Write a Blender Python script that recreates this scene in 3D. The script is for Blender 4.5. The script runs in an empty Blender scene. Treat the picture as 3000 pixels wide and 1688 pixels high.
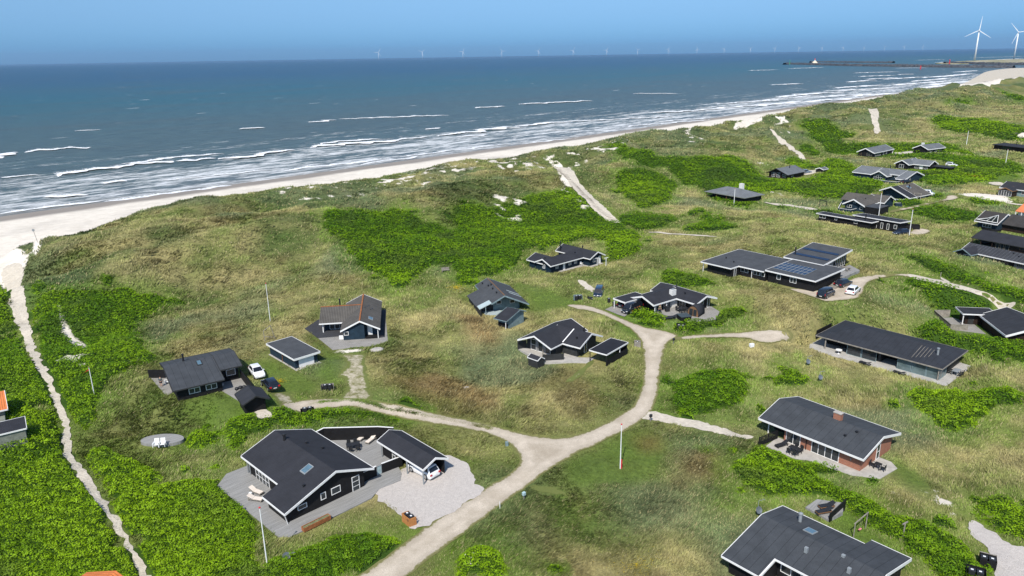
import bpy, math, random
import numpy as np
from mathutils import Matrix, Vector
from mathutils.geometry import delaunay_2d_cdt
random.seed(7); rng = np.random.default_rng(11)
D = bpy.data; SC = bpy.context.scene; COL = SC.collection
R = math.radians
# ---------------------------------------------------------------- camera
CH = 60.0; FPX = 2180.0
ROLL = math.atan(48/3000); PIT = math.atan(680*math.cos(ROLL)/FPX)
cf = np.array([0, math.cos(PIT), -math.sin(PIT)]); cu0 = np.array([0, math.sin(PIT), math.cos(PIT)]); cr0 = np.array([1., 0, 0])
c_, s_ = math.cos(ROLL), math.sin(ROLL)
cR = c_*cr0-s_*cu0; cU = s_*cr0+c_*cu0
cam = D.objects.new('camera', D.cameras.new('camera')); COL.objects.link(cam)
M = Matrix.Identity(4)
for i in range(3):
    M[i][0] = cR[i]; M[i][1] = cU[i]; M[i][2] = -cf[i]
M[2][3] = CH
cam.matrix_world = M
cam.data.sensor_width = 36; cam.data.lens = 36*FPX/3000; cam.data.clip_end = 120000; cam.data.clip_start = 1
SC.camera = cam
# ---------------------------------------------------------------- sky, sun, exposure
SAZ = (-0.265, -0.964); SEL = R(50)
world = D.worlds.new('World'); SC.world = world; world.use_nodes = True
nt = world.node_tree; bg = nt.nodes['Background']
sky = nt.nodes.new('ShaderNodeTexSky'); sky.sky_type = 'NISHITA'; sky.sun_disc = False
sky.sun_elevation = SEL; sky.sun_rotation = math.atan2(SAZ[0], SAZ[1]); sky.altitude = 0
sky.air_density = 1.0; sky.dust_density = 0.6; sky.ozone_density = 1.6
hs = nt.nodes.new('ShaderNodeMixRGB'); hs.blend_type = 'MULTIPLY'; hs.inputs[0].default_value = 1
wg = nt.nodes.new('ShaderNodeTexCoord'); wsx = nt.nodes.new('ShaderNodeSeparateXYZ'); nt.links.new(wg.outputs['Generated'], wsx.inputs[0])
wr = nt.nodes.new('ShaderNodeValToRGB'); nt.links.new(wsx.outputs[2], wr.inputs[0]); e_ = wr.color_ramp.elements; e_.new(.016); e_.new(.05); e_.new(.08); e_.new(.35)
for q, (p_, c_2) in zip(e_, ((0, (.215, .51, 1.10)), (.016, (.225, .52, 1.12)), (.05, (.32, .55, .98)), (.08, (.40, .60, .91)), (.35, (.75, .9, 1.0)), (1, (1, 1, 1)))): q.position = p_; q.color = c_2+(1,)
nt.links.new(wr.outputs[0], hs.inputs[2]); nt.links.new(sky.outputs[0], hs.inputs[1]); nt.links.new(hs.outputs[0], bg.inputs[0])
bg.inputs[1].default_value = 0.115
sl = D.lights.new('sun', 'SUN'); sl.energy = 4.3; sl.angle = R(0.53); sl.color = (1.0, 0.955, 0.88)
sun = D.objects.new('sun', sl); COL.objects.link(sun)
sd = Vector((SAZ[0]*math.cos(SEL), SAZ[1]*math.cos(SEL), math.sin(SEL)))
sun.rotation_euler = sd.to_track_quat('Z', 'Y').to_euler(); sun.location = (0, 0, 200)
SC.view_settings.view_transform = 'Standard'; SC.view_settings.look = 'None'
SC.view_settings.exposure = 0.3; SC.view_settings.gamma = 1
SC.cycles.max_bounces = 5; SC.cycles.diffuse_bounces = 2; SC.cycles.glossy_bounces = 3; SC.cycles.transparent_max_bounces = 6
SC.cycles.volume_bounces = 0
# ---------------------------------------------------------------- picture point -> place
def zz(ox, oy, s): return lambda x, y: (ox+x*s, oy+y*s)
OV = zz(0, 0, 3000/2575); Z1 = zz(600, 1200, .34938); Z2 = zz(400, 800, .31746); Z3 = zz(1300, 680, .33); Z4 = zz(2050, 660, .33)
Z5 = zz(2100, 1100, .4058); Z6 = zz(2000, 380, .3882); ZL = zz(0, 1000, .4749); Z11 = zz(2600, 380, .2209); Z12 = zz(2700, 660, .3036)
ZC = zz(700, 1040, 1/9.055); ZS = zz(2350, 800, .08152); ZD = zz(1680, 820, 1/14.49); ZV = zz(1780, 830, 1/7.576)
Z13 = zz(2400, 430, 360/2484.); Z14 = zz(2700, 380, 300/2415.); Z15 = zz(2100, 450, 250/2131.); Z16 = zz(2350, 600, 350/2576.)
ZB = zz(2060, 1450, 640/2576.); ZR = zz(1100, 1150, .3712); Z7 = zz(2200, 50, .3106); ZP = zz(800, 400, .46584); ZT = zz(0, 600, .2761)
def ray(x, y):
    x = np.asarray(x, float); y = np.asarray(y, float)
    return ((x-1500)/FPX)[..., None]*cR + ((844-y)/FPX)[..., None]*cU + cf
def W(p, z):
    d = ray(p[0], p[1]); k = (CH-z)/-d[2]
    return (float(d[0]*k), float(d[1]*k), z)
# coast frame: s along the shore, t inland
CA = np.array(W((0, 635), 0)[:2]); CB_ = np.array(W(OV(2100, 255), 0)[:2])
cs = (CB_-CA)/np.linalg.norm(CB_-CA); ct = np.array([cs[1], -cs[0]]); CANG = math.atan2(cs[1], cs[0])
def st(x, y):
    return (x-CA[0])*cs[0]+(y-CA[1])*cs[1], (x-CA[0])*ct[0]+(y-CA[1])*ct[1]
# ---------------------------------------------------------------- noise
def hash2(ix, iy, seed):
    n = (ix.astype(np.int64)*374761393+iy.astype(np.int64)*668265263+seed*974634777) & 0x7fffffff
    n = ((n ^ (n >> 13))*1274126177) & 0x7fffffff
    return ((n ^ (n >> 16)) & 0xffff)/65535.
def vn(x, y, seed=0):
    ix = np.floor(x); iy = np.floor(y); fx = x-ix; fy = y-iy
    fx = fx*fx*(3-2*fx); fy = fy*fy*(3-2*fy)
    a = hash2(ix, iy, seed); b = hash2(ix+1, iy, seed); c = hash2(ix, iy+1, seed); d = hash2(ix+1, iy+1, seed)
    return (a+(b-a)*fx)*(1-fy)+(c+(d-c)*fx)*fy
def fbm(x, y, sc, seed=0, o=3):
    r = 0; a = .5; tt = 0
    for k in range(o):
        r = r+a*vn(x/sc+k*17.3, y/sc-k*9.1, seed+k); tt += a; a *= .5; sc = sc/2.03
    return r/tt*2-1
def sst(a, b, x):
    t = np.clip((x-a)/(b-a), 0, 1); return t*t*(3-2*t)
# ---------------------------------------------------------------- terrain height
sil = [(105,590),(150,573),(250,557),(400,528),(500,510),(600,497),(700,483),(800,470),(935,455),(1080,428),(1240,402),(1330,398),(1400,378),(1480,368),(1560,350),(1640,335),(1720,326),(1800,315),(1900,297),(1990,285),(2080,268),(2150,262),(2220,255),(2300,240),(2400,222),(2500,205),(2575,197)]
cS = [-400, -75, -60, -50, -40, -33]; cZ = [14, 13, 11, 7.5, 5, 8]
for p in sil:
    d = ray(*OV(*p)); k = (130+CA@ct)/(d[:2]@ct); x, y = d[0]*k, d[1]*k
    cS.append(st(x, y)[0]); cZ.append(CH+d[2]*k)
cS = np.array(cS+[6000.]); cZ = np.array(cZ+[12.])
def crest(s): return np.interp(s, cS, cZ)
CT = np.array([-9e4,-500,-60,-20, 0, 12, 50, 88, 100,115,130,140,155,180,205,235,270,320,420,900,9e4])
CZ = np.array([-6, -6, -2.2,-.7,0,.55,2.2,3.6,6, .0, .0, .0,.0,14.4,13,11.8,11.2,10.4,9.8,9,9])
CW = np.array([0,0,0,0,0,0,0,0,0,.88,1,1,.95,.25,0,0,0,0,0,0,0])
ctl = []
def C(z, *pts):
    for p in pts:
        w = W(OV(*p), z); ctl.append((w[0], w[1], z))
C(10, (1380,1120),(1500,1100),(1200,1080),(1050,1040)); C(10.5, (1640,850),(1640,950),(1700,842)); C(10, (1600,1040),(1300,1240),(1000,1400),(1130,1440))
C(9.6,(1700,1250),(1500,1350)); C(11.3,(880,1015),(1000,900)); C(9.5,(300,1300),(500,1350)); C(10.5,(120,1200),(330,1050)); C(12,(250,900),(400,860))
C(8.0,(40,700),(60,850)); C(6.3,(40,660)); C(10.5,(100,730),(180,800)); C(12.5,(250,745),(430,760)); C(14,(500,690),(650,700)); C(13,(800,700),(950,660))
C(12.6,(1000,720),(1150,690)); C(12.6,(1300,600),(1200,560)); C(12.2,(1555,562),(1700,570)); C(13,(1800,600)); C(15.3,(1950,590),(2050,600)); C(16.3,(2130,597)); C(14.2,(2230,640))
C(14.5,(2150,700)); C(13.6,(2220,700)); C(12.3,(2400,700),(2500,740)); C(11,(1880,840),(1960,845)); C(9,(2450,1340),(2380,1240)); C(13.5,(1950,760),(2100,775)); C(12.8,(1900,735)); C(11.5,(2100,790),(1750,760))
C(12.3,(2250,480),(2350,490),(2000,520)); C(12.5,(2300,400),(2100,400)); C(11.5,(2350,560),(2330,640)); C(10,(2300,900),(1750,1000),(1900,980)); C(9.3,(2350,1150),(2150,1300)); C(10.5,(1100,850),(1200,950)); C(12,(1130,740))
C(11.5,(1500,720),(1400,760)); C(9.5,(60,1380)); C(14,(1500,450)); C(13.5,(1620,470)); C(14.5,(1780,420)); C(13.5,(1900,390))
C(9.5,(0,616),(18,611)); C(5.2,(60,642),(48,662)); C(7,(0,690)); C(16.5,(200,590),(130,600)); C(15.5,(300,640),(130,650)); C(17,(600,540),(500,560),(400,560)); C(16.5,(800,520)); C(16,(2000,318),(1880,345)); C(18,(2340,300),(2480,300),(2560,320)); C(17,(2250,300)); C(16,(2400,340),(2450,345)); C(13.5,(2200,380))
ctl = np.array(ctl)
pads = []   # cx, cy, hx, hy, ang, z, margin
def PAD(o, ang, x0, x1, y0, y1, z, mg=3.5):
    ca, sa = math.cos(R(ang)), math.sin(R(ang)); cx, cy = (x0+x1)/2, (y0+y1)/2
    pads.append((o[0]+cx*ca-cy*sa, o[1]+cx*sa+cy*ca, (x1-x0)/2, (y1-y0)/2, R(ang), z, mg))
def hbase(x, y):
    s, t = st(x, y); c = crest(s+6*(vn(s/40, t/40, 5)-.5))
    t2 = t+fbm(s, t, 45, 3, 2)*(4+8*sst(150, 400, s))*sst(120, 165, t)
    b = np.interp(t2, CT, CZ)+np.interp(t2, CT, CW)*c
    far = sst(250, 500, s); b = b-far*sst(180, 260, t)*0.
    return b
cb = None
def h(x, y):
    global cb
    x = np.atleast_1d(np.asarray(x, float)); y = np.atleast_1d(np.asarray(y, float))
    if cb is None: cb = hbase(ctl[:, 0], ctl[:, 1])
    b = hbase(x, y); s, t = st(x, y)
    res = np.zeros_like(x); sel = np.where((y < 900) & (t > 60))[0]
    for ch in np.array_split(sel, max(1, len(sel)//40000)):
        d2 = (x[ch, None]-ctl[None, :, 0])**2+(y[ch, None]-ctl[None, :, 1])**2
        sg = 6.5+0.035*y[ch, None]; w = np.exp(-d2/(2*sg*sg))
        res[ch] = (w*(ctl[:, 2]-cb)).sum(1)/(w.sum(1)+.12)
    b = b+res
    am = sst(95, 135, t)*(1+.9*sst(240, 150, t)); am = am*(1+1.2*sst(300, 500, y))*(1+.35*sst(225, 190, t))
    n = am*(.95*fbm(x, y, 24, 21, 2)+.50*fbm(x, y, 8, 31, 2)+.14*fbm(x, y, 2.2, 41, 2))
    n = n*(1-.75*roadnear(x, y))
    rg = 1-2*abs(fbm(x, y, 34, 67, 2)); m = b+n+sst(118, 150, t)*sst(245, 205, t)*2.0*(rg-.45)+(1-.8*roadnear(x, y))*sst(130, 160, t)*.45*(fbm(x, y, 12, 69, 2))+sst(230, 420, y)*sst(110, 150, t)*(5.4*fbm(x, y, 75, 61, 2)+2.4*fbm(x, y, 26, 63, 2))
    for cx, cy, hx, hy, a, z, mg in pads:
        q = np.where((abs(x-cx) < hx+hy+mg+1) & (abs(y-cy) < hx+hy+mg+1))[0]
        if not len(q): continue
        dx, dy = x[q]-cx, y[q]-cy; u = dx*math.cos(a)+dy*math.sin(a); v = -dx*math.sin(a)+dy*math.cos(a)
        dd = np.hypot(np.maximum(abs(u)-hx, 0), np.maximum(abs(v)-hy, 0)); k = sst(mg, 0, dd)
        m[q] = m[q]*(1-k)+z*k
    return m
_rn = []
def roadnear(x, y):
    r = np.zeros_like(x)
    for p0, p1 in _rn:
        d = p1-p0; L = max((d*d).sum(), 1e-6); q = np.where((abs(x-(p0[0]+p1[0])/2) < 60) & (abs(y-(p0[1]+p1[1])/2) < 60))[0]
        if not len(q): continue
        k = np.clip(((x[q]-p0[0])*d[0]+(y[q]-p0[1])*d[1])/L, 0, 1)
        dd = np.hypot(x[q]-p0[0]-k*d[0], y[q]-p0[1]-k*d[1]); r[q] = np.maximum(r[q], sst(8, 3, dd))
    return r
for pl in ([(1000,1400),(1200,1280),(1400,1140),(1560,1060),(1630,980),(1640,850),(1560,790),(1450,768)],[(1380,1130),(1290,1100),(1150,1065),(1000,1035),(870,1010),(720,1015)],[(1650,845),(1850,840)]):
    ws = [np.array(W(OV(*p), 10)[:2]) for p in pl]
    _rn += list(zip(ws[:-1], ws[1:]))
def PX(pts):
    """points of the ground seen at these picture positions"""
    pts = np.array(pts, float); d = ray(pts[:, 0], pts[:, 1]); n = len(pts)
    out = np.zeros((n, 3)); lo = np.zeros(n); hi = np.zeros(n)+np.nan
    ks = np.concatenate([np.arange(50, 420, 1.0), 420*1.006**np.arange(0, 420)])
    prev = np.full(n, ks[0])
    for k0 in range(0, len(ks), 60):
        kk = ks[k0:k0+60]; act = np.where(np.isnan(hi))[0]
        if not len(act): break
        X = d[act, 0][:, None]*kk; Y = d[act, 1][:, None]*kk; Zr = CH+d[act, 2][:, None]*kk
        Hh = h(X.ravel(), Y.ravel()).reshape(X.shape); Hh = np.maximum(Hh, 0)
        below = Zr < Hh; any_ = below.any(1); f = below.argmax(1)
        for j, a in enumerate(act):
            if any_[j]:
                hi[a] = kk[f[j]]; lo[a] = kk[f[j]-1] if f[j] > 0 else (ks[k0-1] if k0 else kk[0])
    hi = np.where(np.isnan(hi), 5000, hi); lo = np.where(lo == 0, hi-1, lo)
    for _ in range(9):
        mid = (lo+hi)/2; z = CH+d[:, 2]*mid; b = z < np.maximum(h(d[:, 0]*mid, d[:, 1]*mid), 0)
        hi = np.where(b, mid, hi); lo = np.where(b, lo, mid)
    return np.stack([d[:, 0]*hi, d[:, 1]*hi, CH+d[:, 2]*hi], 1)
def H1(x, y): return float(h(np.array([x]), np.array([y]))[0])
# ---------------------------------------------------------------- materials
MATS = {}
class NT:
    def __init__(s, name):
        s.m = D.materials.new(name); s.m.use_nodes = True; s.t = s.m.node_tree; s.b = s.t.nodes['Principled BSDF']; s.o = s.t.nodes['Material Output']
    def n(s, typ, **kw):
        nd = s.t.nodes.new('ShaderNode'+typ)
        for k, v in kw.items():
            if k.startswith('i_'): nd.inputs[int(k[2:]) if k[2:].isdigit() else k[2:].replace('_', ' ')].default_value = v
            else: setattr(nd, k, v)
        return nd
    def l(s, a, b): s.t.links.new(a, b)
    def mix(s, f, a, b, bt='MIX'):
        nd = s.n('MixRGB', blend_type=bt)
        for i, v in ((0, f), (1, a), (2, b)):
            if isinstance(v, bpy.types.NodeSocket): s.l(v, nd.inputs[i])
            else: nd.inputs[i].default_value = v if i == 0 else (tuple(v)+(1,))[:4]
        return nd.outputs[0]
    def mth(s, op, a, b=0, c=0, clamp=False):
        nd = s.n('Math', operation=op, use_clamp=clamp)
        for i, v in ((0, a), (1, b), (2, c)):
            if isinstance(v, bpy.types.NodeSocket): s.l(v, nd.inputs[i])
            else: nd.inputs[i].default_value = v
        return nd.outputs[0]
    def noise(s, vec, scale, detail=3, rough=.55, out=0):
        nd = s.n('TexNoise'); nd.inputs['Scale'].default_value = scale; nd.inputs['Detail'].default_value = detail; nd.inputs['Roughness'].default_value = rough
        if vec is not None: s.l(vec, nd.inputs['Vector'])
        return nd.outputs[out]
    def ramp(s, f, pts):
        nd = s.n('ValToRGB'); e = nd.color_ramp.elements
        while len(e) < len(pts): e.new(.5)
        for q, (p, c) in zip(e, pts): q.position = p; q.color = (tuple(c)+(1,))[:4] if not isinstance(c, (int, float)) else (c, c, c, 1)
        s.l(f, nd.inputs[0]); return nd.outputs[0]
    def mp(s, vec, scale=(1, 1, 1), rot=(0, 0, 0)):
        nd = s.n('Mapping'); nd.inputs['Scale'].default_value = scale; nd.inputs['Rotation'].default_value = rot; s.l(vec, nd.inputs['Vector']); return nd.outputs[0]
    def bump(s, hgt, dist=.1, st_=1.):
        nd = s.n('Bump'); nd.inputs['Distance'].default_value = dist; nd.inputs['Strength'].default_value = st_; s.l(hgt, nd.inputs['Height']); s.l(nd.outputs[0], s.b.inputs['Normal'])
    def fin(s, col=None, rough=.7, spec=.3, metal=0):
        if col is not None:
            if isinstance(col, bpy.types.NodeSocket): s.l(col, s.b.inputs['Base Color'])
            else: s.b.inputs['Base Color'].default_value = (tuple(col)+(1,))[:4]
        if isinstance(rough, bpy.types.NodeSocket): s.l(rough, s.b.inputs['Roughness'])
        else: s.b.inputs['Roughness'].default_value = rough
        s.b.inputs['Specular IOR Level'].default_value = spec; s.b.inputs['Metallic'].default_value = metal
        return s.m
def matp(name, col, rough=.6, spec=.3, var=.12, sc=3., metal=0, bmp=0.):
    """plain material with a little uneven wear"""
    if name in MATS: return MATS[name]
    k = NT(name); tc = k.n('TexCoord').outputs['Object']; f = k.noise(tc, sc, 4)
    a = [c*(1-var*1.6) for c in col]; b = [min(1, c*(1+var*1.6)) for c in col]
    cc = k.ramp(f, [(.3, a), (.7, b)])
    if bmp: k.bump(k.noise(tc, sc*6, 3), bmp)
    MATS[name] = k.fin(cc, rough, spec, metal); return MATS[name]
# ---------------------------------------------------------------- mesh helpers
def raw(name, V, F=None, mat=None, attrs=None, cols=None, quad=None, smooth=False, parent=None, tri=None):
    me = D.meshes.new(name); V = np.asarray(V, np.float32)
    me.vertices.add(len(V)); me.vertices.foreach_set('co', V.ravel())
    Fi = np.asarray(quad if quad is not None else tri, np.int32); n = Fi.shape[1]
    me.loops.add(Fi.size); me.loops.foreach_set('vertex_index', Fi.ravel())
    me.polygons.add(len(Fi)); me.polygons.foreach_set('loop_start', np.arange(0, Fi.size, n, dtype=np.int32))
    me.polygons.foreach_set('loop_total', np.full(len(Fi), n, np.int32))
    me.update(calc_edges=True)
    for k, v in (attrs or {}).items():
        a = me.attributes.new(k, 'FLOAT', 'POINT'); a.data.foreach_set('value', np.asarray(v, np.float32))
    if cols is not None:
        a = me.color_attributes.new('Col', 'FLOAT_COLOR', 'POINT'); cc = np.ones((len(V), 4), np.float32); cc[:, :3] = cols; a.data.foreach_set('color', cc.ravel())
    me.polygons.foreach_set('use_smooth', np.full(len(Fi), bool(smooth)))
    if mat: me.materials.append(mat)
    o = D.objects.new(name, me); COL.objects.link(o)
    if parent: o.parent = parent
    return o
def tag(o, label=None, cat=None, group=None, kind=None):
    if label: o['label'] = label
    if cat: o['category'] = cat
    if group: o['group'] = group
    if kind: o['kind'] = kind
    return o
def empty(name, loc, rz=0, label=None, cat=None, group=None):
    o = D.objects.new(name, None); COL.objects.link(o); o.location = loc; o.rotation_euler = (0, 0, rz); o.empty_display_size = .2
    return tag(o, label, cat, group)
def copy_tree(o, parent=None):
    c = o.copy(); COL.objects.link(c)
    if parent: c.parent = parent
    for ch in list(o.children): copy_tree(ch, c)
    return c
class MB:
    def __init__(s): s.v = []; s.f = []
    def add(s, vs, fs, T=None):
        b = len(s.v)
        for p in vs:
            s.v.append(tuple(T @ Vector(p)) if T is not None else tuple(p))
        s.f += [tuple(b+i for i in q) for q in fs]; return s
    def box(s, x0, x1, y0, y1, z0, z1, T=None):
        return s.add([(x0,y0,z0),(x1,y0,z0),(x1,y1,z0),(x0,y1,z0),(x0,y0,z1),(x1,y0,z1),(x1,y1,z1),(x0,y1,z1)],
                     [(3,2,1,0),(4,5,6,7),(0,1,5,4),(1,2,6,5),(2,3,7,6),(3,0,4,7)], T)
    def prism(s, pts, z0, z1, T=None):
        n = len(pts); a = sum(pts[i][0]*pts[(i+1) % n][1]-pts[(i+1) % n][0]*pts[i][1] for i in range(n))
        if a < 0: pts = pts[::-1]
        zz0 = z0 if isinstance(z0, (list, tuple)) else [z0]*n; zz1 = z1 if isinstance(z1, (list, tuple)) else [z1]*n
        return s.add([(p[0], p[1], z) for p, z in zip(pts, zz0)]+[(p[0], p[1], z) for p, z in zip(pts, zz1)],
                     [tuple(range(n))[::-1], tuple(range(n, 2*n))]+[(i, (i+1) % n, n+(i+1) % n, n+i) for i in range(n)], T)
    def tube(s, p0, p1, r0, r1=None, n=8, T=None):
        r1 = r0 if r1 is None else r1; p0, p1 = Vector(p0), Vector(p1); q = (p1-p0).to_track_quat('Z', 'Y')
        vs = [tuple(p0+q @ Vector((math.cos(2*math.pi*i/n)*r0, math.sin(2*math.pi*i/n)*r0, 0))) for i in range(n)]
        vs += [tuple(p1+q @ Vector((math.cos(2*math.pi*i/n)*r1, math.sin(2*math.pi*i/n)*r1, 0))) for i in range(n)]
        return s.add(vs, [tuple(range(n))[::-1], tuple(range(n, 2*n))]+[(i, (i+1) % n, n+(i+1) % n, n+i) for i in range(n)], T)
    def lathe(s, prof, n=16, c=(0, 0, 0), T=None):
        vs = []; fs = []
        for r, z in prof: vs += [(c[0]+r*math.cos(2*math.pi*i/n), c[1]+r*math.sin(2*math.pi*i/n), c[2]+z) for i in range(n)]
        for k in range(len(prof)-1): fs += [(k*n+i, k*n+(i+1) % n, (k+1)*n+(i+1) % n, (k+1)*n+i) for i in range(n)]
        fs += [tuple(range(n))[::-1], tuple((len(prof)-1)*n+i for i in range(n))]
        return s.add(vs, fs, T)
    def path(s, pts, r, n=6):
        for a, b in zip(pts[:-1], pts[1:]): s.tube(a, b, r, r, n)
        return s
    def build(s, name, mat, parent=None, smooth=False, bevel=0):
        me = D.meshes.new(name); me.from_pydata(s.v, [], s.f); me.update()
        if mat: me.materials.append(mat)
        if smooth: me.polygons.foreach_set('use_smooth', [True]*len(me.polygons))
        o = D.objects.new(name, me); COL.objects.link(o)
        if parent: o.parent = parent
        if bevel:
            m = o.modifiers.new('b', 'BEVEL'); m.width = bevel; m.segments = 2; m.limit_method = 'ANGLE'
        return o
# ---------------------------------------------------------------- house places (origin, angle, ground height) and level ground under them
def FRM(A, zz_, ang, zg): w = W(A, zz_); return (w[0], w[1], zg, ang)
F_MAIN = FRM(Z1(1418,490), 12.3, 45, 10); F_CAR = (-11.15, 79.74, 10, 43)
F_LEFT = FRM(Z2(335,1092), 14.1, 32.9, 12); F_GAR = FRM(Z2(1452,800), 13.9, 43, 12); F_OR = FRM(Z2(1878,535), 14, 8, 12)
F_BLUE = FRM(Z3(955,303), 13.1, 42, 11); F_GREY = FRM((1440.6,889.4), 13.4, 17, 11); F_MID = FRM(Z3(655,955), 13.1, -39.5, 11); F_SA = FRM(Z3(1880,645), 13.1, 37.3, 11)
F_SOL = FRM(Z4(43,330), 15.3, -50, 13); F_GL = FRM(Z4(1033,977), 11.3, -48.4, 9); F_BR = FRM(Z5(303,308), 11.3, -50.6, 9); F_BRR = FRM(Z5(35,1290), 11.3, -49.2, 9)
def FL(f, x, y, a=0, z=None): c, s = math.cos(R(f[3])), math.sin(R(f[3])); return (f[0]+x*c-y*s, f[1]+x*s+y*c, f[2] if z is None else z, f[3]+a)
ZU = zz(2800, 620, 200/1449.); ZW = zz(2850, 880, 150/1552.); ZX = zz(2850, 360, 150/836.)
F_TENT = FRM(Z6(165,465), 14, -56, 12); F2 = FRM(Z15(1230,480), 14, -51, 12); F3 = FRM(Z13(757,100), 15, -49.5, 13); F4 = FRM(Z6(1733,138), 15, -57, 13)
F5 = FRM(Z13(1515,335), 14, -56, 12); F6 = FRM(Z13(1375,600), 14, -55, 12); F7 = FRM(Z13(1210,918), 14, -60, 12); F8 = FRM(Z13(470,1145), 14, -51.6, 12)
F9 = FRM(Z16(305,180), 13.4, -54.5, 11); F10 = FRM(Z14(1665,345), 15.4, -80, 13); F12 = FRM(ZX(430,1112), 14.2, -38, 12); F13 = FRM(Z11(1695,1070), 14, -60, 12)
F14 = FRM(ZU(600,250), 13.0, -60, 11); F15 = FRM(ZU(325,555), 13.2, -62, 11); F16 = FRM(ZU(470,905), 12.1, -95, 10); F17 = FRM(ZW(1000,1055), 11.2, -44, 9)
F_OL = FRM(ZL(0,570), 14.3, 34.7, 12)
def FL(f, x, y, a=0, z=None): c, s = math.cos(R(f[3])), math.sin(R(f[3])); return (f[0]+x*c-y*s, f[1]+x*s+y*c, f[2] if z is None else z, f[3]+a)
F_TENT = (67.56, 257.02, 12, -55); F2 = (101.98, 296.33, 12, -50); F3 = (161.46, 348.87, 13, -49); F4 = (192.8, 359.34, 13, -60)
F5 = (163.1, 316.7, 12, -54); F6 = (143.63, 282.64, 12, -55); F7 = (126.36, 252.75, 12, -58); F8 = (104.69, 231.61, 12, -50)
F9 = (92.03, 220.31, 11, -54.5); F10 = (234.7, 365.3, 13, -72); F12 = (165.8, 251.2, 12, -58); F13 = (149, 215.9, 12, -60)
F14 = (134.05, 208.91, 11, -60); F15 = (119.43, 187.74, 11, -60); F16 = (113.95, 175.63, 10, -62); F17 = (87.69, 123.35, 9, -10)
F_OL = (-66.62, 86.73, 12, 34.7)
for f, b in ((F_MAIN,(-19.5,12,-3.5,15.5)),(F_MAIN,(0,10,-11,6)),(F_LEFT,(-2,12,0,13)),(F_LEFT,(6,12,-11,1)),(F_GAR,(0,5,0,10)),(F_OR,(-7,8,-4,16)),
  (F_BLUE,(0,17,-3,9)),(F_GREY,(-3,8,0,13)),(F_GREY,(-2,7,-9,-2)),(F_MID,(-1,11,2,12)),(F_MID,(10,16,3,11)),(F_SA,(-4,14,-6,8)),(F_SA,(4,16,-11,-6)),(F_SOL,(0,25,0,15)),(F_SOL,(9,21,14,28)),(F_SOL,(24,33,0,12)),
  (F_GL,(-1,22,-4,12)),(F_BR,(-1,17,-2,10)),(F_BRR,(0,15,0,13)),(F_TENT,(0,18,-3,10)),(F2,(-2,10,-3,15)),(F3,(-1,14,-2,22)),(F4,(0,14,-2,16)),
  (F5,(0,20,-3,10)),(F6,(-15,8,-5,10)),(F7,(-1,15,-3,12)),(F8,(-5,14,-4,14)),(F9,(0,26,0,6)),(F10,(0,17,0,8)),(F12,(-2,8,0,12)),(F13,(-2,8,0,6)),
  (F14,(-4,14,0,8)),(F15,(0,18,0,7)),(F16,(-5,13,-3,8)),(F17,(-7,6,0,16)),(F_OL,(-12,3,0,15))):
    PAD(f, f[3], *b, f[2], 3.5 if f[1] < 195 else 9)
# ---------------------------------------------------------------- ground grid (one sheet, finer near, out to the horizon)
rr = [6.]
while rr[-1] < 24000: rr.append(rr[-1]*(1.006 if 52 < rr[-1] < 620 else (1.012 if rr[-1] < 1600 and rr[-1] > 40 else 1.06)))
rr = np.array(rr); th = np.radians(np.concatenate([np.linspace(-75, -44.2, 12), np.linspace(-44, 44, 421), np.linspace(44.2, 75, 12)]))
RG, TG = np.meshgrid(rr, th, indexing='ij'); GX = RG*np.sin(TG); GY = RG*np.cos(TG)
GH = h(GX.ravel(), GY.ravel()).reshape(GX.shape)
ti = np.arange(len(th))
def LK(arr, x, y):
    r = np.hypot(x, y); t = np.arctan2(x, y)
    a = np.clip(np.interp(r, rr, np.arange(len(rr))), 0, len(rr)-1.001); b = np.clip(np.interp(t, th, ti), 0, len(th)-1.001)
    i = a.astype(int); j = b.astype(int); fa = a-i; fb = b-j
    return (arr[i, j]*(1-fb)+arr[i, j+1]*fb)*(1-fa)+(arr[i+1, j]*(1-fb)+arr[i+1, j+1]*fb)*fa
def G(x, y): return float(LK(GH, np.array([x]), np.array([y]))[0])
def smooth_poly(p, n=3):
    p = np.asarray(p)
    for _ in range(n): q = np.roll(p, -1, 0); p = np.stack([.75*p+.25*q, .25*p+.75*q], 1).reshape(-1, p.shape[1])
    return p
def sdf(poly, X, Y, lim=8):
    """signed distance to a polygon, positive inside"""
    x0, y0 = poly.min(0)-lim; x1, y1 = poly.max(0)+lim
    out = np.full(X.shape, -lim, float); q = np.where((X > x0) & (X < x1) & (Y > y0) & (Y < y1))
    if not len(q[0]): return out
    x, y = X[q], Y[q]; d2 = np.full(x.shape, 1e9); ins = np.zeros(x.shape, bool)
    for a, b in zip(poly, np.roll(poly, -1, 0)):
        e = b-a; L = max((e*e).sum(), 1e-9); k = np.clip(((x-a[0])*e[0]+(y-a[1])*e[1])/L, 0, 1)
        d2 = np.minimum(d2, (x-a[0]-k*e[0])**2+(y-a[1]-k*e[1])**2)
        if a[1] != b[1]: ins ^= ((a[1] > y) != (b[1] > y)) & (x < (b[0]-a[0])*(y-a[1])/(b[1]-a[1])+a[0])
    out[q] = np.clip(np.where(ins, 1, -1)*np.sqrt(d2), -lim, lim); return out
def wp(pts, n=2): return smooth_poly(PX(pts)[:, :2], n) if n else PX(pts)[:, :2]
def V(f, *pts): return [f(*p) for p in pts]
def ZN(polys):
    g = np.full(GX.shape, -8.)
    for p in polys: g = np.maximum(g, sdf(wp(p), GX, GY))
    return g
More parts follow.
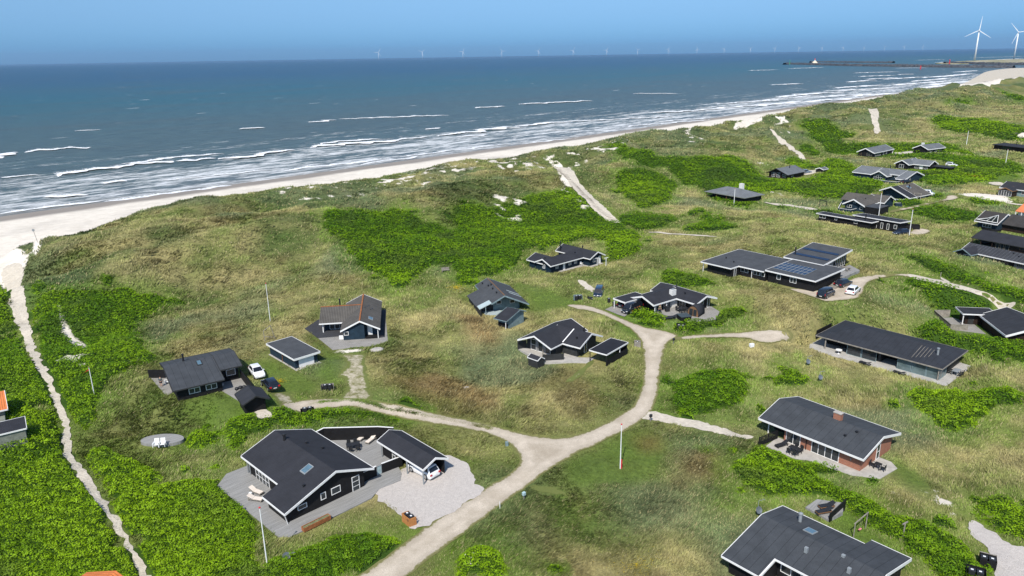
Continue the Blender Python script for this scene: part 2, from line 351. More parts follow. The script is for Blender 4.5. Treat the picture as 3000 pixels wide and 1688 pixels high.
# rose thickets ------------------------------------------------------------------------------
green = [V(OV,(805,540),(870,528),(960,540),(1000,518),(1060,560),(1110,570),(1150,590),(1135,530),(1180,515),(1235,520),(1290,505),(1350,488),(1430,478),(1490,495),(1505,525),(1550,560),(1600,590),(1615,615),(1590,640),(1540,662),(1530,620),(1490,600),(1430,612),(1380,618),(1310,632),(1300,660),(1262,690),(1200,715),(1150,700),(1125,662),(1060,680),(1040,722),(990,738),(960,700),(900,660),(870,610),(825,570)),
 V(OV,(1530,363),(1560,358),(1610,382),(1680,402),(1740,393),(1810,393),(1870,408),(1905,428),(1925,452),(2010,452),(2090,462),(2140,468),(2175,490),(2110,500),(2020,493),(1935,478),(1905,500),(1900,520),(1860,520),(1790,505),(1760,478),(1700,440),(1640,425),(1590,412),(1545,392)),
 V(OV,(1545,430),(1620,424),(1670,440),(1705,470),(1695,500),(1650,522),(1600,522),(1570,490),(1550,460)), V(OV,(1560,545),(1620,540),(1700,545),(1690,560),(1640,578),(1590,580),(1562,566)), V(OV,(1730,570),(1770,560),(1815,545),(1810,572),(1760,582)),
 V(OV,(-160,680),(0,705),(30,730),(12,760),(30,790),(60,870),(110,960),(160,1060),(170,1130),(190,1190),(250,1270),(310,1370),(350,1449),(390,1560),(0,1560),(-260,1400)),
 V(OV,(72,735),(140,725),(250,730),(420,735),(428,758),(370,800),(330,850),(368,868),(350,900),(300,950),(260,1000),(240,1062),(190,1085),(160,1015),(112,945),(85,870)),
 V(OV,(215,1145),(240,1130),(290,1140),(330,1160),(395,1180),(390,1212),(300,1245),(265,1220)), V(OV,(285,1275),(340,1245),(420,1228),(480,1200),(560,1215),(600,1255),(625,1300),(650,1345),(650,1420),(700,1449),(690,1540),(420,1540),(370,1449),(320,1340)),
 V(OV,(650,1415),(720,1395),(790,1372),(860,1350),(940,1342),(1000,1368),(985,1410),(900,1449),(860,1530),(660,1530)), V(OV,(565,1080),(600,1055),(650,1045),(760,1040),(850,1022),(950,1038),(1010,1058),(900,1052),(820,1072),(700,1082),(640,1112),(600,1130),(575,1110)), V(OV,(470,1105),(500,1090),(550,1088),(560,1105),(520,1120),(480,1122)),
 V(OV,(1830,1200),(1850,1150),(1900,1122),(1960,1150),(2060,1192),(2150,1240),(2230,1280),(2300,1322),(2380,1350),(2440,1390),(2490,1449),(2520,1520),(2400,1520),(2350,1440),(2290,1385),(2200,1330),(2130,1290),(2040,1270),(1950,1262),(1870,1240)),
 V(OV,(2265,985),(2330,978),(2450,990),(2510,975),(2530,1000),(2480,1050),(2420,1078),(2360,1078),(2320,1032),(2282,1012)), V(OV,(2445,1255),(2500,1252),(2700,1280),(2700,1400),(2520,1355),(2460,1312)),
 V(OV,(1700,812),(1780,790),(1860,775),(1872,790),(1820,820),(1742,842),(1698,840)), V(OV,(1660,690),(1700,682),(1790,705),(1790,722),(1720,722),(1665,708)),
 V(OV,(2265,700),(2320,698),(2400,728),(2500,765),(2700,830),(2700,850),(2440,830),(2380,792),(2300,735)), V(OV,(2270,638),(2330,648),(2440,690),(2520,720),(2700,770),(2700,800),(2480,735),(2400,705),(2300,670)), V(OV,(2290,828),(2400,830),(2500,850),(2700,900),(2700,945),(2560,915),(2440,885),(2335,862)),
 V(Z6,(905,100),(960,110),(1010,150),(1040,190),(1000,210),(930,180),(890,130)), V(Z6,(780,230),(850,215),(930,250),(1000,280),(980,300),(870,300),(790,265)), V(Z6,(930,0),(1080,0),(1120,60),(1150,90),(1300,110),(1450,100),(1700,110),(1990,110),(2100,150),(2220,190),(2100,195),(1960,175),(1760,175),(1650,195),(1440,215),(1320,190),(1180,190),(1060,170),(1040,100),(950,50)),
 V(Z6,(1060,230),(1150,220),(1280,270),(1330,310),(1480,350),(1560,430),(1500,450),(1270,480),(1000,450),(900,420),(1000,350),(1090,330),(1050,290)), V(Z6,(820,480),(900,470),(1100,490),(1280,480),(1240,520),(1100,520),(900,510)), V(Z6,(1560,220),(1700,190),(1960,185),(2080,210),(2330,220),(2500,250),(2576,290),(2576,330),(2380,345),(2220,400),(2060,400),(1960,430),(1840,420),(1760,370),(1760,300),(2050,290),(1960,240),(1740,215)),
 V(Z6,(1020,640),(600,590),(620,560),(760,580),(900,610),(1040,610),(1180,620),(1260,640),(1150,650)), V(Z6,(1540,520),(1620,540),(1760,530),(1840,560),(1740,590),(1580,580)), V(Z6,(1860,500),(1920,480),(2000,495),(2000,515),(1900,530)), V(Z6,(1680,600),(1900,570),(2050,600),(2300,650),(2200,690),(1960,700),(1800,660)), V(Z6,(2070,510),(2200,505),(2400,540),(2500,560),(2360,580),(2150,560)),
 V(Z6,(2150,0),(2300,-30),(2600,-40),(2576,10),(2480,60),(2400,70),(2250,50)), V(Z6,(400,210),(460,250),(490,310),(600,350),(700,400),(640,440),(380,430),(200,440),(100,400),(40,250),(110,205),(300,200)) , V(Z6,(110,640),(240,610),(230,680),(150,690)), V(Z6,(60,740),(340,690),(350,740),(280,765),(70,775)),
 V(Z7,(2340,700),(2400,690),(2576,760),(2700,800),(2576,795),(2450,770)), V(Z7,(1850,790),(1960,765),(2100,790),(2080,830),(1850,820)),
 V(OV,(2330,290),(2450,300),(2575,330),(2700,350),(2700,385),(2500,345),(2380,330)), V(OV,(2000,310),(2060,300),(2100,330),(2150,330),(2130,350),(2050,340))]
bush = [(V(OV,(1690,970),(1722,942),(1790,922),(1850,930),(1882,950),(1880,990),(1840,1020),(1760,1040),(1712,1040),(1692,1010)), 'large oval rose bush on the rise left of the two thin masts'),
 (V(OV,(1932,950),(1990,930),(2040,938),(2060,970),(2030,990),(1980,985),(1942,970)), 'rose bush between the two masts with satellite dishes'),
 (V(OV,(1152,1410),(1200,1382),(1275,1400),(1284,1438),(1250,1470),(1160,1462)), 'bright green rose bush with pale flowers alone in the grass below the road'),
 (V(ZV,(470,740),(560,650),(700,600),(940,590),(1150,660),(1290,740),(1310,800),(1190,850),(1180,900),(940,960),(770,900),(640,840)), 'rounded rose bush beside the parked striped van')]
bushes = [wp(b[0]) for b in bush]
GS = ZN(green)
for b in bushes: GS = np.maximum(GS, sdf(b, GX, GY))
GXs, GYs = GX, GY
GS = GS+(1.0*fbm(GX, GY, 5, 51, 3)+1.3*fbm(GX, GY, 13, 53, 2)+.9*fbm(GX, GY, 1.9, 55, 2))*sst(60, 100, np.hypot(GX, GY)*1.2); _g0 = GS.copy()
GS = np.maximum(GS, np.where(_g0 > -6, (fbm(GX, GY, 4, 57, 2)-.40-.09*np.maximum(-_g0-1.5, 0))*8, -8)); GS = GS-3.2*sst(.38, .62, fbm(GX, GY, 7, 58, 3))*sst(5, 1, _g0)
# bare sand -----------------------------------------------------------------------------------
sand = [V(OV,(-60,560),(0,640),(60,622),(78,640),(60,680),(50,712),(60,735),(30,735),(0,705),(-80,690)), V(OV,(100,600),(125,585),(140,590),(110,625),(85,650),(80,630)), V(OV,(140,765),(156,765),(172,830),(232,874),(222,886),(160,855)),
 V(Z2,(2160,690),(2260,670),(2270,700),(2180,725)), V(Z2,(1800,730),(2130,690),(2130,720),(1860,740)), V(ZP,(1780,200),(1850,180),(1900,250),(1890,330),(1800,290)), 
 V(OV,(1840,325),(1865,305),(1920,292),(1930,300),(1880,318),(1850,335)), V(Z6,(2060,480),(2200,475),(2380,490),(2500,520),(2480,560),(2300,530),(2100,500)), V(Z6,(2520,40),(2576,20),(2640,10),(2640,60),(2530,70)), V(Z7,(2100,570),(2250,520),(2400,470),(2700,440),(2700,540),(2400,590),(2100,660),(1900,690),(2000,640))]
speck = [V(OV,(690,485),(800,470),(890,465),(900,490),(840,500),(720,498)), V(OV,(1000,440),(1060,440),(1100,460),(1060,480),(1000,465)), V(OV,(1150,430),(1180,410),(1240,405),(1230,425),(1170,440)), V(OV,(1210,490),(1300,490),(1350,560),(1280,560)), V(OV,(1370,470),(1410,430),(1480,500),(1530,540),(1480,540),(1420,490)),
 V(OV,(1700,330),(1760,330),(1800,360),(1740,370)), V(OV,(165,900),(225,880),(240,920),(180,940)), V(OV,(650,470),(1330,400),(1560,345),(1640,340),(1540,380),(1330,420),(1000,475),(660,505)), V(OV,(1930,480),(1960,478),(1990,490),(1940,500)), V(OV,(1930,300),(2000,300),(2020,350),(1960,350)), V(Z6,(530,230),(700,240),(690,270),(560,270)), V(OV,(2470,1240),(2350,1200),(2230,1210),(2400,1330))]
SS = ZN(sand)+.7*fbm(GX, GY, 3, 61, 3); KS = ZN(speck); SS = np.maximum(SS, np.where(KS > -2, (fbm(GX, GY, 2.3, 160, 3)+.45*fbm(GX, GY, 7, 164, 2)-.24-.35*sst(2, -2, KS))*2.6, -8))
# lawns (mown, greener), heath -----------------------------------------------------------------
lawn = [V(Z3,(560,440),(800,470),(1050,560),(1300,640),(900,720),(760,680),(700,560)), V(Z2,(960,800),(1240,770),(1420,900),(1560,940),(1700,1010),(1600,1130),(1350,1080),(1180,960),(1000,900)), V(Z2,(1560,540),(1700,640),(1900,760),(1880,1000),(1920,1120),(1700,1020),(1560,900),(1720,830)), V(Z3,(1400,700),(1700,740),(1760,960),(1600,900)),
 V(Z5,(1190,600),(1290,560),(1500,700),(1640,830),(1500,860),(1260,760)), V(OV,(1500,1120),(1640,1070),(1700,1180),(1500,1240),(1400,1210)), V(OV,(2090,1270),(2200,1330),(2330,1410),(2200,1449),(2080,1340)), V(Z12,(350,250),(500,380),(700,480),(790,500),(560,520),(380,400)), V(Z6,(2300,360),(2500,330),(2576,380),(2350,420)), V(OV,(420,980),(700,1000),(690,1040),(560,1060),(430,1060))]
heath = [V(OV,(1680,1130),(1800,1110),(1860,1160),(1830,1230),(1700,1220)), V(OV,(1590,1100),(1650,1090),(1660,1130),(1600,1140)), V(OV,(950,950),(1100,930),(1300,1000),(1200,1060),(1050,1020)), V(OV,(1130,770),(1230,820),(1290,880),(1180,860))]
LS = ZN(lawn); HS = ZN(heath)
RN = roadnear(GX.ravel(), GY.ravel()).reshape(GX.shape)
s_g, t_g = st(GX, GY)
def gcol(x, y, t, ls, hs_, rn, gs=None):
    tan = np.array([.275, .240, .105]); olive = np.array([.150, .165, .050]); grn = np.array([.090, .138, .026]); brn = np.array([.135, .110, .045]); gry = np.array([.110, .138, .068]); lwn = np.array([.085, .135, .022]); dk = np.array([.052, .085, .022])
    n1 = fbm(x, y, 26, 71, 3); n2 = fbm(x, y, 6, 81, 3); n3 = fbm(x, y, 1.3, 91, 2)
    L = lambda a, b, k: a*(1-k[..., None])+b*k[..., None]
    c = L(np.broadcast_to(olive, x.shape+(3,)), tan, np.clip(.40+.75*n1+.75*n2+.45*n3, 0, 1))
    c = L(c, grn, np.clip(-.55*n1-1.15*n2+.35*n3+.05, 0, 1)*.85)
    c = L(c, brn, sst(.25, .7, fbm(x, y, 11, 101, 3))*.75)
    c = L(c, gry, sst(.22, .6, fbm(x, y, 19, 111, 2)+.25*sst(215, 160, t))*.8)
    c = L(c, dk, sst(-.35, .5, fbm(x, y, 14, 121, 3))*sst(240, 180, t)*.72); c = L(c, gry*.9, sst(-.1, .5, fbm(x, y, 30, 123, 3))*sst(235, 190, t)*.5)
    c = L(c, lwn, sst(-1.5, 1.5, ls+n2*2)*.8); c = L(c, np.array([.165, .095, .042]), sst(-2, 3, hs_+n2*3)*.6)
    c = L(c, lwn, np.clip(rn*(.5+n2), 0, 1)*.55)
    return c if gs is None else L(c, np.array([.095, .160, .020]), sst(-5.5, -.3, gs+2.5*n2)*.7)
GC = gcol(GX, GY, t_g, LS, HS, RN, GS)
# ground sheet --------------------------------------------------------------------------------
k = NT('ground'); tc = k.n('NewGeometry').outputs['Position']
A = lambda n: k.n('Attribute', attribute_name=n)
col = A('Col').outputs['Color']; nfine = k.noise(tc, 2.2, 5, .7); n2 = k.noise(tc, .5, 4, .6)
col = k.mix(1, col, k.ramp(nfine, [(.25, (.55, .55, .55)), (.5, (1, 1, 1)), (.78, (1.5, 1.45, 1.35))]), 'MULTIPLY')
gs = k.mth('ADD', A('gs').outputs['Fac'], k.mth('MULTIPLY', k.mth('SUBTRACT', nfine, .5), 2.2))
col = k.mix(k.mth('MULTIPLY', gs, 1.5, clamp=True), col, k.mix(n2, (.022, .05, .006), (.05, .10, .010)))
sg = k.mth('ADD', A('ss').outputs['Fac'], k.mth('MULTIPLY', k.mth('SUBTRACT', nfine, .5), 1.8))
ks = k.mth('MULTIPLY', k.mth('ADD', A('ks').outputs['Fac'], 1.0), .5, clamp=True); sg = k.mth('MAXIMUM', sg, A('beach').outputs['Fac'])
sandc = k.ramp(k.noise(tc, .35, 5, .6), [(.3, (.64, .58, .495)), (.7, (.76, .70, .61))]); wet = k.mix(k.noise(tc, .05, 3), (.22, .20, .18), (.30, .265, .23))
wf = k.mth('ADD', A('wet').outputs['Fac'], k.mth('MULTIPLY', k.mth('SUBTRACT', k.noise(k.mp(tc, (1, 1, 1)), .035, 4, .6), .5), 1.5))
sandc = k.mix(k.mth('MULTIPLY', wf, 1, clamp=True), sandc, wet)
col = k.mix(k.mth('MULTIPLY', sg, 2.2, clamp=True), col, sandc)
k.bump(nfine, .25, .6); ground_m = k.fin(col, .9, .15)
I = np.arange(len(rr)*len(th)).reshape(len(rr), len(th))
Q = np.stack([I[:-1, :-1], I[:-1, 1:], I[1:, 1:], I[1:, :-1]], -1).reshape(-1, 4)[:, ::-1]
beach = np.clip(sst(112, 84, t_g+3*fbm(GX, GY, 9, 131, 3)), 0, 1)*2-1
padm = np.zeros(GX.shape)
for cx, cy, hx, hy, a_, z_, mg in pads:
    dx, dy = GX-cx, GY-cy; u_ = abs(dx*math.cos(a_)+dy*math.sin(a_))-hx; v_ = abs(-dx*math.sin(a_)+dy*math.cos(a_))-hy; padm = np.maximum(padm, sst(2.5, .5, np.hypot(np.maximum(u_, 0), np.maximum(v_, 0))))
GHm = GH+.18*sst(0, 1, GS)*(1-padm)
ground = raw('ground', np.stack([GX, GY, GHm], -1).reshape(-1, 3), quad=Q, mat=ground_m, smooth=True,
    attrs=dict(gs=GS.ravel(), ss=SS.ravel(), ks=KS.ravel(), beach=beach.ravel(), wet=(sst(22, 9, t_g)*1.3).ravel()), cols=GC.reshape(-1, 3))
tag(ground, kind='structure')
# ---------------------------------------------------------------- roads, paths, yards: thin sheets lying on the ground
XCL = []
def sheet(name, poly, mat, off=.06, step=.8, jit=.15, flat=None, sm=2, world=False, label=None):
    p = np.array(poly)[:, :2] if world else PX(poly)[:, :2]
    if sm: p = smooth_poly(p, sm)
    XCL.append(p); q = []
    for a, b in zip(p, np.roll(p, -1, 0)):
        L = np.hypot(*(b-a)); n = max(1, int(L/(step*.6)))
        for i in range(n): q.append(a+(b-a)*i/n)
    q = np.array(q)
    if jit: q = q+np.stack([fbm(q[:, 0], q[:, 1], .9, 3, 2), fbm(q[:, 0], q[:, 1], .9, 9, 2)], 1)*jit*2
    x0, y0 = q.min(0); x1, y1 = q.max(0)
    gx, gy = np.meshgrid(np.arange(x0, x1, step), np.arange(y0, y1, step)); gx = gx.ravel()+.13*step*np.sin(gy.ravel()*9); gy = gy.ravel()
    sdd = sdf(q, gx, gy, 3); m = sdd > step*.45; gx, gy = gx[m], gy[m]
    vs = [Vector(a) for a in q.tolist()]+[Vector(a) for a in zip(gx.tolist(), gy.tolist())]
    n = len(q); v2, e, f, *_ = delaunay_2d_cdt(vs, [(i, (i+1) % n) for i in range(n)], [], 1, 1e-4)
    v2 = np.array([tuple(v) for v in v2]); z = LK(GHm, v2[:, 0], v2[:, 1])+off if flat is None else np.full(len(v2), flat)
    f = [tuple(t) if (v2[t[1]][0]-v2[t[0]][0])*(v2[t[2]][1]-v2[t[0]][1])-(v2[t[1]][1]-v2[t[0]][1])*(v2[t[2]][0]-v2[t[0]][0]) > 0 else tuple(t[::-1]) for t in f]
    ed = np.clip(sdf(q, v2[:, 0], v2[:, 1], 3), 0, 3)
    o = raw(name, np.c_[v2, z], tri=f, mat=mat, smooth=flat is None, attrs=dict(ed=ed)); return tag(o, label, kind='structure')
k = NT('gravel'); tc = k.n('NewGeometry').outputs['Position']
c1 = k.ramp(k.noise(tc, .5, 6, .65), [(.3, (.43, .37, .295)), (.7, (.53, .46, .375))]); c1 = k.mix(.8, c1, k.ramp(k.noise(tc, 9, 2), [(.3, (.80, .80, .80)), (.7, (1.18, 1.18, 1.18))]), 'MULTIPLY')
c1 = k.mix(k.ramp(k.noise(k.mp(tc, (.9, .9, 1)), .35, 5, .7), [(.42, 0), (.62, .5)]), c1, (.34, .285, .215))
def edgy(k, c1, w=.55, col=(.17, .165, .065)):
    f = k.mth('SUBTRACT', k.mth('MULTIPLY', k.noise(k.n('NewGeometry').outputs['Position'], 1.6, 5, .75), 2*w), k.n('Attribute', attribute_name='ed').outputs['Fac']); return k.mix(k.mth('MULTIPLY', k.mth('SUBTRACT', f, .12), 5, clamp=True), c1, col)
wt = k.mth('ADD', k.n('Attribute', attribute_name='ed').outputs['Fac'], k.mth('MULTIPLY', k.noise(tc, .4, 3), .7)); c1 = k.mix(1, c1, k.ramp(k.mth('DIVIDE', wt, 3.4, clamp=True), [(.0, (.90, .89, .86)), (.30, (.96, .96, .95)), (.46, (1.10, 1.10, 1.10)), (.60, (1.06, 1.06, 1.06)), (.78, (.90, .89, .87)), (1, (.92, .91, .89))]), 'MULTIPLY')
c1 = edgy(k, c1); k.bump(k.noise(tc, 8, 3), .04); M_ROAD = k.fin(c1, .95, .1)
k = NT('white_gravel'); tc = k.n('NewGeometry').outputs['Position']; vo = k.n('TexVoronoi'); k.l(tc, vo.inputs['Vector']); vo.inputs['Scale'].default_value = 15
c1 = k.mix(vo.outputs['Color'], (.53, .485, .445), (.68, .63, .58)); c1 = k.mix(.5, c1, k.ramp(k.noise(tc, 2.5, 5, .7), [(.3, (.62, .60, .60)), (.7, (1, .98, .97))]), 'MULTIPLY'); k.bump(vo.outputs['Distance'], .06); M_WG = k.fin(c1, .9, .2)
k = NT('path_sand'); tc = k.n('NewGeometry').outputs['Position']
c1 = k.ramp(k.noise(tc, 1.2, 6, .7), [(.3, (.44, .39, .32)), (.7, (.62, .56, .47))]); c1 = edgy(k, c1, .13, (.18, .18, .07)); k.bump(k.noise(tc, 3, 4), .15); M_PS = k.fin(c1, .95, .1)
k = NT('worn_grass_track'); tc = k.n('NewGeometry').outputs['Position']
c1 = k.mix(k.ramp(k.noise(tc, .9, 6, .75), [(.40, 0), (.60, 1)]), (.17, .165, .07), (.44, .39, .30)); c1 = edgy(k, c1, .8, (.13, .15, .045)); k.bump(k.noise(tc, 3, 4), .1); M_WORN = k.fin(c1, .95, .1)
sheet('worn_track', V(Z2,(1850,930),(1960,850),(1900,790),(1820,745),(2130,735),(2100,860),(2150,1000),(2140,1100),(2210,1190),(2000,1200),(1860,1175),(1930,1060),(1940,990)), M_WORN, .05, .8, .3)
sheet('worn_track', V(Z2,(1010,930),(1080,980),(1160,1010),(1200,1100),(1290,1190),(1340,1250),(1480,1200),(1480,1160),(1380,1100),(1250,1090),(1130,990),(1060,930)), M_WORN, .05, .8, .3)
sheet('worn_track', V(ZR,(1210,750),(1320,735),(1420,760),(1530,795),(1440,815),(1330,800)), M_WORN, .05, .8, .3); sheet('worn_track', V(Z3,(1060,1333),(1130,1290),(1220,1210),(1320,1130),(1350,1150),(1260,1230),(1200,1290),(1160,1333)), M_WORN, .05, .8, .3)
def paved(name, col, s=2.2):
    k = NT(name); tc = k.n('TexCoord').outputs['Object']; br = k.n('TexBrick'); k.l(tc, br.inputs['Vector']); br.inputs['Scale'].default_value = s; br.inputs['Mortar Size'].default_value = .02
    br.inputs['Color1'].default_value = tuple(c*.92 for c in col)+(1,); br.inputs['Color2'].default_value = tuple(c*1.08 for c in col)+(1,); br.inputs['Mortar'].default_value = tuple(c*.55 for c in col)+(1,)
    return k.fin(k.mix(.7, br.outputs[0], k.ramp(k.noise(tc, .8, 5), [(.3, (.8, .8, .8)), (.7, (1.15, 1.15, 1.15))]), 'MULTIPLY'), .85, .2)
M_PV = paved('grey_paving', (.30, .285, .265)); M_PVL = paved('light_paving', (.44, .42, .385), 1.2)
def decking(name, col, ang):
    k = NT(name); tc = k.mp(k.n('TexCoord').outputs['Object'], rot=(0, 0, R(ang))); sx = k.n('SeparateXYZ'); k.l(tc, sx.inputs[0])
    fr = k.mth('FRACT', k.mth('MULTIPLY', sx.outputs[0], 7.0)); ln = k.ramp(fr, [(0, (.35, .35, .35)), (.08, (1, 1, 1)), (.92, (1, 1, 1)), (1, (.35, .35, .35))])
    b = k.ramp(k.noise(k.mp(tc, (7, .35, 1)), 1, 3), [(.25, tuple(c*.75 for c in col)), (.75, tuple(min(1, c*1.25) for c in col))])
    return k.fin(k.mix(1, b, ln, 'MULTIPLY'), .8, .2)
M_DK = decking('weathered_decking', (.27, .265, .255), 45); M_DKD = decking('dark_decking', (.05, .05, .055), 6)
road = sheet('gravel_road', V(OV,(760,1560),(905,1449),(1000,1380),(1090,1310),(1215,1232),(1285,1192),(1309,1165),(1300,1130),(1245,1095),(1150,1076),(1050,1062),(950,1038),(880,1022),(800,1030),(720,1032),(698,1012),(760,1005),(860,1003),(940,1005),(1000,1018),(1080,1038),(1200,1060),(1290,1085),(1370,1102),(1430,1102),(1500,1077),(1570,1040),(1600,1012),(1620,950),(1617,880),(1608,850),(1575,820),(1500,785),(1420,772),(1430,764),(1490,770),(1560,798),(1610,822),(1650,828),(1680,835),(1712,846),(1680,858),(1665,900),(1657,980),(1645,1030),(1610,1062),(1530,1105),(1450,1140),(1380,1182),(1330,1222),(1250,1278),(1130,1370),(1020,1449),(900,1560)), M_ROAD, .06, .9, .12)
sheet('gravel_road', V(OV,(1690,848),(1780,840),(1880,836),(1900,830),(1960,832),(1998,842),(1995,858),(1960,865),(1900,862),(1880,850),(1780,850),(1700,858)), M_ROAD, .09, 1, .12)
sheet('gravel_road', V(Z4,(620,548),(900,568),(1100,590),(1200,520),(1350,480),(1500,445),(1650,431),(1850,433),(2000,466),(2150,504),(2350,556),(2576,618),(2800,688),(2800,722),(2576,648),(2400,604),(2250,564),(2050,514),(1850,456),(1700,450),(1560,482),(1470,530),(1460,600),(1400,660),(1260,668),(1130,690),(1000,640),(760,562)), M_ROAD, .10, 1, .12)
sheet('gravel_road', V(Z4,(1840,434),(2000,464),(2150,500),(2350,552),(2576,612),(2800,680),(2800,730),(2576,654),(2400,610),(2250,570),(2050,518),(1845,458)), M_PS, .125, 1, .12)
sheet('sand_path', V(Z4,(2130,462),(2160,470),(2230,520),(2330,560),(2300,562),(2200,530),(2150,495)), M_PS, .12, 1, .12)
sheet('sand_path', V(OV,(5,712),(32,735),(20,760),(38,800),(58,850),(78,905),(112,962),(150,1040),(162,1090),(158,1130),(180,1180),(225,1235),(262,1290),(300,1350),(340,1420),(360,1460),(420,1560),(445,1560),(385,1460),(360,1420),(325,1355),(285,1295),(250,1240),(215,1190),(180,1140),(178,1095),(172,1050),(130,960),(95,895),(80,840),(70,790),(66,740),(50,715),(64,680),(40,660),(8,670)), M_PS, .09, .9, .25)
sheet('beach_stairs_path', V(ZP,(1755,195),(1800,175),(1860,210),(1915,268),(1965,335),(2012,385),(2070,436),(2130,496),(2200,550),(2145,552),(2052,500),(1980,430),(1918,360),(1858,284),(1800,228)), M_PS, .2, 1.2, .2)
sheet('sand_path', V(Z6,(650,-5),(690,20),(740,60),(800,110),(860,160),(930,215),(915,235),(850,175),(780,125),(720,85),(680,40)), M_PS, .25, 2, .3)
sheet('sand_path', V(OV,(2178,272),(2200,270),(2212,290),(2205,310),(2216,330),(2205,343),(2195,330),(2200,318),(2188,300)), M_PS, .3, 2.5, .3)
sheet('sand_path', V(Z6,(600,548),(700,560),(820,572),(960,590),(1030,608),(940,610),(860,590),(700,575)), M_PS, .2, 2, .3)
sheet('gravel_road', V(Z6,(1560,615),(1700,590),(1840,560),(1960,535),(1990,520),(1990,492),(2095,508),(2060,530),(1960,545),(1840,575),(1700,605),(1560,635)), M_ROAD, .2, 1.5, .2)
sheet('gravel_road', V(Z6,(1690,795),(1760,742),(1905,768),(1780,800)), M_ROAD, .15, 1.5, .2)
sheet('sand_path', V(Z6,(900,345),(960,310),(1010,305),(1010,330),(950,345)), M_PS, .2, 1.5, .2); sheet('sand_path', V(Z6,(1580,185),(1650,172),(1740,165),(1730,185),(1640,190)), M_PS, .2, 1.5, .2)
sheet('sand_path', V(Z6,(2300,400),(2380,395),(2430,410),(2400,428),(2320,415)), M_PS, .2, 1.5, .2); sheet('sand_path', V(Z6,(2420,550),(2576,568),(2600,580),(2440,562)), M_PS, .2, 1.5, .2)
sheet('sand_path', V(Z2,(1090,1290),(1130,1265),(1200,1260),(1260,1300),(1250,1345),(1150,1350),(1110,1330)), M_PS, .08, .8, .2)
sheet('sand_path', V(OV,(1625,1036),(1645,1034),(1700,1048),(1760,1063),(1830,1084),(1905,1098),(1900,1106),(1820,1096),(1740,1078),(1670,1062),(1640,1060),(1615,1056)), M_PS, .07, .8, .3)
sheet('sand_path', V(Z3,(1180,430),(1220,420),(1300,480),(1340,500),(1330,540),(1280,520),(1220,480)), M_PS, .08, .8, .3); sheet('sand_path', V(Z3,(1780,0),(1950,8),(2200,22),(2500,45),(2200,30),(1900,15)), M_PS, .12, .8, .1)
sheet('gravel_yard', V(Z1,(1425,730),(1470,650),(1640,585),(1650,500),(1720,470),(1900,400),(2060,385),(2180,440),(2230,520),(2260,570),(2290,640),(2352,685),(2150,800),(1960,930),(1800,1010),(1740,1000),(1640,890),(1530,800)), M_WG, .085, .6, .3, sm=1)
sheet('gravel_yard', V(Z5,(1785,1100),(1830,1060),(1900,1065),(1960,1110),(2080,1200),(2218,1245),(2500,1300),(2500,1600),(2010,1600),(2020,1420),(1980,1300),(1900,1190)), M_WG, .085, .6, .3)
sheet('patio', V(Z3,(1430,690),(1520,650),(1600,640),(1700,690),(1600,755),(1560,740)), M_PV, .10, .8, .05, sm=0)
# ---------------------------------------------------------------- sea
k = NT('sea'); tc = k.n('TexCoord').outputs['Object']; sx = k.n('SeparateXYZ'); k.l(tc, sx.inputs[0]); tn = sx.outputs[1]  # +y = out to sea
deep = k.ramp(k.mth('DIVIDE', tn, 2600.0, clamp=True), [(0, (.062, .088, .080)), (.12, (.052, .082, .074)), (.35, (.014, .076, .088)), (1, (.004, .052, .105))])
patch = k.noise(k.mp(tc, (.004, .012, 1)), 1, 4); deep = k.mix(k.ramp(patch, [(.45, 0), (.7, .55)]), deep, (.055, .066, .050))
shal = k.ramp(k.mth('DIVIDE', tn, 40.0, clamp=True), [(0, (.20, .19, .16)), (.35, (.11, .125, .12)), (1, (.045, .062, .066))]); deep = k.mix(k.ramp(k.mth('DIVIDE', tn, 45.0, clamp=True), [(0, 1), (1, 0)]), deep, shal)
# lacy foam in the surf, ragged edges
dist = k.mth('ADD', tn, k.mth('MULTIPLY', k.mth('SUBTRACT', k.noise(k.mp(tc, (.012, .03, 1)), 1, 4), .5), 45))
zone = k.ramp(k.mth('DIVIDE', dist, 400.0, clamp=True), [(0, .58), (.05, .66), (.16, .66), (.26, .54), (.34, .34), (.42, .46), (.52, .32), (.70, .10), (1, .0)])
lace = k.noise(k.mp(tc, (.07, .20, 1)), 1, 9, .78); lace2 = k.noise(k.mp(tc, (.012, .07, 1)), 1, 3, .6)
fo = k.mth('ADD', k.mth('MULTIPLY', zone, .55), k.mth('MULTIPLY', lace2, .55)); fo = k.mth('ADD', fo, lace)
foam = k.ramp(fo, [(.0, 0), (.999, 0), (1, 0)]); foam = k.mth('MULTIPLY', k.mth('SUBTRACT', fo, 1.06), 5.5, clamp=True)
edge = k.mth('SUBTRACT', 1, k.mth('MULTIPLY', k.mth('ABSOLUTE', k.mth('SUBTRACT', k.mth('ADD', tn, k.mth('MULTIPLY', k.noise(k.mp(tc, (.03, .002, 1)), 1, 4), 14)), 14)), .42), clamp=True)
foam = k.mth('MAXIMUM', foam, k.mth('MULTIPLY', edge, k.ramp(lace, [(.35, .2), (.55, 1)])))
wc = k.noise(k.mp(tc, (.02, .09, 1)), 1, 2, .5); capz = k.ramp(k.mth('DIVIDE', tn, 3000.0, clamp=True), [(0, 0), (.08, .8), (.5, 1), (1, .4)])
foam = k.mth('MAXIMUM', foam, k.mth('MULTIPLY', k.mth('MULTIPLY', k.mth('SUBTRACT', wc, .715), 22, clamp=True), capz))
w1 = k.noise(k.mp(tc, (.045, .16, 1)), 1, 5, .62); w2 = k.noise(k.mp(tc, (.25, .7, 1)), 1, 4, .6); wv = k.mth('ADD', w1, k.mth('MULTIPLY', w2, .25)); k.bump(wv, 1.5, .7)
deep = k.mix(1, deep, k.ramp(w1, [(.3, (.58, .60, .62)), (.7, (1.42, 1.38, 1.34))]), 'MULTIPLY')
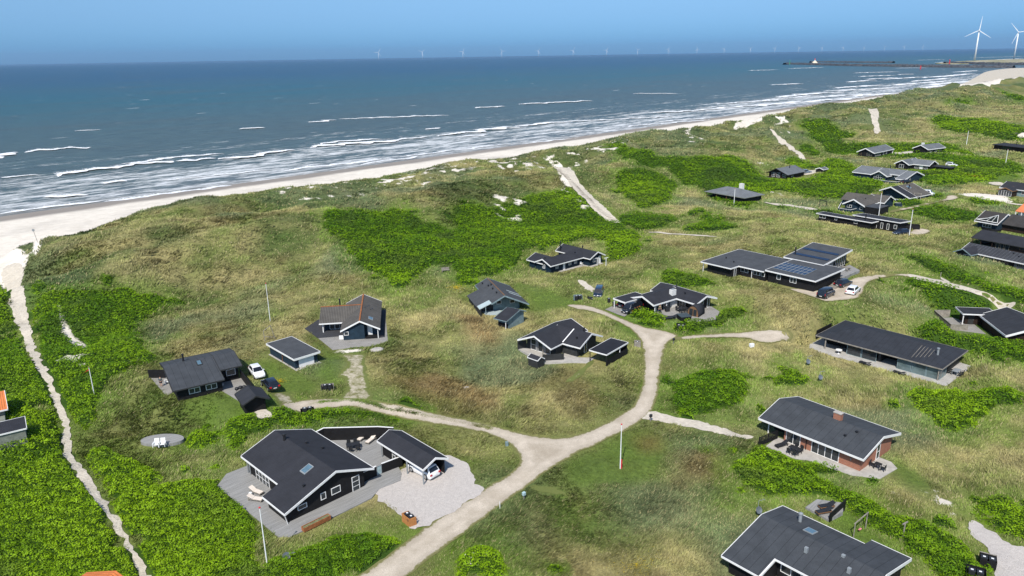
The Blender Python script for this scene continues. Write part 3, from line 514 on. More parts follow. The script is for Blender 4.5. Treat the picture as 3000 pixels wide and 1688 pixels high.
seam = k.fin(k.mix(k.mth('MULTIPLY', foam, .78), deep, (.74, .76, .78)), k.ramp(foam, [(0, .38), (1, .85)]), .35)
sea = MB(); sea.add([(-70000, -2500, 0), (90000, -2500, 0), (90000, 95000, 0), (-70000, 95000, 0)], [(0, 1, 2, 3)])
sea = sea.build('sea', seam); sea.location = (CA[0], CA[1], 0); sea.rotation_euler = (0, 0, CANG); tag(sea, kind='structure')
# breaking waves: low rolls of water with a white ragged crest
def foam_streaks(lst):
    V_, Q_, C_ = [], [], []
    for (a, b, w, hh) in lst:
        p0 = np.array(W(a, 0)[:2]); p1 = np.array(W(b, 0)[:2]); L = np.hypot(*(p1-p0)); u = (p1-p0)/L; n = np.array([-u[1], u[0]])
        m = max(10, int(L/1.6)); nc = 9; k0 = sum(len(x) for x in V_)
        tt_ = np.linspace(0, 1, m); env = np.clip(np.minimum(tt_, 1-tt_)*6, 0, 1)**.6
        x = p0[0]+u[0]*L*tt_; y = p0[1]+u[1]*L*tt_
        ww = w*env*(.55+.9*vn(x/5, y/5, 3)); of = (fbm(x, y, 9, 5, 3))*w*.5
        g = []
        for j in range(nc):
            q = j/(nc-1); d = of+(q-.15)*ww*(1+.5*(vn(x/1.5, y/1.5, j)-.5)*(q > .5)); z = .03+hh*env*np.exp(-((q-.12)/.16)**2)*(1+.3*(vn(x/2, y/2, 8)-.5))
            g.append(np.stack([x+n[0]*d, y+n[1]*d, z], 1))
        g = np.stack(g, 1); V_.append(g.reshape(-1, 3)); C_.append(np.tile(np.linspace(0, 1, nc), m))
        I = np.arange(m*nc).reshape(m, nc)+k0; Q_.append(np.stack([I[:-1, :-1], I[1:, :-1], I[1:, 1:], I[:-1, 1:]], -1).reshape(-1, 4))
    return np.concatenate(V_), np.concatenate(Q_), np.concatenate(C_)
k = NT('surf'); tc = k.n('NewGeometry').outputs['Position']; n_ = k.noise(tc, .8, 5, .7); a = A('q') if 0 else k.n('Attribute', attribute_name='q').outputs['Fac']
al = k.mth('MULTIPLY', k.mth('ADD', k.mth('MULTIPLY', k.mth('SUBTRACT', n_, .5), 3.0), k.mth('SUBTRACT', 1.0, k.mth('MULTIPLY', a, 1.9))), 4, clamp=True)
k.l(al, k.b.inputs['Alpha']); k.bump(n_, .3, .5); M_SURF = k.fin(k.ramp(n_, [(.3, (.66, .69, .72)), (.6, (.84, .85, .86))]), .8, .2)
S_ = [((132,443),(300,420),7,.9),((230,428),(440,405),9,.8),((440,405),(545,398),7,.6),((545,400),(750,378),9,1.1),((0,398),(40,383),8,.8),((60,383),(230,370),9,.6),((300,412),(560,385),5,.4),((105,500),(225,490),6,.8),((255,460),(320,456),5,.5),((0,448),(100,440),4,.4),
 ((780,372),(1020,352),9,1.2),((800,362),(960,350),6,.7),((1000,350),(1080,345),5,.6),((1095,342),(1320,320),10,1.2),((1300,318),(1420,306),7,.8),((1420,306),(1560,300),6,.6),((600,325),(668,322),5,.9),((785,308),(850,302),8,.5),((850,300),(1130,290),8,.5),((1195,272),(1275,268),9,.8),((1310,263),(1490,254),9,1.2),((1340,312),(1400,309),6,1.2),((1065,325),(1110,322),6,.5),
 ((1360,330),(1470,325),4,.5),((1150,345),(1230,340),5,.5),((1590,236),(1705,236),5,.8),((1635,285),(1750,280),6,1.0),((1560,300),(1700,292),5,.6),((1740,280),(1900,265),7,.9),((1800,262),(2000,250),7,.8),((1900,255),(2060,240),6,.7),((1560,320),(1800,300),4,.5),((1640,307),(1780,298),4,.5),((1850,285),(1950,275),4,.5),((185,330),(255,326),4,.3),
 ((700,430),(990,398),4,.3),((900,415),(1060,393),3,.3),((400,455),(700,425),3,.3),((0,538),(260,505),3,.3),((260,508),(600,465),3,.25),((1000,395),(1300,360),3,.3),((1300,362),(1600,335),3,.25)]
S2 = [((2255,188),(2300,187)),((1880,178),(1960,176)),((1985,173),(2070,170)),((2150,184),(2260,181)),((2160,193),(2250,190)),((2130,207),(2200,203)),((2220,200),(2330,194)),((2080,230),(2250,222)),((2240,215),(2380,205)),((2000,238),(2120,232)),((2300,225),(2420,212)),((2150,243),(2260,235)),((2260,235),(2400,222)),((2300,205),(2390,197)),((2390,190),(2450,186)),((2250,172),(2330,171)),((1950,214),(2010,211)),((2350,158),(2480,152)),((2300,152),(2380,150)),((2440,146),(2575,142)),((2480,152),(2575,147)),((2100,222),(2220,214)),((2050,245),(2200,236)),((2260,213),(2340,208)),((2180,200),(2260,196)),((2340,215),(2440,205)),((1950,245),(2060,236)),((2330,196),(2420,189)),((2400,182),(2460,178)),((1900,268),(2020,256)),((2020,258),(2160,246))]
sv, sq, sc_ = foam_streaks([(OV(*a), OV(*b), w*3.0, z) for a, b, w, z in S_]+[(OV(*a), OV(*b), 34, 1.0) for a, b in S2])
surf = raw('surf', sv, quad=sq, mat=M_SURF, attrs=dict(q=sc_), smooth=True); tag(surf, 'white foam of breaking waves rolling toward the beach', kind='stuff')
# ---------------------------------------------------------------- building materials
def boards(name, col, n=6.5, dep=.55, horiz=False):
    k = NT(name); tc = k.n('TexCoord').outputs['Object']; sx = k.n('SeparateXYZ'); k.l(tc, sx.inputs[0])
    q = sx.outputs[2] if horiz else k.mth('ADD', sx.outputs[0], sx.outputs[1])
    fr = k.mth('FRACT', k.mth('MULTIPLY', q, n)); ln = k.ramp(fr, [(0, (dep,)*3), (.12, (1, 1, 1)), (.88, (1, 1, 1)), (1, (dep,)*3)])
    b = k.ramp(k.noise(tc, 1.7, 4), [(.3, tuple(c*.8 for c in col)), (.7, tuple(c*1.25 for c in col))]); k.bump(ln, .02)
    return k.fin(k.mix(1, b, ln, 'MULTIPLY'), .7, .2)
def roofm(name, col, ax, kind='felt', sp=1.0, stain=None):
    k = NT(name); tc = k.n('TexCoord').outputs['Object']; sx = k.n('SeparateXYZ'); k.l(tc, sx.inputs[0]); a = sx.outputs[0 if ax == 'x' else 1]; t = sx.outputs[1 if ax == 'x' else 0]
    base = k.mix(.9, k.ramp(k.noise(tc, .6, 5, .65), [(.3, tuple(c*.82 for c in col)), (.7, tuple(c*1.2 for c in col))]), k.ramp(k.noise(tc, 14, 2), [(.3, (.82, .82, .82)), (.7, (1.2, 1.2, 1.2))]), 'MULTIPLY')
    if kind == 'seam': ln = k.ramp(k.mth('FRACT', k.mth('DIVIDE', a, sp)), [(0, (.42,)*3), (.04, (.42,)*3), (.06, (1.2,)*3), (.09, (1, 1, 1)), (1, (1, 1, 1))])
    elif kind == 'bright': ln = k.ramp(k.mth('FRACT', k.mth('DIVIDE', a, sp)), [(0, (3.2,)*3), (.05, (3.2,)*3), (.08, (1, 1, 1)), (1, (1, 1, 1))])
    elif kind == 'corr': ln = k.ramp(k.mth('FRACT', k.mth('DIVIDE', a, .30)), [(0, (.5,)*3), (.3, (1.15,)*3), (.65, (1.1,)*3), (1, (.5,)*3)]); k.bump(ln, .04)
    else: ln = k.ramp(k.mth('FRACT', k.mth('MULTIPLY', t, 4.0)), [(0, (.8,)*3), (.15, (1, 1, 1)), (1, (1, 1, 1))])
    c = k.mix(1, base, ln, 'MULTIPLY')
    if kind == 'tile':
        l2 = k.ramp(k.mth('FRACT', k.mth('MULTIPLY', a, 3.6)), [(0, (.5,)*3), (.25, (1.1,)*3), (.8, (1.1,)*3), (1, (.5,)*3)]); c = k.mix(1, c, l2, 'MULTIPLY')
    return k.fin(c, .85, .25)
def glassm():
    k = NT('window_glass'); tc = k.n('TexCoord').outputs['Object']; k.fin(k.mix(k.noise(tc, .9, 3), (.006, .009, .012), (.05, .06, .065)), .07, .6); return k.m
M_WH = matp('white_paint', (.78, .77, .75), .5, .4, .04); M_GLS = glassm(); M_BLK = boards('black_boards', (.0125, .012, .013)); M_NAVY = boards('navy_boards', (.017, .034, .052)); M_NAVYH = boards('dark_blue_planks', (.010, .024, .040), 5, .6, True)
M_GREYB = boards('grey_blue_boards', (.20, .27, .285)); M_GRN = boards('grey_green_boards', (.21, .22, .185)); M_BRN = boards('dark_brown_boards', (.030, .018, .013)); M_DG = boards('dark_grey_boards', (.035, .036, .036)); M_MG = boards('mid_grey_boards', (.13, .14, .145))
M_RY = roofm('black_felt_roof', (.027, .028, .034), 'y'); M_RX = roofm('black_felt_roof_x', (.027, .028, .034), 'x'); M_RSX = roofm('seamed_felt_roof', (.050, .055, .062), 'x', 'seam', 1.0); M_RSY = roofm('seamed_felt_roof_y', (.030, .032, .038), 'y', 'seam', 1.0)
M_RG = roofm('grey_felt_roof', (.062, .066, .072), 'y'); M_RGX = roofm('grey_felt_roof_x', (.062, .066, .072), 'x'); M_RGL = roofm('slate_grey_roof', (.14, .15, .16), 'x', 'seam', .9); M_RGLY = roofm('slate_grey_roof_y', (.12, .13, .14), 'y', 'seam', .9)
M_RBR = roofm('brown_corrugated_roof', (.098, .090, .080), 'y', 'corr'); M_RBRX = roofm('brown_corrugated_roof_x', (.098, .090, .080), 'x', 'corr'); M_RTI = roofm('orange_tile_roof', (.55, .17, .055), 'x', 'tile'); M_RCR = roofm('dark_corrugated_roof', (.05, .046, .044), 'x', 'corr'); M_RBS = roofm('ribbed_dark_roof', (.040, .042, .048), 'x', 'bright', .8)
M_BLKM = matp('black_metal', (.018, .018, .02), .45, .4); M_GRM = matp('grey_metal', (.25, .27, .28), .4, .5, .05); M_RUST = matp('rusty_steel', (.30, .115, .045), .85, .2, .2, 2.5); M_WD = matp('weathered_wood', (.26, .235, .20), .85, .2, .2, 2); M_TEAK = matp('brown_wood', (.20, .11, .055), .7, .3, .15, 3)
M_WP = matp('white_plastic', (.80, .80, .79), .4, .4, .03); M_BP = matp('black_plastic', (.022, .023, .026), .5, .4, .1); M_CON = matp('concrete', (.40, .375, .34), .9, .2, .1, 1.5); M_CRM = matp('cream_cushion', (.68, .60, .52), .85, .1, .05); M_RED = matp('red_paint', (.55, .035, .04), .5, .3)
def brickm():
    k = NT('red_brick'); tc = k.n('TexCoord').outputs['Object']; sx = k.n('SeparateXYZ'); k.l(tc, sx.inputs[0]); cb_ = k.n('CombineXYZ'); k.l(k.mth('ADD', sx.outputs[0], sx.outputs[1]), cb_.inputs[0]); k.l(sx.outputs[2], cb_.inputs[1])
    br = k.n('TexBrick'); k.l(cb_.outputs[0], br.inputs['Vector']); br.inputs['Scale'].default_value = 4.2; br.inputs['Mortar Size'].default_value = .022
    br.inputs['Color1'].default_value = (.27, .095, .055, 1); br.inputs['Color2'].default_value = (.40, .165, .095, 1); br.inputs['Mortar'].default_value = (.30, .20, .16, 1); return k.fin(br.outputs[0], .85, .2)
M_BRICK = brickm()
def solarm():
    k = NT('solar_cells'); tc = k.n('TexCoord').outputs['Object']; k.fin(k.mix(k.noise(tc, 2), (.006, .012, .035), (.012, .022, .055)), .12, .6); return k.m
M_SOL = solarm()
# ---------------------------------------------------------------- house builder
def pz(prof, t):
    return float(np.interp(t, [p[0] for p in prof], [p[1] for p in prof]))
class House:
    def __init__(s, name, label, F, cat='house', group=None):
        s.F = F; s.e = empty(name, (F[0], F[1], F[2]), R(F[3]), label, cat, group)
    def P(s, name, mb, mat, **k): return mb.build(name, mat, k.pop('parent', s.e), **k)
    def box(s, name, mat, *a): m = MB(); m.box(*a); return s.P(name, m, mat)
    @staticmethod
    def ext(mb, pts, a0, a1, ax):
        """extrude a (t,z) outline along the ridge axis"""
        n = len(pts); f = (lambda t, a, z: (t, a, z)) if ax == 'y' else (lambda t, a, z: (a, t, z))
        vs = [f(t, a0, z) for t, z in pts]+[f(t, a1, z) for t, z in pts]
        fs = [tuple(range(n)), tuple(range(n, 2*n))[::-1]]+[(i, n+i, n+(i+1) % n, (i+1) % n) for i in range(n)]
        ar = sum(pts[i][0]*pts[(i+1) % n][1]-pts[(i+1) % n][0]*pts[i][1] for i in range(n))
        if (ar > 0) == (ax == 'y'): pass
        else: fs = [q[::-1] for q in fs]
        if ax == 'y': fs = [q for q in fs]
        mb.add(vs, fs)
    def roof(s, prof, a0, a1, ax, mat, trim=M_WH, th=.16, ends=(1, 1), eaves=(1, 1), td=.24, name='roof'):
        m = MB(); s.ext(m, prof+[(t, z-th) for t, z in prof[::-1]], a0, a1, ax); r = s.P(name, m, mat)
        if trim:
            for k_, a in ((0, a0), (1, a1)):
                if ends[k_]:
                    m = MB(); d = .06; lo, hi = (a-d, a+.0) if k_ == 0 else (a, a+d); s.ext(m, [(t, z+.05) for t, z in prof]+[(t, z-td) for t, z in prof[::-1]], lo, hi, ax); s.P('bargeboard', m, trim, parent=r)
            for k_, (t, z) in ((0, prof[0]), (1, prof[-1])):
                if eaves[k_]:
                    t0, t1 = (t-.07, t-.003) if k_ == 0 else (t+.003, t+.07); m = MB()
                    if ax == 'y': m.box(t0, t1, a0+.003, a1-.003, z-td*.85, z+.02)
                    else: m.box(a0+.003, a1-.003, t0, t1, z-td*.85, z+.02)
                    s.P('gutter', m, trim, parent=r)
        return r
    def wall(s, prof, t0, t1, a0, a1, ax, mat, zf=-.5, th=.17, name='wall'):
        ts = [t0]+[t for t, _ in prof if t0 < t < t1]+[t1]
        m = MB(); s.ext(m, [(t, pz(prof, t)-th) for t in ts]+[(t1, zf), (t0, zf)], a0, a1, ax); return s.P(name, m, mat)
    def wing(s, prof, a0, a1, ax, rm, wm, ot=(.5, .5), oa=(.5, .5), **k):
        s.roof(prof, a0, a1, ax, rm, **k)
        if wm: s.wall(prof, prof[0][0]+ot[0], prof[-1][0]-ot[1], a0+oa[0], a1-oa[1], ax, wm)
    def Tw(s, face, c, p):
        ang = {'S': 0, 'E': 90, 'N': 180, 'W': 270}[face]; o = (c, p, 0) if face in 'SN' else (p, c, 0)
        return Matrix.Translation(o) @ Matrix.Rotation(R(ang), 4, 'Z')
    def win(s, face, c, p, w, z0, hh, nx=2, ny=1, fm=None, kind='window', solid=False, fw=.075, glass=None):
        T = s.Tw(face, c, p); m = MB(); fm = fm or M_WH
        if solid:
            m.box(-w/2, w/2, -.05, .0, z0, z0+hh, T); o = s.P(kind, m, fm)
            m = MB(); m.box(w/2-.16, w/2-.06, -.09, -.05, z0+hh*.48, z0+hh*.52, T); m.build('handle', M_GRM, o); return o
        m.box(-w/2, w/2, -.06, 0, z0, z0+fw, T).box(-w/2, w/2, -.06, 0, z0+hh-fw, z0+hh, T)
        for i in range(nx+1):
            x = -w/2+i*(w-fw)/nx; m.box(x, x+fw, -.057, 0, z0+fw, z0+hh-fw, T)
        for j in range(1, ny):
            z = z0+j*(hh-fw)/ny; m.box(-w/2+fw, w/2-fw, -.052, 0, z, z+fw*.7, T)
        o = s.P(kind, m, fm); m = MB(); m.box(-w/2+fw*.5, w/2-fw*.5, -.03, -.012, z0+fw*.5, z0+hh-fw*.5, T); m.build('pane', glass or M_GLS, o); return o
    def flue(s, x, y, z0, z1, r=.14, mat=None):
        m = MB(); m.lathe([(r, z0), (r, z1-.15), (r*1.35, z1-.15), (r*1.35, z1), (r*.5, z1+.08)], 12, (x, y, 0)); s.P('chimney', m, mat or M_BLKM, smooth=False)
    def vent(s, x, y, z):
        m = MB(); m.lathe([(.10, z-.1), (.10, z+.18), (.19, z+.2), (.19, z+.3), (.04, z+.36)], 10, (x, y, 0)); s.P('roof_vent', m, M_BLKM)
    def onroof(s, prof, ax, t0, t1, a0, a1, hgt, name, mat, parent=None, z0=.012):
        q = [(t0, a0), (t1, a0), (t1, a1), (t0, a1)]; z = [pz(prof, t)+z0 for t, _ in q]; z2 = [v+hgt for v in z]
        pts = [(t, a) if ax == 'y' else (a, t) for t, a in q]
        ar = sum(pts[i][0]*pts[(i+1) % 4][1]-pts[(i+1) % 4][0]*pts[i][1] for i in range(4))
        if ar < 0: pts, z, z2 = pts[::-1], z[::-1], z2[::-1]
        m = MB(); m.prism(pts, z, z2); return m.build(name, mat, parent or s.e)
    def sky(s, prof, ax, t0, t1, a0, a1, fm=None):
        o = s.onroof(prof, ax, t0, t1, a0, a1, .09, 'skylight', fm or M_GRM); s.onroof(prof, ax, t0+.12, t1-.12, a0+.12, a1-.12, .025, 'pane', M_SKY, o, .105)
    def post(s, x, y, z, w=.12, mat=None, z0=-.2):
        s.box('post', mat or M_WH, x-w/2, x+w/2, y-w/2, y+w/2, z0, z)
M_SKY = matp('skylight_glass', (.10, .17, .22), .08, .7, .1)
def slab(name, pts, z0, z1, mat, label=None, cat=None, kind=None, clear=True):
    """flat platform from world points"""
    p = [tuple(q[:2]) for q in pts]; c = np.mean(p, 0); m = MB(); m.prism([(a-c[0], b-c[1]) for a, b in p], z0, z1); o = m.build(name, mat); o.location = (c[0], c[1], 0)
    if clear: XCL.append(np.array(p))
    return tag(o, label, cat, kind=kind)
def atz(f, z, *pts): return [W(f(*p), z) for p in pts]
def wallrun(name, label, pts, z0, hts, mat, cap=M_WH, th=.10, cat='fence', group=None, base=None):
    """fence along world points with a coping"""
    c = np.array(pts[0][:2]); e = empty(name, (c[0], c[1], z0), 0, label, cat, group); m = MB(); m2 = MB()
    if not isinstance(hts, (list, tuple)): hts = [hts]*len(pts)
    for (a, b, h0, h1) in zip(pts[:-1], pts[1:], hts[:-1], hts[1:]):
        a = np.array(a[:2])-c; b = np.array(b[:2])-c; u = (b-a)/np.hypot(*(b-a)); n = np.array([-u[1], u[0]])*th/2
        q = [tuple(a-n), tuple(b-n), tuple(b+n), tuple(a+n)]; m.prism(q, -.4, [h0, h1, h1, h0]); n2 = n*1.7
        m2.prism([tuple(a-n2), tuple(b-n2), tuple(b+n2), tuple(a+n2)], [h0+.004, h1+.004, h1+.004, h0+.004], [h0+.07, h1+.07, h1+.07, h0+.07])
    m.build('board_panel', mat, e)
    if cap: m2.build('coping', cap, e)
    return e
# ---------------------------------------------------------------- house with carport in the foreground
H = House('summer_house', 'large black house with white bargeboards and wide wooden deck beside the gravel parking', F_MAIN)
pa = [(-12.05, 1.7), (-5.17, 4.16), (0, 2.3)]; pb = [(-10.0, 2.44), (-5.17, 4.16), (0, 2.3)]
H.wing(pa, 0, 5.1, 'y', M_RY, M_BLK, (.5, 1.2), (.5, .25), ends=(1, 0)); H.wing(pb, 5.1, 14.4, 'y', M_RY, M_BLK, (.55, 1.2), (-.1, .5), ends=(0, 1))
H.win('S', -9.6, .5, 1.2, 1.0, .62, 1); H.win('S', -6.85, .5, .7, .95, .9, 1); H.win('S', -5.15, .5, 1.25, .95, .9, 1); H.win('S', -2.4, .5, 1.05, .05, 2.0, 1, 3, kind='door')
H.win('W', 10.2, -9.45, 3.4, .05, 2.15, 4, 3); H.win('S', -9.0, 5.02, .5, .1, 1.9, 1, 2) if 0 else None
for y in (13.2, 13.8): H.post(-9.6, y, 2.4, .11, M_GRM)
H.flue(-5.5, 11.3, 3.8, 4.9, .17); H.sky(pa, 'y', -7.5, -6.2, 3.2, 4.3); H.vent(-8.6, 1.6, 2.95); H.vent(-2.6, 7.2, 3.2); H.vent(-3.6, 9.3, 3.55)
m = MB(); m.tube((-12.0, .2, 1.6), (-11.6, .25, -.2), .05); H.P('downpipe', m, M_WH)
dk = [W(Z1(*p), 10.2) for p in [(105,635),(180,535),(360,465),(700,430)]]+[FL(F_MAIN, .5, 13.5), FL(F_MAIN, 2.0, 13.7), FL(F_MAIN, 6.9, 8.6), FL(F_MAIN, 8, 7.4)]+[FL(F_MAIN, 4.6, 1.6)]+[W(Z1(*p), 10.2) for p in [(1650,530),(1640,590),(1465,660),(1400,735),(1030,920),(715,1060),(610,1060)]]
slab('wooden_deck', dk, 9.4, 10.14, M_DK, 'weathered grey plank deck wrapping round the large black house', 'deck')
C_ = House('carport', 'black roofed carport with one enclosed end over a white car', F_CAR, 'carport')
pc = [(0, 2.2), (1.95, 3.06), (3.9, 2.2)]
C_.roof(pc, 0, 10, 'y', M_RY); C_.wall(pc, .5, 3.5, 6.2, 9.6, 'y', M_BLK); C_.box('side_wall', M_BLK, 3.45, 3.55, .35, 6.2, -.3, 2.2)
for y in (.12, 3.5): C_.post(.06, y, 2.1, .14, M_GRM)
C_.win('W', 7.0, .5, .7, .2, 1.9, 1, 2, kind='door'); C_.post(.1, 9.2, 2.1, .1, M_GRM)
wallrun('privacy_screen', 'black board screen with white coping sheltering the lounge deck', [FL(F_MAIN, -.5, 14.3), FL(F_MAIN, 1.6, 14.0), FL(F_MAIN, 6.9, 8.9), FL(F_MAIN, 8.4, 7.4)], 10.1, [1.5, 1.9, 1.9, 1.7], M_BLK)
wallrun('board_fence', 'low black board fence with white coping joining house and carport', [FL(F_MAIN, 2.0, 1.35), FL(F_MAIN, 4.9, 1.0), FL(F_MAIN, 5.6, 1.6)], 10.1, [1.35, 1.35, 1.35], M_BLK)
wallrun('board_fence', 'short black board fence with white coping beside the glass gate at the big house', [FL(F_MAIN, -1.1, 1.3), FL(F_MAIN, 1.2, 1.35)], 10.1, [1.35, 1.35], M_BLK)
g = House('glass_gate', 'frosted glass gate between the black fences of the deck', FL(F_MAIN, 1.2, 1.35, 0, 10.14), 'gate'); g.win('S', .4, 0, .75, 0, 1.25, 1, 1, M_GRM, 'gate_frame', glass=matp('frosted_glass', (.35, .45, .45), .3, .5))
p_ = House('planter_box', 'long rusty steel planter box on the edge of the deck', FL(F_MAIN, -11.2, -2.5, 0, 10.14), 'planter')
m = MB(); m.box(0, 3.4, 0, .06, 0, .5).box(0, 3.4, .54, .6, 0, .5).box(0, .06, .06, .54, 0, .5).box(3.34, 3.4, .06, .54, 0, .5); p_.P('planter_wall', m, M_RUST); p_.box('soil', matp('soil', (.16, .17, .09), .95, .1, .3, 6), .06, 3.34, .06, .54, 0, .42)
# ---------------------------------------------------------------- left house, its shed and terraces
H = House('summer_house', 'long black summer house with seamed grey roof behind the white and the black hatchback', F_LEFT)
q1 = [(0, 2.1), (7.3, 3.42), (11, 2.75)]; q2 = [(2.75, 2.6), (7.3, 3.42), (11, 2.75)]
H.wing(q1, 0, 7.25, 'x', M_RSX, M_BLK, (.7, .5), (.6, .3), trim=M_DG, td=.2, ends=(1, 1)); H.wing(q2, 7.25, 10.6, 'x', M_RSX, M_BLK, (1.1, .5), (-.2, .5), trim=M_DG, td=.2, ends=(0, 1))
H.win('S', 3.0, .7, 1.6, .75, .85, 2); H.win('S', 5.4, .7, 1.6, .75, .85, 2); H.win('S', 9.0, 3.85, 1.4, .95, 1.0, 1); H.sky(q1, 'x', 5.4, 6.8, 4.6, 5.4, M_DG); H.flue(3.1, 8.3, 3.1, 4.4, .15)
slab('patio', atz(Z2, 12.1, (130,965),(265,1120),(300,1122),(345,1090),(262,930)), 11.5, 12.1, M_PV, kind='structure'); slab('patio', [FL(F_LEFT, 6.5, 1.9), FL(F_LEFT, 7.3, -1.2), FL(F_LEFT, 8.2, -5.2), FL(F_LEFT, 10.4, -4.5), FL(F_LEFT, 10.4, 3.9), FL(F_LEFT, 7, 3.9)], 11.5, 12.08, M_PV, kind='structure')
wallrun('board_fence', 'black board fence at the far left end of the long seamed-roof house', [FL(F_LEFT, -1.7, 12.4), FL(F_LEFT, .5, 10.9)], 12, [1.5, 1.5], M_BLK, None); wallrun('board_fence', 'black board fence between the terrace and the parked white hatchback', [FL(F_LEFT, 10.45, 4.0), FL(F_LEFT, 10.5, -3.9)], 12, [1.5, 1.5], M_BLK, None)
S_H = House('garden_shed', 'small black shed with grey gable roof below the black hatchback', FL(F_LEFT, 7.35, -10.1), 'shed'); ps = [(0, 1.85), (1.95, 2.75), (3.8, 1.85)]
S_H.wing(ps, 0, 4.4, 'y', M_RSY, M_BLK, (.45, .45), (.9, .4), trim=M_DG, td=.16)
# ---------------------------------------------------------------- garage
H = House('garage', 'blue single garage with flat felt roof and white door', F_GAR, 'garage'); pg_ = [(0, 1.95), (4.7, 1.97)]
H.wing(pg_, 0, 9.75, 'y', M_RG, M_NAVY, (.35, .35), (.45, .35), td=.3); H.win('S', 2.35, .45, 2.7, .02, 1.62, solid=True, kind='garage_door'); H.box('concrete_base', M_CON, .05, 4.65, -.3, 9.5, -.6, .05)
m = MB(); m.tube((.3, 4.8, 1.8), (.3, 4.8, .05), .04); H.P('downpipe', m, M_RUST)
# ---------------------------------------------------------------- blue house with brown corrugated roof
H = House('summer_house', 'blue boarded house with brown corrugated roof and orange ridge caps', F_OR); po = [(0, 1.95), (3.5, 3.65), (7.0, 1.95)]; pw = [(4.5, 2.0), (9.4, 3.6), (14, 2.1)]
H.roof(po, 0, 15.7, 'y', M_RBR, eaves=(0, 0)); H.roof(pw, -4.1, 3.5, 'x', M_RBRX, trim=M_WH, eaves=(1, 0), ends=(0, 0)); H.wall(po, .45, 4.2, .4, 15.2, 'y', M_NAVY); H.wall(po, 4.2, 6.5, 1.8, 15.1, 'y', M_NAVY); H.wall(pw, 6.3, 13.4, -3.4, 1, 'x', M_NAVY)
m = MB(); m.box(3.38, 3.62, -.04, 15.75, 3.63, 3.74); H.P('ridge_cap', m, M_RUST); m = MB(); m.box(-4.15, 3.3, 9.28, 9.5, 3.58, 3.68); H.P('ridge_cap', m, M_RUST)
H.win('S', 1.0, .4, .8, .95, .7, 1); H.win('S', 5.1, 1.8, .85, .1, 1.9, solid=True, kind='door'); H.win('S', -1.5, 6.3, 1.9, .15, 1.8, 2, 2); H.post(-3.5, 5.0, 1.9, .16); H.post(6.55, .35, 2.0, .12)
H.box('porch_step', M_BLK, 4.3, 6.6, .3, 1.75, -.3, .3); H.flue(-.6, 9.9, 3.2, 4.8, .13); H.sky(po, 'y', 4.9, 5.7, 2.8, 4.1)
for i in range(5): H.onroof(po, 'y', 4.0+.32*i, 4.22+.32*i, 8.2+.9*(i % 3), 8.5+.9*(i % 3), .03, 'roof_vent', M_BLKM)
slab('wooden_deck', atz(Z2, 12.1, (1553,512),(1675,430),(1900,470),(1905,580),(1675,600)), 11.4, 12.12, M_DKD, 'black stained plank deck in front of the blue house', 'deck')
slab('wooden_deck', [FL(F_OR, 6.7, .4), FL(F_OR, 7.7, .6), FL(F_OR, 7.7, 15.8), FL(F_OR, 6.7, 15.8)], 11.4, 12.1, M_DKD, 'narrow dark deck along the right side of the blue house', 'deck')
slab('patio', atz(Z2, 12, (1675,602),(1905,584),(1905,470),(2240,470),(2290,330),(2320,630),(2180,675),(1990,690),(1810,712)), 11.4, 12.06, M_PV, kind='structure')
# ---------------------------------------------------------------- dark blue house on the slope
H = House('summer_house', 'dark blue angled house with white-edged black roofs at the foot of the green slope', F_BLUE)
b1 = [(0, 2.1), (2.8, 3.3), (5.6, 2.1)]; b2 = [(0, 2.1), (3, 3.3), (6, 2.1)]; b3 = [(11, 2.1), (13.8, 3.4), (16.6, 2.1)]
H.wing(b1, -.2, 13.8, 'x', M_RX, M_NAVYH, (.7, .5), (.6, 1)); H.wing(b2, 2.8, 8.4, 'y', M_RY, M_NAVYH, ends=(0, 1)); H.wing(b3, -2.2, 9.5, 'y', M_RY, M_NAVYH, (.6, .6), (.7, .5))
H.win('W', 2.9, .4, .9, .9, 1.0, 2, 3); H.win('S', 2.6, .7, .9, .85, .95, 2, 3); H.win('S', 5.0, .7, .7, .1, 1.8, solid=True, kind='door'); H.win('S', 7.0, .7, .9, .85, .95, 2, 3); H.win('S', 9.0, .7, .9, .85, .95, 2, 3)
H.win('S', 13.2, -1.5, .9, .8, .95, 2, 3); H.win('S', 15.2, -1.5, .8, .1, 1.9, solid=True, kind='door'); H.flue(11.4, 8.2, 2.3, 4.6, .15); H.vent(10.2, 2.0, 3.0); H.vent(.7, 2.8, 3.3); H.flue(15.6, 4.5, 2.3, 3.4, .14)
slab('patio', [FL(F_BLUE, 3.2, -.1), FL(F_BLUE, 11, -.3), FL(F_BLUE, 11.6, -2.3), FL(F_BLUE, 16, -2.2), FL(F_BLUE, 16, -1.4), FL(F_BLUE, 11.7, -1.4), FL(F_BLUE, 11.7, .7), FL(F_BLUE, 3.2, .7)], 10.5, 11.1, M_CON, kind='structure')
# ---------------------------------------------------------------- pale blue-grey house and its shed
H = House('summer_house', 'pale grey-blue house with grey roof and low lean-to roofs beside the lawn', F_GREY); pgx = [(0, 2.35), (2.7, 3.74), (7.8, 1.4)]; pgl = [(-2.6, 1.3), (2.7, 3.7), (3.2, 3.5)]
H.roof(pgx, 0, 13.0, 'y', M_RG, trim=M_GREYB, eaves=(1, 0)); H.roof([(-2.6, 1.35), (0, 2.45)], 2.0, 9.9, 'y', M_RG, trim=None); H.roof([(-2.5, 1.5), (-.02, 2.5)], .1, 2.0, 'y', matp('pale_roofing_sheet', (.42, .50, .50), .4, .4, .06), trim=None)
H.wall(pgx, .9, 6.4, 2.2, 12.5, 'y', M_GREYB); H.wall([(-2.6, 1.35), (1, 2.9)], -2.3, .9, 2.3, 9.6, 'y', M_DG); H.box('garden_wall', M_DG, -2.4, -2.25, -.3, 2.3, -.3, 1.3)
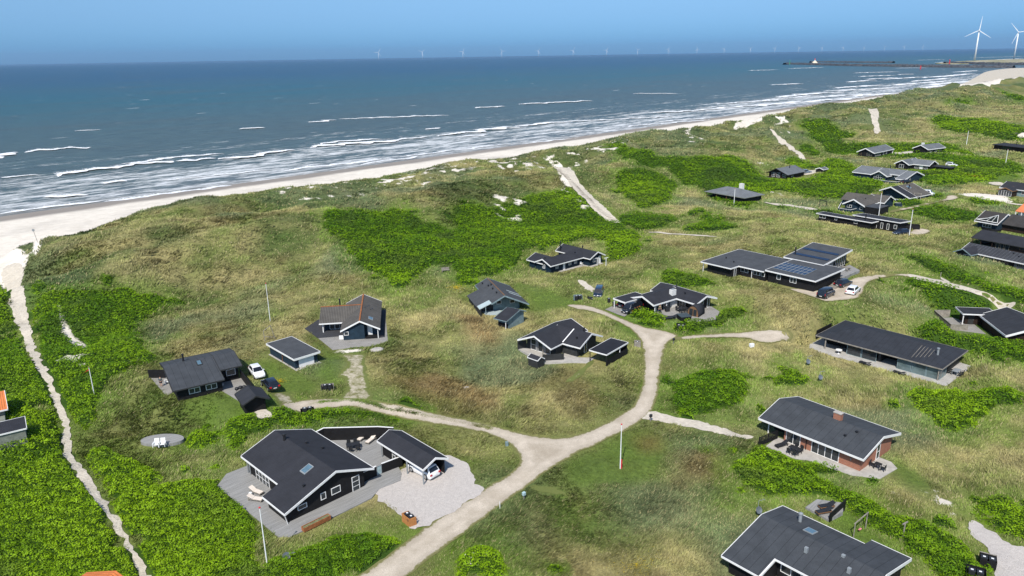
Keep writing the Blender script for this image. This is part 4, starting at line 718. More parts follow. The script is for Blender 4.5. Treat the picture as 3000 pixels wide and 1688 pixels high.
H.win('S', 2.1, 2.2, 1.0, 1.35, .8, 1); H.win('S', 4.9, 2.2, 1.0, 1.25, .75, 1); m = MB(); m.box(2.62, 2.78, -.04, 13.05, 3.73, 3.82); H.P('ridge_cap', m, M_TEAK)
for x, y, z in ((1.9, 3.2, 3.4), (1.9, 6, 3.4), (1.7, 8.6, 3.3), (2.2, 8.2, 3.6), (1.2, 11.5, 3.0)): H.vent(x, y, z)
for y in (4.6, 6.2): H.onroof(pgx, 'y', 5.0, 7.6, y, y+.35, .06, 'skylight', matp('pale_skylight', (.40, .45, .45), .3, .5))
H.post(-1.2, .25, 1.9, .12, M_GREYB); slab('wooden_deck', [FL(F_GREY, -1.2, .2), FL(F_GREY, .9, -.6), FL(F_GREY, 2.6, 1.4), FL(F_GREY, .9, 2.2), FL(F_GREY, -1.4, 2.2)], 10.5, 11.2, matp('pale_blue_deck', (.36, .42, .43), .7, .2, .08), 'pale blue-grey deck at the corner of the grey-blue house', 'deck')
S_H = House('garden_shed', 'pale blue shed with dark felt roof below the grey-blue house', FL(F_GREY, -1.6, -7.0, -55), 'shed'); psh = [(0, 1.85), (4.1, 2.95), (6.1, 2.2)]
S_H.wing(psh, 0, 3.1, 'x', M_RX, M_GREYB, (.9, .4), (.35, .3), trim=M_GREYB, td=.14); S_H.box('post', M_WH, 2.7, 2.8, .1, .2, -.3, 1.8); S_H.box('board_panel', M_BLK, .4, 2.7, .82, .895, -.3, 1.0)
# ---------------------------------------------------------------- black house inside the road loop
H = House('summer_house', 'black T-shaped house with white ridge strip and two white-edged gables inside the road bend', F_MID); m1 = [(0, 2.1), (3.6, 3.6), (7.2, 2.1)]; m2 = [(3.3, 2.1), (6.8, 3.6), (10.3, 2.1)]
H.wing(m1, 0, 11, 'y', M_RY, None, eaves=(1, 1)); H.wall(m1, .5, 6.7, 2.0, 10.5, 'y', M_DG); H.wing(m2, 3.6, 10.8, 'x', M_RX, M_DG, (.6, .6), (.3, 1.0))
for i, x in enumerate((2.0, 3.5, 5.0)): H.win('S', x, 2.0, 1.2, .05, 2.0, 1, 1 if i else 2)
H.win('E', 6.4, 9.8, .8, .05, 1.9, 1, 1, kind='door'); H.win('S', 8.2, 3.9, 1.6, 1.5, .3, 1); H.vent(9.0, 4.9, 2.9); H.flue(8, 8.6, 2.7, 3.5, .13)
m = MB(); H.ext(m, [(3.4, 2.24), (6.75, 3.64), (6.75, 3.69), (3.4, 2.29)], 7.05, 7.25, 'x'); H.P('valley_flashing', m, M_WH)
C2 = House('carport', 'low black carport with flat felt roof beside the T-shaped black house', FL(F_MID, 12.5, 3.5), 'carport'); C2.roof([(0, 2.1), (6.8, 2.12)], 0, 3.4, 'x', roofm('carport_felt', (.018, .019, .024), 'x', 'seam', .9), td=.2)
for x, y in ((.1, .1), (3.3, .1), (.1, 6.7)): C2.post(x, y, 1.95, .1, M_BLKM)
C2.post(3.3, 4.3, 1.95, .1); C2.box('side_wall', M_BLK, 3.32, 3.4, .2, 6.7, -.3, 1.1); C2.box('side_wall', M_BLK, .1, 3.3, 6.62, 6.7, -.3, 1.95)
slab('patio', [FL(F_MID, -.3, .6), FL(F_MID, 4.4, -.6), FL(F_MID, 5.6, 2.1), FL(F_MID, .4, 2.1)], 10.5, 11.06, M_CON, kind='structure'); slab('patio', [FL(F_MID, 5.7, -1.4), FL(F_MID, 9.8, .8), FL(F_MID, 12.6, 2.6), FL(F_MID, 12.5, 5.5), FL(F_MID, 10.2, 3.9), FL(F_MID, 7.2, 3.9), FL(F_MID, 7.2, 2)], 10.5, 11.06, M_CON, kind='structure')
wallrun('board_fence', 'dark board fence round the small front yard of the T-shaped house', [FL(F_MID, 6.2, -1.0), FL(F_MID, 8.7, 1.6)], 11, 1.15, M_DG, None); wallrun('board_fence', 'dark board fence at the left corner of the T-shaped house', [FL(F_MID, -.5, .6), FL(F_MID, .4, 2.0)], 11, 1.5, M_DG, None)
S_H = House('garden_shed', 'knee-high black bin shed with white edging at the end of the dark yard fence', FL(F_MID, 4.5, -3.0, -5), 'shed'); S_H.wing([(0, .95), (.9, 1.35), (1.8, .8)], 0, 2.3, 'x', M_RX, M_DG, (.1, .1), (.1, .1), td=.12)
# ---------------------------------------------------------------- black house with barrel sauna
H = House('summer_house', 'black house with white masonry chimney, striped van and hot tub outside', F_SA); a1 = [(0, 2.1), (3.1, 3.2), (6.3, 2.1)]; a2 = [(6.2, 2.1), (9.3, 3.2), (12.6, 2.1)]
H.roof(a1, -.5, 9, 'x', M_RX, td=.3); H.wall(a1, 1.3, 5.8, .8, 9, 'x', M_BLK); H.roof(a2, -5, 7, 'y', M_RY, td=.3); H.wall(a2, 7.6, 12.1, -3.8, 6.5, 'y', M_BLK)
for x, w in ((2.5, 1.5), (4.6, 1.3)): H.win('S', x, 1.3, w, .05, 1.95, 2 if w < 1.4 else 1)
H.win('W', -.4, 7.6, 1.6, .05, 1.95, 2); H.win('S', 11.4, -3.8, .7, .05, 1.95, 1, kind='door'); H.win('S', 9.3, -3.8, 1.1, 1.0, .8, 1)
H.box('masonry_panel', matp('white_masonry', (.66, .65, .62), .85, .2, .06), 5.7, 7.2, .55, 1.25, -.2, 2.0); H.box('chimney', MATS['white_masonry'], 5.9, 7.1, .9, 1.7, 2.2, 3.6); H.box('chimney_cap', M_GRM, 6.1, 6.9, 1.05, 1.55, 3.6, 3.7)
for x, y in ((.1, .2), (3.5, .2), (7.2, -3.2)): H.post(x, y, 2.0, .13)
H.vent(8.0, -.6, 2.9); H.vent(9.8, 3.2, 3.25)
C2 = House('carport', 'black flat carport with white fascia left of the striped van', FL(F_SA, -3.6, 4.7), 'carport'); C2.roof([(0, 2.15), (3.3, 2.2)], 0, 6.3, 'x', M_RX, td=.26)
for x, y in ((.15, .15), (.15, 3.1), (2.2, .15), (4.4, .15)): C2.post(x, y, 2.0, .14)
slab('patio', [FL(F_SA, 1, 1.3), FL(F_SA, 1.5, -3), FL(F_SA, 1.8, -7.5), FL(F_SA, 6.5, -9.5), FL(F_SA, 11, -7), FL(F_SA, 12.4, -3.8), FL(F_SA, 7.6, -3.8), FL(F_SA, 7.6, 1.3)], 10.5, 11.07, M_PV, kind='structure')
# ---------------------------------------------------------------- house with solar panels on the hill
H = House('summer_house', 'long flat-roofed black house carrying a grid of blue solar panels, three cars at its end', F_SOL)
H.wing([(0, 2.3), (15, 2.5)], -1, 6.85, 'x', M_RGX, M_BLK, (.9, .5), (1.2, .1), ends=(1, 0), td=.28); H.box('bargeboard', M_WH, 6.853, 6.91, 0, 2.9, 2.06, 2.36); H.wing([(2.9, 2.33), (15, 2.5)], 6.85, 13.1, 'x', M_RGX, M_BLK, (.8, .5), (.1, .1), ends=(0, 0), td=.28)
r2 = [(3.3, 2.62), (15.4, 2.9)]; H.wing(r2, 13.1, 24.4, 'x', M_RGX, M_BLK, (.6, .5), (.4, .5), ends=(1, 1), td=.3)
up = [(14.4, 3.0), (27, 4.2)]; H.wing(up, 10.8, 20.2, 'x', M_RGX, M_BLK, (.9, .6), (.9, .9), ends=(1, 1), td=.3)
for j in range(4):
    if j == 3: continue
    for i in range(8):
        a_ = 13.6+i*.93-j*.12; o = H.onroof(r2, 'x', 5.3+j*1.9, 7.05+j*1.9, a_, a_+.84, .05, 'solar_panel', M_GRM, z0=.05); H.onroof(r2, 'x', 5.38+j*1.9, 6.97+j*1.9, a_+.07, a_+.77, .012, 'cell_face', M_SOL, o, z0=.102)
for t0 in (17.2, 21.4):
    for i in range(8): H.onroof(up, 'x', t0, t0+1.15, 11.3+i*1.03, 12.3+i*1.03, .06, 'solar_panel', M_SOL, z0=.04)
for c, w, n in ((7.9, 1.9, 2), (10.9, 1.6, 2), (12.4, .9, 1)): H.win('S', c, 3.68, w, .95, 1.1, n)
for c, w in ((16.0, .9), (19.3, 1.5)): H.win('S', c, 3.88, w, 1.0, 1.1, 1 if w < 1 else 2)
H.win('E', 1.7, 6.8, .8, .1, 1.9, 1, kind='door'); H.win('E', 19, 19.3, 2.6, 1.2, 1.2, 3, 2); H.win('E', 23.6, 19.3, 4.4, .7, 2.9, 5); H.win('S', 15.4, 15.3, 8.2, 2.62, .32, 7, 1, M_DG)
H.post(-.6, .5, 2.1, .12); H.post(10.0, 3.2, 2.1, .1); H.flue(11.9, 17.3, 3, 4.9, .15); H.vent(1.5, 6, 2.45); H.vent(4.6, 4.4, 2.4)
slab('wooden_deck', [FL(F_SOL, 20.4, 13.5), FL(F_SOL, 23.2, 13.2), FL(F_SOL, 24.2, 16), FL(F_SOL, 24.0, 23.4), FL(F_SOL, 20.4, 26)], 12.2, 13.9, M_DK, 'raised grey deck at the right end of the solar-panel house', 'deck')
st_ = House('steps', 'wooden steps going down from the raised deck to the parked cars', FL(F_SOL, 24.5, 8.6), 'steps')
for i in range(5): st_.box('step', M_WD, -.2, 1.5, i*.75, i*.75+.6, -.2, .15+i*.17)
bk = House('picnic_table', 'wooden picnic table on the raised deck of the solar-panel house', FL(F_SOL, 22.0, 21, 0, 13.9), 'table'); bk.box('table_top', M_WD, -.9, .9, -.4, .4, .68, .75); bk.box('seat', M_WD, -.9, .9, -.85, -.6, .4, .46); bk.box('seat', M_WD, -.9, .9, .6, .85, .4, .46)
for x in (-.6, .6): bk.box('leg', M_WD, x-.05, x+.05, -.8, .8, .3, .38); bk.box('leg', M_WD, x-.05, x+.05, -.3, .3, 0, .66)
# ---------------------------------------------------------------- glass fronted house with hip roof
H = House('summer_house', 'long house with dark hipped roof and glass front on a pale terrace', F_GL)
def hip(H, x0, x1, y0, y1, he, hr, ra, rb, mat, trim, th=.16):
    m = MB(); e = [(x0, y0, he), (x1, y0, he), (x1, y1, he), (x0, y1, he)]; r = [(ra[0], ra[1], hr), (rb[0], rb[1], hr)]; lo = [(a, b, he-th) for a, b, _ in e]
    m.add(e+r+lo, [(0, 1, 5, 4), (1, 2, 5), (2, 3, 4, 5), (3, 0, 4), (9, 8, 7, 6), (0, 6, 7, 1), (1, 7, 8, 2), (2, 8, 9, 3), (3, 9, 6, 0)]); o = H.P('roof', m, mat)
    for a in ((x0-.06, x1+.06, y0-.06, y0-.003), (x0-.06, x1+.06, y1+.003, y1+.06), (x0-.06, x0-.003, y0, y1), (x1+.003, x1+.06, y0, y1)):
        m = MB(); m.box(*a, he-th-.02, he+.02); m.build('gutter', trim, o)
    return o
hip(H, 0, 21, 0, 11.4, 2.3, 3.7, (5.3, 5.8), (15.6, 5.8), roofm('ribbed_hip_roof', (.028, .031, .038), 'x', 'seam', .9), M_WD)
H.box('wall', M_DG, 1.0, 20.3, 4.6, 10.6, -.4, 2.14); H.box('wall', M_BLK, .6, 5.0, 3.2, 4.6, -.4, 2.14); H.box('wall', M_DG, 10.6, 11.0, 1.3, 4.6, -.4, 2.14); M_TEAL = matp('teal_glass', (.10, .14, .145), .08, .7, .25, .7)
for c, w in ((6.6, 2.5), (9.2, 2.5)): H.win('S', c, .9, w, .05, 2.08, 1, 1, M_GREYB)
for c, w in ((15.1, 2.2), (17.4, 2.2), (19.5, 1.9)): H.win('S', c, .6, w, .05, 2.08, 1, 1, M_GREYB, glass=M_TEAL)
H.win('E', 2.1, 20.5, 2.9, .05, 2.08, 2, 1, M_GREYB, glass=M_TEAL); H.box('curtain_wall', M_DG, 13.9, 20.45, .66, 4.6, 0, 2.1)
for x in (1.7, 20.45): H.post(x, .35, 2.14, .16, M_WD)
for i in range(9):
    a = 15.9+.52*i; y0 = 2.0+.0*i; H.onroof([(0, 2.3), (5.8, 3.7)], 'x', .9+.32*i, 5.0-.1*i, a, a+.05, .03, 'roof_rib', M_WD) if i < 5 and a < 18.6 else None
m = MB(); m.lathe([(.28, 2.5), (.17, 2.62), (.17, 3.9), (.24, 3.92), (.24, 4.08)], 12, (18.7, 4.2, 0)); H.P('chimney', m, M_GRM); H.box('wall', M_BLK, -1.6, -1.45, 3.4, 9.2, -.4, 1.9)
slab('patio', [FL(F_GL, 0, -2.1), FL(F_GL, 22.2, -.9), FL(F_GL, 22.3, 10.5), FL(F_GL, 20, 10.8), FL(F_GL, 20, 4), FL(F_GL, -.2, 4), FL(F_GL, -2.4, 8), FL(F_GL, -4, 6)], 8.4, 9.07, M_PVL, kind='structure')
# ---------------------------------------------------------------- red brick house
H = House('summer_house', 'red brick house with charcoal gable roof and brick chimney', F_BR); pbk = [(0, 2.3), (5.05, 3.66), (10.3, 2.3)]
H.roof(pbk, 0, 14.8, 'x', M_RSX, td=.3); H.wall(pbk, .75, 9.2, 3.6, 14.2, 'x', M_BRICK); H.wall(pbk, 2.8, 9.2, .9, 3.6, 'x', M_BLK)
H.win('S', 4.95, .75, 2.1, .05, 2.0, 2); H.win('S', 9.5, .75, 3.8, .05, 2.0, 4); H.win('E', 5.4, 14.2, .9, .05, 2.2, 1, 2, kind='door'); H.post(1.0, 1.1, 2.2, .13); H.post(6.9, .62, 2.2, .08, M_BLKM)
H.box('chimney', M_BRICK, 8.0, 9.0, 5.0, 5.7, 3.2, 4.55); H.box('chimney_cap', M_CON, 7.93, 9.07, 4.93, 5.77, 4.55, 4.65); H.vent(11.8, 4.0, 3.35); H.vent(11.0, 2.6, 3.0)
H.box('wall_lamp', M_GRM, 12.9, 13.0, .63, .75, 1.1, 1.45)
slab('patio', [FL(F_BR, 2.6, .9), FL(F_BR, 2.9, -2.6), FL(F_BR, 7.2, -2.6), FL(F_BR, 8.5, -1.6), FL(F_BR, 14, -.9), FL(F_BR, 16.7, 1.0), FL(F_BR, 17.0, 5.0), FL(F_BR, 15.8, 6), FL(F_BR, 14, 6), FL(F_BR, 14, 1)], 8.4, 9.07, M_CON, kind='structure')
fe = empty('slatted_screen', FL(F_BR, 2.3, -3.3)[:3], R(F_BR[3]+83), 'black slatted timber screen at the left end of the brick house terrace', 'screen')
for x in (0, 1.9, 3.8): m = MB(); m.box(x-.05, x+.05, -.04, .04, -.3, 1.5); m.build('post', M_BLK, fe)
for i in range(8): m = MB(); m.box(-.05, 3.85, -.065, -.042, .12+i*.175, .24+i*.175); m.build('slat', M_BLK, fe)
# ---------------------------------------------------------------- house at the lower right corner
H = House('summer_house', 'large grey felt-roofed house cut off by the lower right edge of the picture', F_BRR); pr1 = [(0, 2.1), (7.3, 3.6), (11.8, 2.65)]; pr2 = [(2.85, 2.68), (7.3, 3.6), (11.8, 2.65)]; pr3 = [(2.85, 2.68), (7.3, 3.6), (13.4, 2.3)]
H.wing(pr1, 0, 4.35, 'x', M_RSX, M_BLK, (.7, .4), (.5, .3), ends=(1, 0), td=.22); H.roof([(-.001, 2.104), (2.86, 2.693)], 4.2, 4.355, 'x', M_WH, trim=None, th=.26, name='bargeboard'); H.wing(pr2, 4.35, 9.1, 'x', M_RSX, M_BLK, (.9, .4), (-.2, 0), ends=(0, 0), td=.22); H.wing(pr3, 9.1, 13.1, 'x', M_RSX, M_BLK, (.9, .5), (0, .6), ends=(0, 1), td=.3)
H.flue(3.0, 9.9, 2.8, 4.1, .18, M_GRM); H.sky([(7.3, 3.6), (11.8, 2.65)], 'x', 8.2, 9.4, 4.2, 5.3)
for x, y in ((6.1, 5.4), (9.1, 7.0), (10.4, 5.5)): m = MB(); m.box(x-.16, x+.16, y-.16, y+.16, 3.0, 3.75); H.P('roof_vent', m, M_GRM)
H.win('S', 5.6, 3.75, 2.2, .9, 1.0, 2); H.win('S', 8.0, 3.75, 1.4, .05, 2.0, 2); H.win('E', 6.9, 4.05, 1.2, .9, 1, 1)
slab('patio', [FL(F_BRR, 4.2, -3), FL(F_BRR, 10, -3), FL(F_BRR, 10, 3.8), FL(F_BRR, 4.2, 3.8)], 8.4, 9.07, M_CON, kind='structure')
slab('wooden_deck', [FL(F_BRR, .3, 16.6), FL(F_BRR, .4, 19.1), FL(F_BRR, 2.8, 20.6), FL(F_BRR, 3.6, 19), FL(F_BRR, 3.3, 16.2)], 8.9, 9.5, M_DK, 'small grey deck carrying two black loungers in the rose thicket', 'deck')
wallrun('board_fence', 'black board windbreak at the edge of the small lounger deck', [FL(F_BRR, 3.35, 16.2), FL(F_BRR, 3.2, 20.3)], 9.1, [1.2, 1.2], M_BLK, None)
# ---------------------------------------------------------------- houses farther off
H = House('summer_house', 'grey hip-roofed black house with white chimney behind a thin flagpole', F_TENT)
hip(H, 0, 17, 0, 10.5, 2.0, 3.9, (5.5, 5), (11, 5), M_RGL, M_GRN); H.box('wall', M_BLK, 1, 16.3, 3.2, 9.8, -.5, 1.9); H.box('wall', M_BLK, 9.5, 16.3, .7, 3.2, -.5, 1.9); H.box('chimney', MATS['white_masonry'], 8.2, 9.6, 8.0, 9.0, 2.4, 4.9)
for x in (.6, 5, 9.2): H.post(x, .4, 1.9, .14, M_TEAK)
H.win('W', 2, 9.45, 1.4, .3, 1.5, 2, 1, M_DG)
H = House('summer_house', 'black cabin with pale grey gable roof and white-framed windows on the far slope', F2); p2 = [(0, 2.0), (4.2, 4.1), (9.4, 2.0)]
H.wing(p2, 0, 14, 'y', M_RGLY, M_BRN, (.6, .6), (1.2, .6), trim=M_BLK)
for c, w in ((2.6, 1.4), (4.7, 1.4), (7.2, 1.6)): H.win('S', c, 1.2, w, .9 if w > 1.5 else .6, 1.0 if w > 1.5 else 1.8, 2, 1 if w > 1.5 else 2)
H.win('E', 4.5, 8.8, 1.4, .9, .9, 2); H.flue(5.4, 8, 3.4, 4.9, .16); slab('wooden_deck', [FL(F2, -1.5, -1.5), FL(F2, 7, -1.5), FL(F2, 7, 1), FL(F2, -1.5, 1)], 11.3, 12.3, M_DKD, 'dark deck in front of the pale-roofed cabin on the slope', 'deck')
S2_ = House('garden_shed', 'tiny black shed with white gable edge on the sandy patch behind the pale-roofed cabin', FRM(Z6(1000,298), 13.6, -50, 12), 'shed'); S2_.wing([(0, 1.7), (1.8, 2.4), (3.6, 1.7)], 0, 4, 'y', M_RGLY, M_BLK, (.2, .2), (.3, .2))
H = House('summer_house', 'black house with grey roof and long white-framed window row on the far green slope', F3); p3 = [(0, 2.0), (3.9, 3.9), (8.2, 2.0)]
H.wing(p3, 0, 21, 'y', M_RGLY, M_BLK, (.5, .5), (.9, .5), td=.35); H.win('S', 5.6, .9, 2.4, .4, 1.6, 2, 2, M_WD); H.win('S', 1.6, .9, .9, .8, .8, 1, 1, M_TEAK)
for c, w in ((3, 1.6), (5.2, 1.6), (7.4, 1.6), (11, 1.2), (14, 1.2)): H.win('E', c, 7.7, w, .3, 1.5, 2)
H.box('porch_panel', M_WH, 7.0, 8.05, 20.45, 20.55, 0, 2.0)
H = House('summer_house', 'small black house with grey roof and white chimney at the top of the green valley', F4); H.wing([(0, 2.0), (4, 3.8), (8, 2.0)], 0, 14, 'y', M_RGLY, M_BLK, td=.35); H.box('chimney', MATS['white_masonry'], 3, 4, 2, 3, 3.4, 4.6)
for c in (3, 7, 10.5): H.win('E', c, 7.5, 1.6, .4, 1.5, 2)
H = House('summer_house', 'low grey-roofed house half sunk in the green hollow, with a black flat annex', F5); H.wing([(0, 2.0), (3.2, 3.7), (6.4, 2.0)], 0, 11, 'y', M_RGLY, M_BLK, td=.35); H.wing([(3.5, 2.0), (7.4, 3.7), (11.3, 2.0)], 4, 13, 'x', M_RGL, M_BLK, td=.35); H.wing([(5, 1.7), (9.5, 1.8)], 13.2, 21, 'x', M_RX, M_BLK, trim=None)
for c in (7.6, 11.4): H.win('S', c, 4.0, 1.6, .3, 1.5, 3)
H.win('S', 9.5, 4.0, 1.4, .2, 1.5, solid=True, kind='door'); H.win('S', 3, .5, 2, .3, 1.5, 2)
H = House('summer_house', 'wide grey-roofed house with tall white-framed gable windows above a dark terrace wall', F6); p6 = [(1.2, 1.9), (7.8, 3.9), (14, 1.9)]
H.wing(p6, -15, -6.5, 'x', M_RGL, M_NAVY, td=.3); H.wing([(3.2, 2.5), (7.8, 3.9), (14, 1.9)], -6.5, 3.4, 'x', M_RGL, M_NAVY, td=.3, ends=(0, 0)); H.wing([(-.3, 1.6), (7.8, 3.9), (14, 1.9)], 3.4, 7.0, 'x', M_RGL, M_NAVY, td=.35); H.wing([(-6.7, 2.0), (-3.4, 3.75), (0, 2.0)], 0, 7, 'y', M_RGLY, M_NAVY, (.5, .4), (.9, 0), td=.35)
H.win('S', -3.4, .9, 4.6, .25, 1.7, 5, 2); H.win('S', -3.4, .88, 1.3, 2.05, .9, 2); H.win('S', 1.7, 3.7, 1.5, 1.2, .8, 2); H.win('W', -1.8, -.39 if 0 else 0, .1, .1, .1, 1) if 0 else None
H.win('E', 4.4, 6.5, .8, .1, 1.9, 1, kind='door'); H.win('E', 1.6, 6.5, .9, .9, .8, 1); H.flue(-3.6, 8.2, 3.4, 5.0, .16)
wallrun('board_fence', 'dark terrace wall with white coping below the tall gable windows', atz(Z13, 12.9, (1150,660),(1300,690),(1560,712),(1690,690)), 12, .9, M_NAVY)
H = House('summer_house', 'house with big asymmetric brown-grey roof and dark front strip, white car behind it', F7); p7 = [(0, 2.2), (3.9, 3.9), (11, 1.0)]
H.wing(p7, 4.2, 13, 'y', M_RBR, M_NAVY, (.4, .4), (0, .5)); H.wing(p7, 0, 4.2, 'y', M_RY, M_NAVY, (.5, .5), (1.4, 0), ends=(1, 0), td=.35); H.sky(p7, 'y', 5.0, 6.4, 7, 8.4); H.flue(6.6, 6.4, 2.6, 4.2, .16)
H.win('E', 9, 10.6, 2.2, .2, .6, 3); wallrun('board_fence', 'black terrace fence with pale rail before the big asymmetric roof', atz(Z13, 12.8, (1320,1030),(1660,1075),(1750,1055)), 12, .8, M_NAVY)
H = House('summer_house', 'house with brown ridged roofs, white gables and white-railed corner terrace', F8); H.wing([(0, 2.0), (3.4, 3.8), (7.2, 2.0)], 0, 12, 'y', M_RBR, M_NAVY, td=.35, oa=(.9, .5)); H.wing([(6.5, 2.0), (10.5, 3.8), (14.5, 2.0)], -4, 4, 'x', M_RBRX, M_NAVY, trim=None); H.wing([(9, 2.1), (13, 3.8), (17, 2.1)], 3, 9, 'x', M_RBRX, M_NAVY, td=.3)
H.win('S', 1.9, .9, 1.5, .8, .9, 2); H.win('S', 5.7, .9, 1.1, .7, .8, 1); H.win('S', 3.4, .9, .8, 2.4, .4, 1); H.wing([(6.6, 2.0), (8.2, 3.0), (9.8, 2.0)], 4.6, 9, 'y', M_RBR, M_NAVY, trim=M_WH, oa=(.2, 0)) if 0 else None
H.flue(-1, 11, 3.2, 4.8, .16); H.vent(2.2, 4, 3.2); H.vent(4.6, 5.5, 3.3)
an = House('garage', 'black flat-roofed annex with slate roof in front of the brown ridged roofs', FL(F8, 7.6, -1.1), 'garage'); an.wing([(0, 2.2), (6.2, 2.25)], 0, 4.6, 'x', M_RGX, M_BLK, (.05, .05), (.05, .05), trim=M_DG, td=.12)
wallrun('board_fence', 'terrace fence with white rail at the corner of the brown-roofed house', atz(Z13, 12.8, (620,1068),(480,1075),(385,1240),(630,1280),(775,1245)), 12, .8, M_NAVY)
H = House('summer_house', 'long low black house with two thin white roof edges half hidden behind the grassy hill', F9); H.wing([(0, 2.4), (4, 2.35)], 0, 17.4, 'x', M_RX, M_BLK, (.5, .3), (.6, .6), td=.26); H.wing([(3.4, 2.95), (9.5, 2.6)], 9.6, 23.6, 'x', M_RX, M_BLK, (.4, .4), (.5, .6), td=.26)
H.win('S', 1.9, .5, 2.0, 1.1, .9, 2); H.win('S', 6.2, .5, .8, 1.2, .7, 1); H.win('S', 12.4, .5, 1.1, 1.2, .7, 1)
for c in (16.6, 18.4, 20.2): H.win('S', c, 3.8, .7, .3, 1.7, 1)
H.win('S', 22.3, 3.8, .9, .9, 1.1, 1); H.win('S', 16.5, 3.79, .5, 2.1, .45, 1); H.flue(14.3, 2.2, 2.2, 3.9, .16)
H = House('summer_house', 'dark flat-roofed cabin on the pale sandy rise near the right edge', F10); H.wing([(0, 2.4), (8.5, 2.7)], 0, 17, 'x', M_RX, M_BRN, (.9, .4), (.4, .4), trim=M_DG); H.post(.3, .3, 2.3, .2, M_TEAK); H.flue(7.5, 6.5, 2.5, 4.0, .16); H.win('S', 7, .9, 5, .8, 1.0, 5, 1, M_DG)
H = House('summer_house', 'blue-black roofed house with orange-edged glazed porch at the right edge', F12); H.wing([(0, 2.1), (2.5, 3.0), (4.9, 2.1)], 0, 5, 'y', M_RY, M_BRN, (.3, .3), (.5, 0), trim=M_TEAK); H.wing([(3.4, 2.3), (8, 4.0), (12.6, 2.3)], -1, 14, 'x', M_RX, M_GREYB, td=.3)
H.win('S', 2.45, .5, 4, .1, 1.9, 5); H.win('S', 8, 3.9, 4.2, .8, 1.1, 4)
H = House('summer_house', 'orange-roofed house cut by the right edge of the picture', F13); H.wing([(0, 2.0), (4.4, 3.9), (8.8, 2.0)], 0, 9, 'x', roofm('orange_felt_roof', (.62, .19, .08), 'x'), M_WH, (.9, .5), (.5, .5), trim=None); H.post(.2, .1, 1.9, .2); H.post(1.8, .1, 1.9, .2)
H = House('summer_house', 'brown house with white-lattice gable window and curved dark terrace wall', F14)
H.wing([(-1.5, 2.0), (3.4, 4.4), (8.3, 2.0)], -.3, 6.0, 'x', M_RCR, M_NAVY, (1.5, .5), (.4, 0), td=.3) ; H.wing([(.8, 1.9), (5.2, 4.2), (9.6, 1.9)], 6.0, 18, 'x', M_RCR, M_BRN, (.6, .5), (0, .5), trim=None)
H.win('S', 2.6, -.02, 2.4, .4, 1.5, 3, 2); m = MB()
for a, b in (((.2, -1.52, 2.5), (3.2, -1.52, 3.3)), ((3.2, -1.52, 3.3), (5.9, -1.52, 4.6)), ((.2, -1.52, 2.5), (5.9, -1.52, 2.4)), ((5.9, -1.52, 4.6), (5.9, -1.52, 2.4)), ((3.0, -1.52, 2.5), (4.4, -1.52, 3.8)), ((4.4, -1.52, 2.5), (5.4, -1.52, 4.2))): m.tube(a, b, .1, n=4)
H.P('lattice_gable', m, M_WH); m = MB(); m.add([(.2, -1.45, 2.45), (5.9, -1.45, 2.4), (5.9, -1.45, 4.5), (3.2, -1.45, 3.25), (.2, -1.35, 2.45), (5.9, -1.35, 2.4), (5.9, -1.35, 4.5), (3.2, -1.35, 3.25)], [(0, 1, 2, 3), (7, 6, 5, 4), (0, 4, 5, 1), (1, 5, 6, 2), (2, 6, 7, 3), (3, 7, 4, 0)]); H.P('gable_glass', m, M_GLS)
wallrun('board_fence', 'curved dark terrace wall under the white-lattice gable', atz(ZU, 11.9, (550,320),(620,350),(760,375),(900,385),(975,365)), 11, .9, M_BLK, None)
H = House('summer_house', 'long black-roofed house with open porch and wood-framed windows on the right', F15); p15 = [(0, 2.2), (4.8, 3.7), (9.6, 2.2)]; H.roof(p15, 0, 20, 'x', M_RX, trim=M_DG, td=.2); H.wall(p15, .7, 9, 5.4, 19.5, 'x', M_BRN); H.wall(p15, 4, 9, .6, 5.4, 'x', M_BLK)
for x in (.3, 2.4, 5.2): H.post(x, .25, 2.05, .16, M_BRN)
for c, w in ((6.3, .8), (7.4, .8), (8.6, 1.0)): H.win('S', c, .7, w, .2, 1.8, 1, 1, M_WD)
for c, w in ((12.4, 1.7), (14.8, 1.6)): H.win('S', c, .7, w, 1.2, .7, 1, 1, M_TEAK)
H = House('summer_house', 'grey-walled L-shaped house with pale-lined dark roof, white gable door and porch', F16); p16 = [(0, 2.1), (3.55, 3.55), (7.1, 2.1)]
H.roof(p16, -4.3, 12.3, 'x', M_RBS, td=.28); H.wall(p16, 2.0, 6.6, -3.9, 8.4, 'x', M_DG); H.wall(p16, .6, 6.6, 8.4, 11.8, 'x', M_MG); H.roof([(-4.4, 2.1), (-2.1, 3.3), (.1, 2.1)], -2.8, 3, 'y', M_RY, trim=M_GREYB); H.wall([(-4.4, 2.1), (-2.1, 3.3), (.1, 2.1)], -4.0, -.3, -2.2, 2, 'y', M_DG)
H.win('S', -1.2, -2.2, 1.6, .6, 1.3, 3, 2); H.win('E', 3.9, 11.8, .9, .05, 1.9, solid=True, kind='door')
for c in (1.5, 3.6, 5.6): H.win('S', c, 2.0, 1.5, .2, 1.7, 2, 1, M_WD)
H.win('S', 9.6, .6, 1.2, .9, 1.0, 3, 1, M_WD); H.post(.5, .4, 2.0, .13); H.vent(8.4, 2.0, 2.85); H.vent(6.7, 2.8, 3.2)
slab('patio', [FL(F16, -.2, 2), FL(F16, -.2, -1.8), FL(F16, 4, -2.0), FL(F16, 12, -.6), FL(F16, 12, .7), FL(F16, 8.5, 2)], 9.4, 10.06, M_PV, kind='structure')
H = House('summer_house', 'brown boarded house with grey roof and broad white gable edge at the right margin', F17); p17 = [(0, 2.2), (4.6, 3.9), (9.2, 2.2)]; H.wing(p17, 0, 11.4, 'y', M_RSY, M_BRN, (.6, .5), (.8, .5), td=.36)
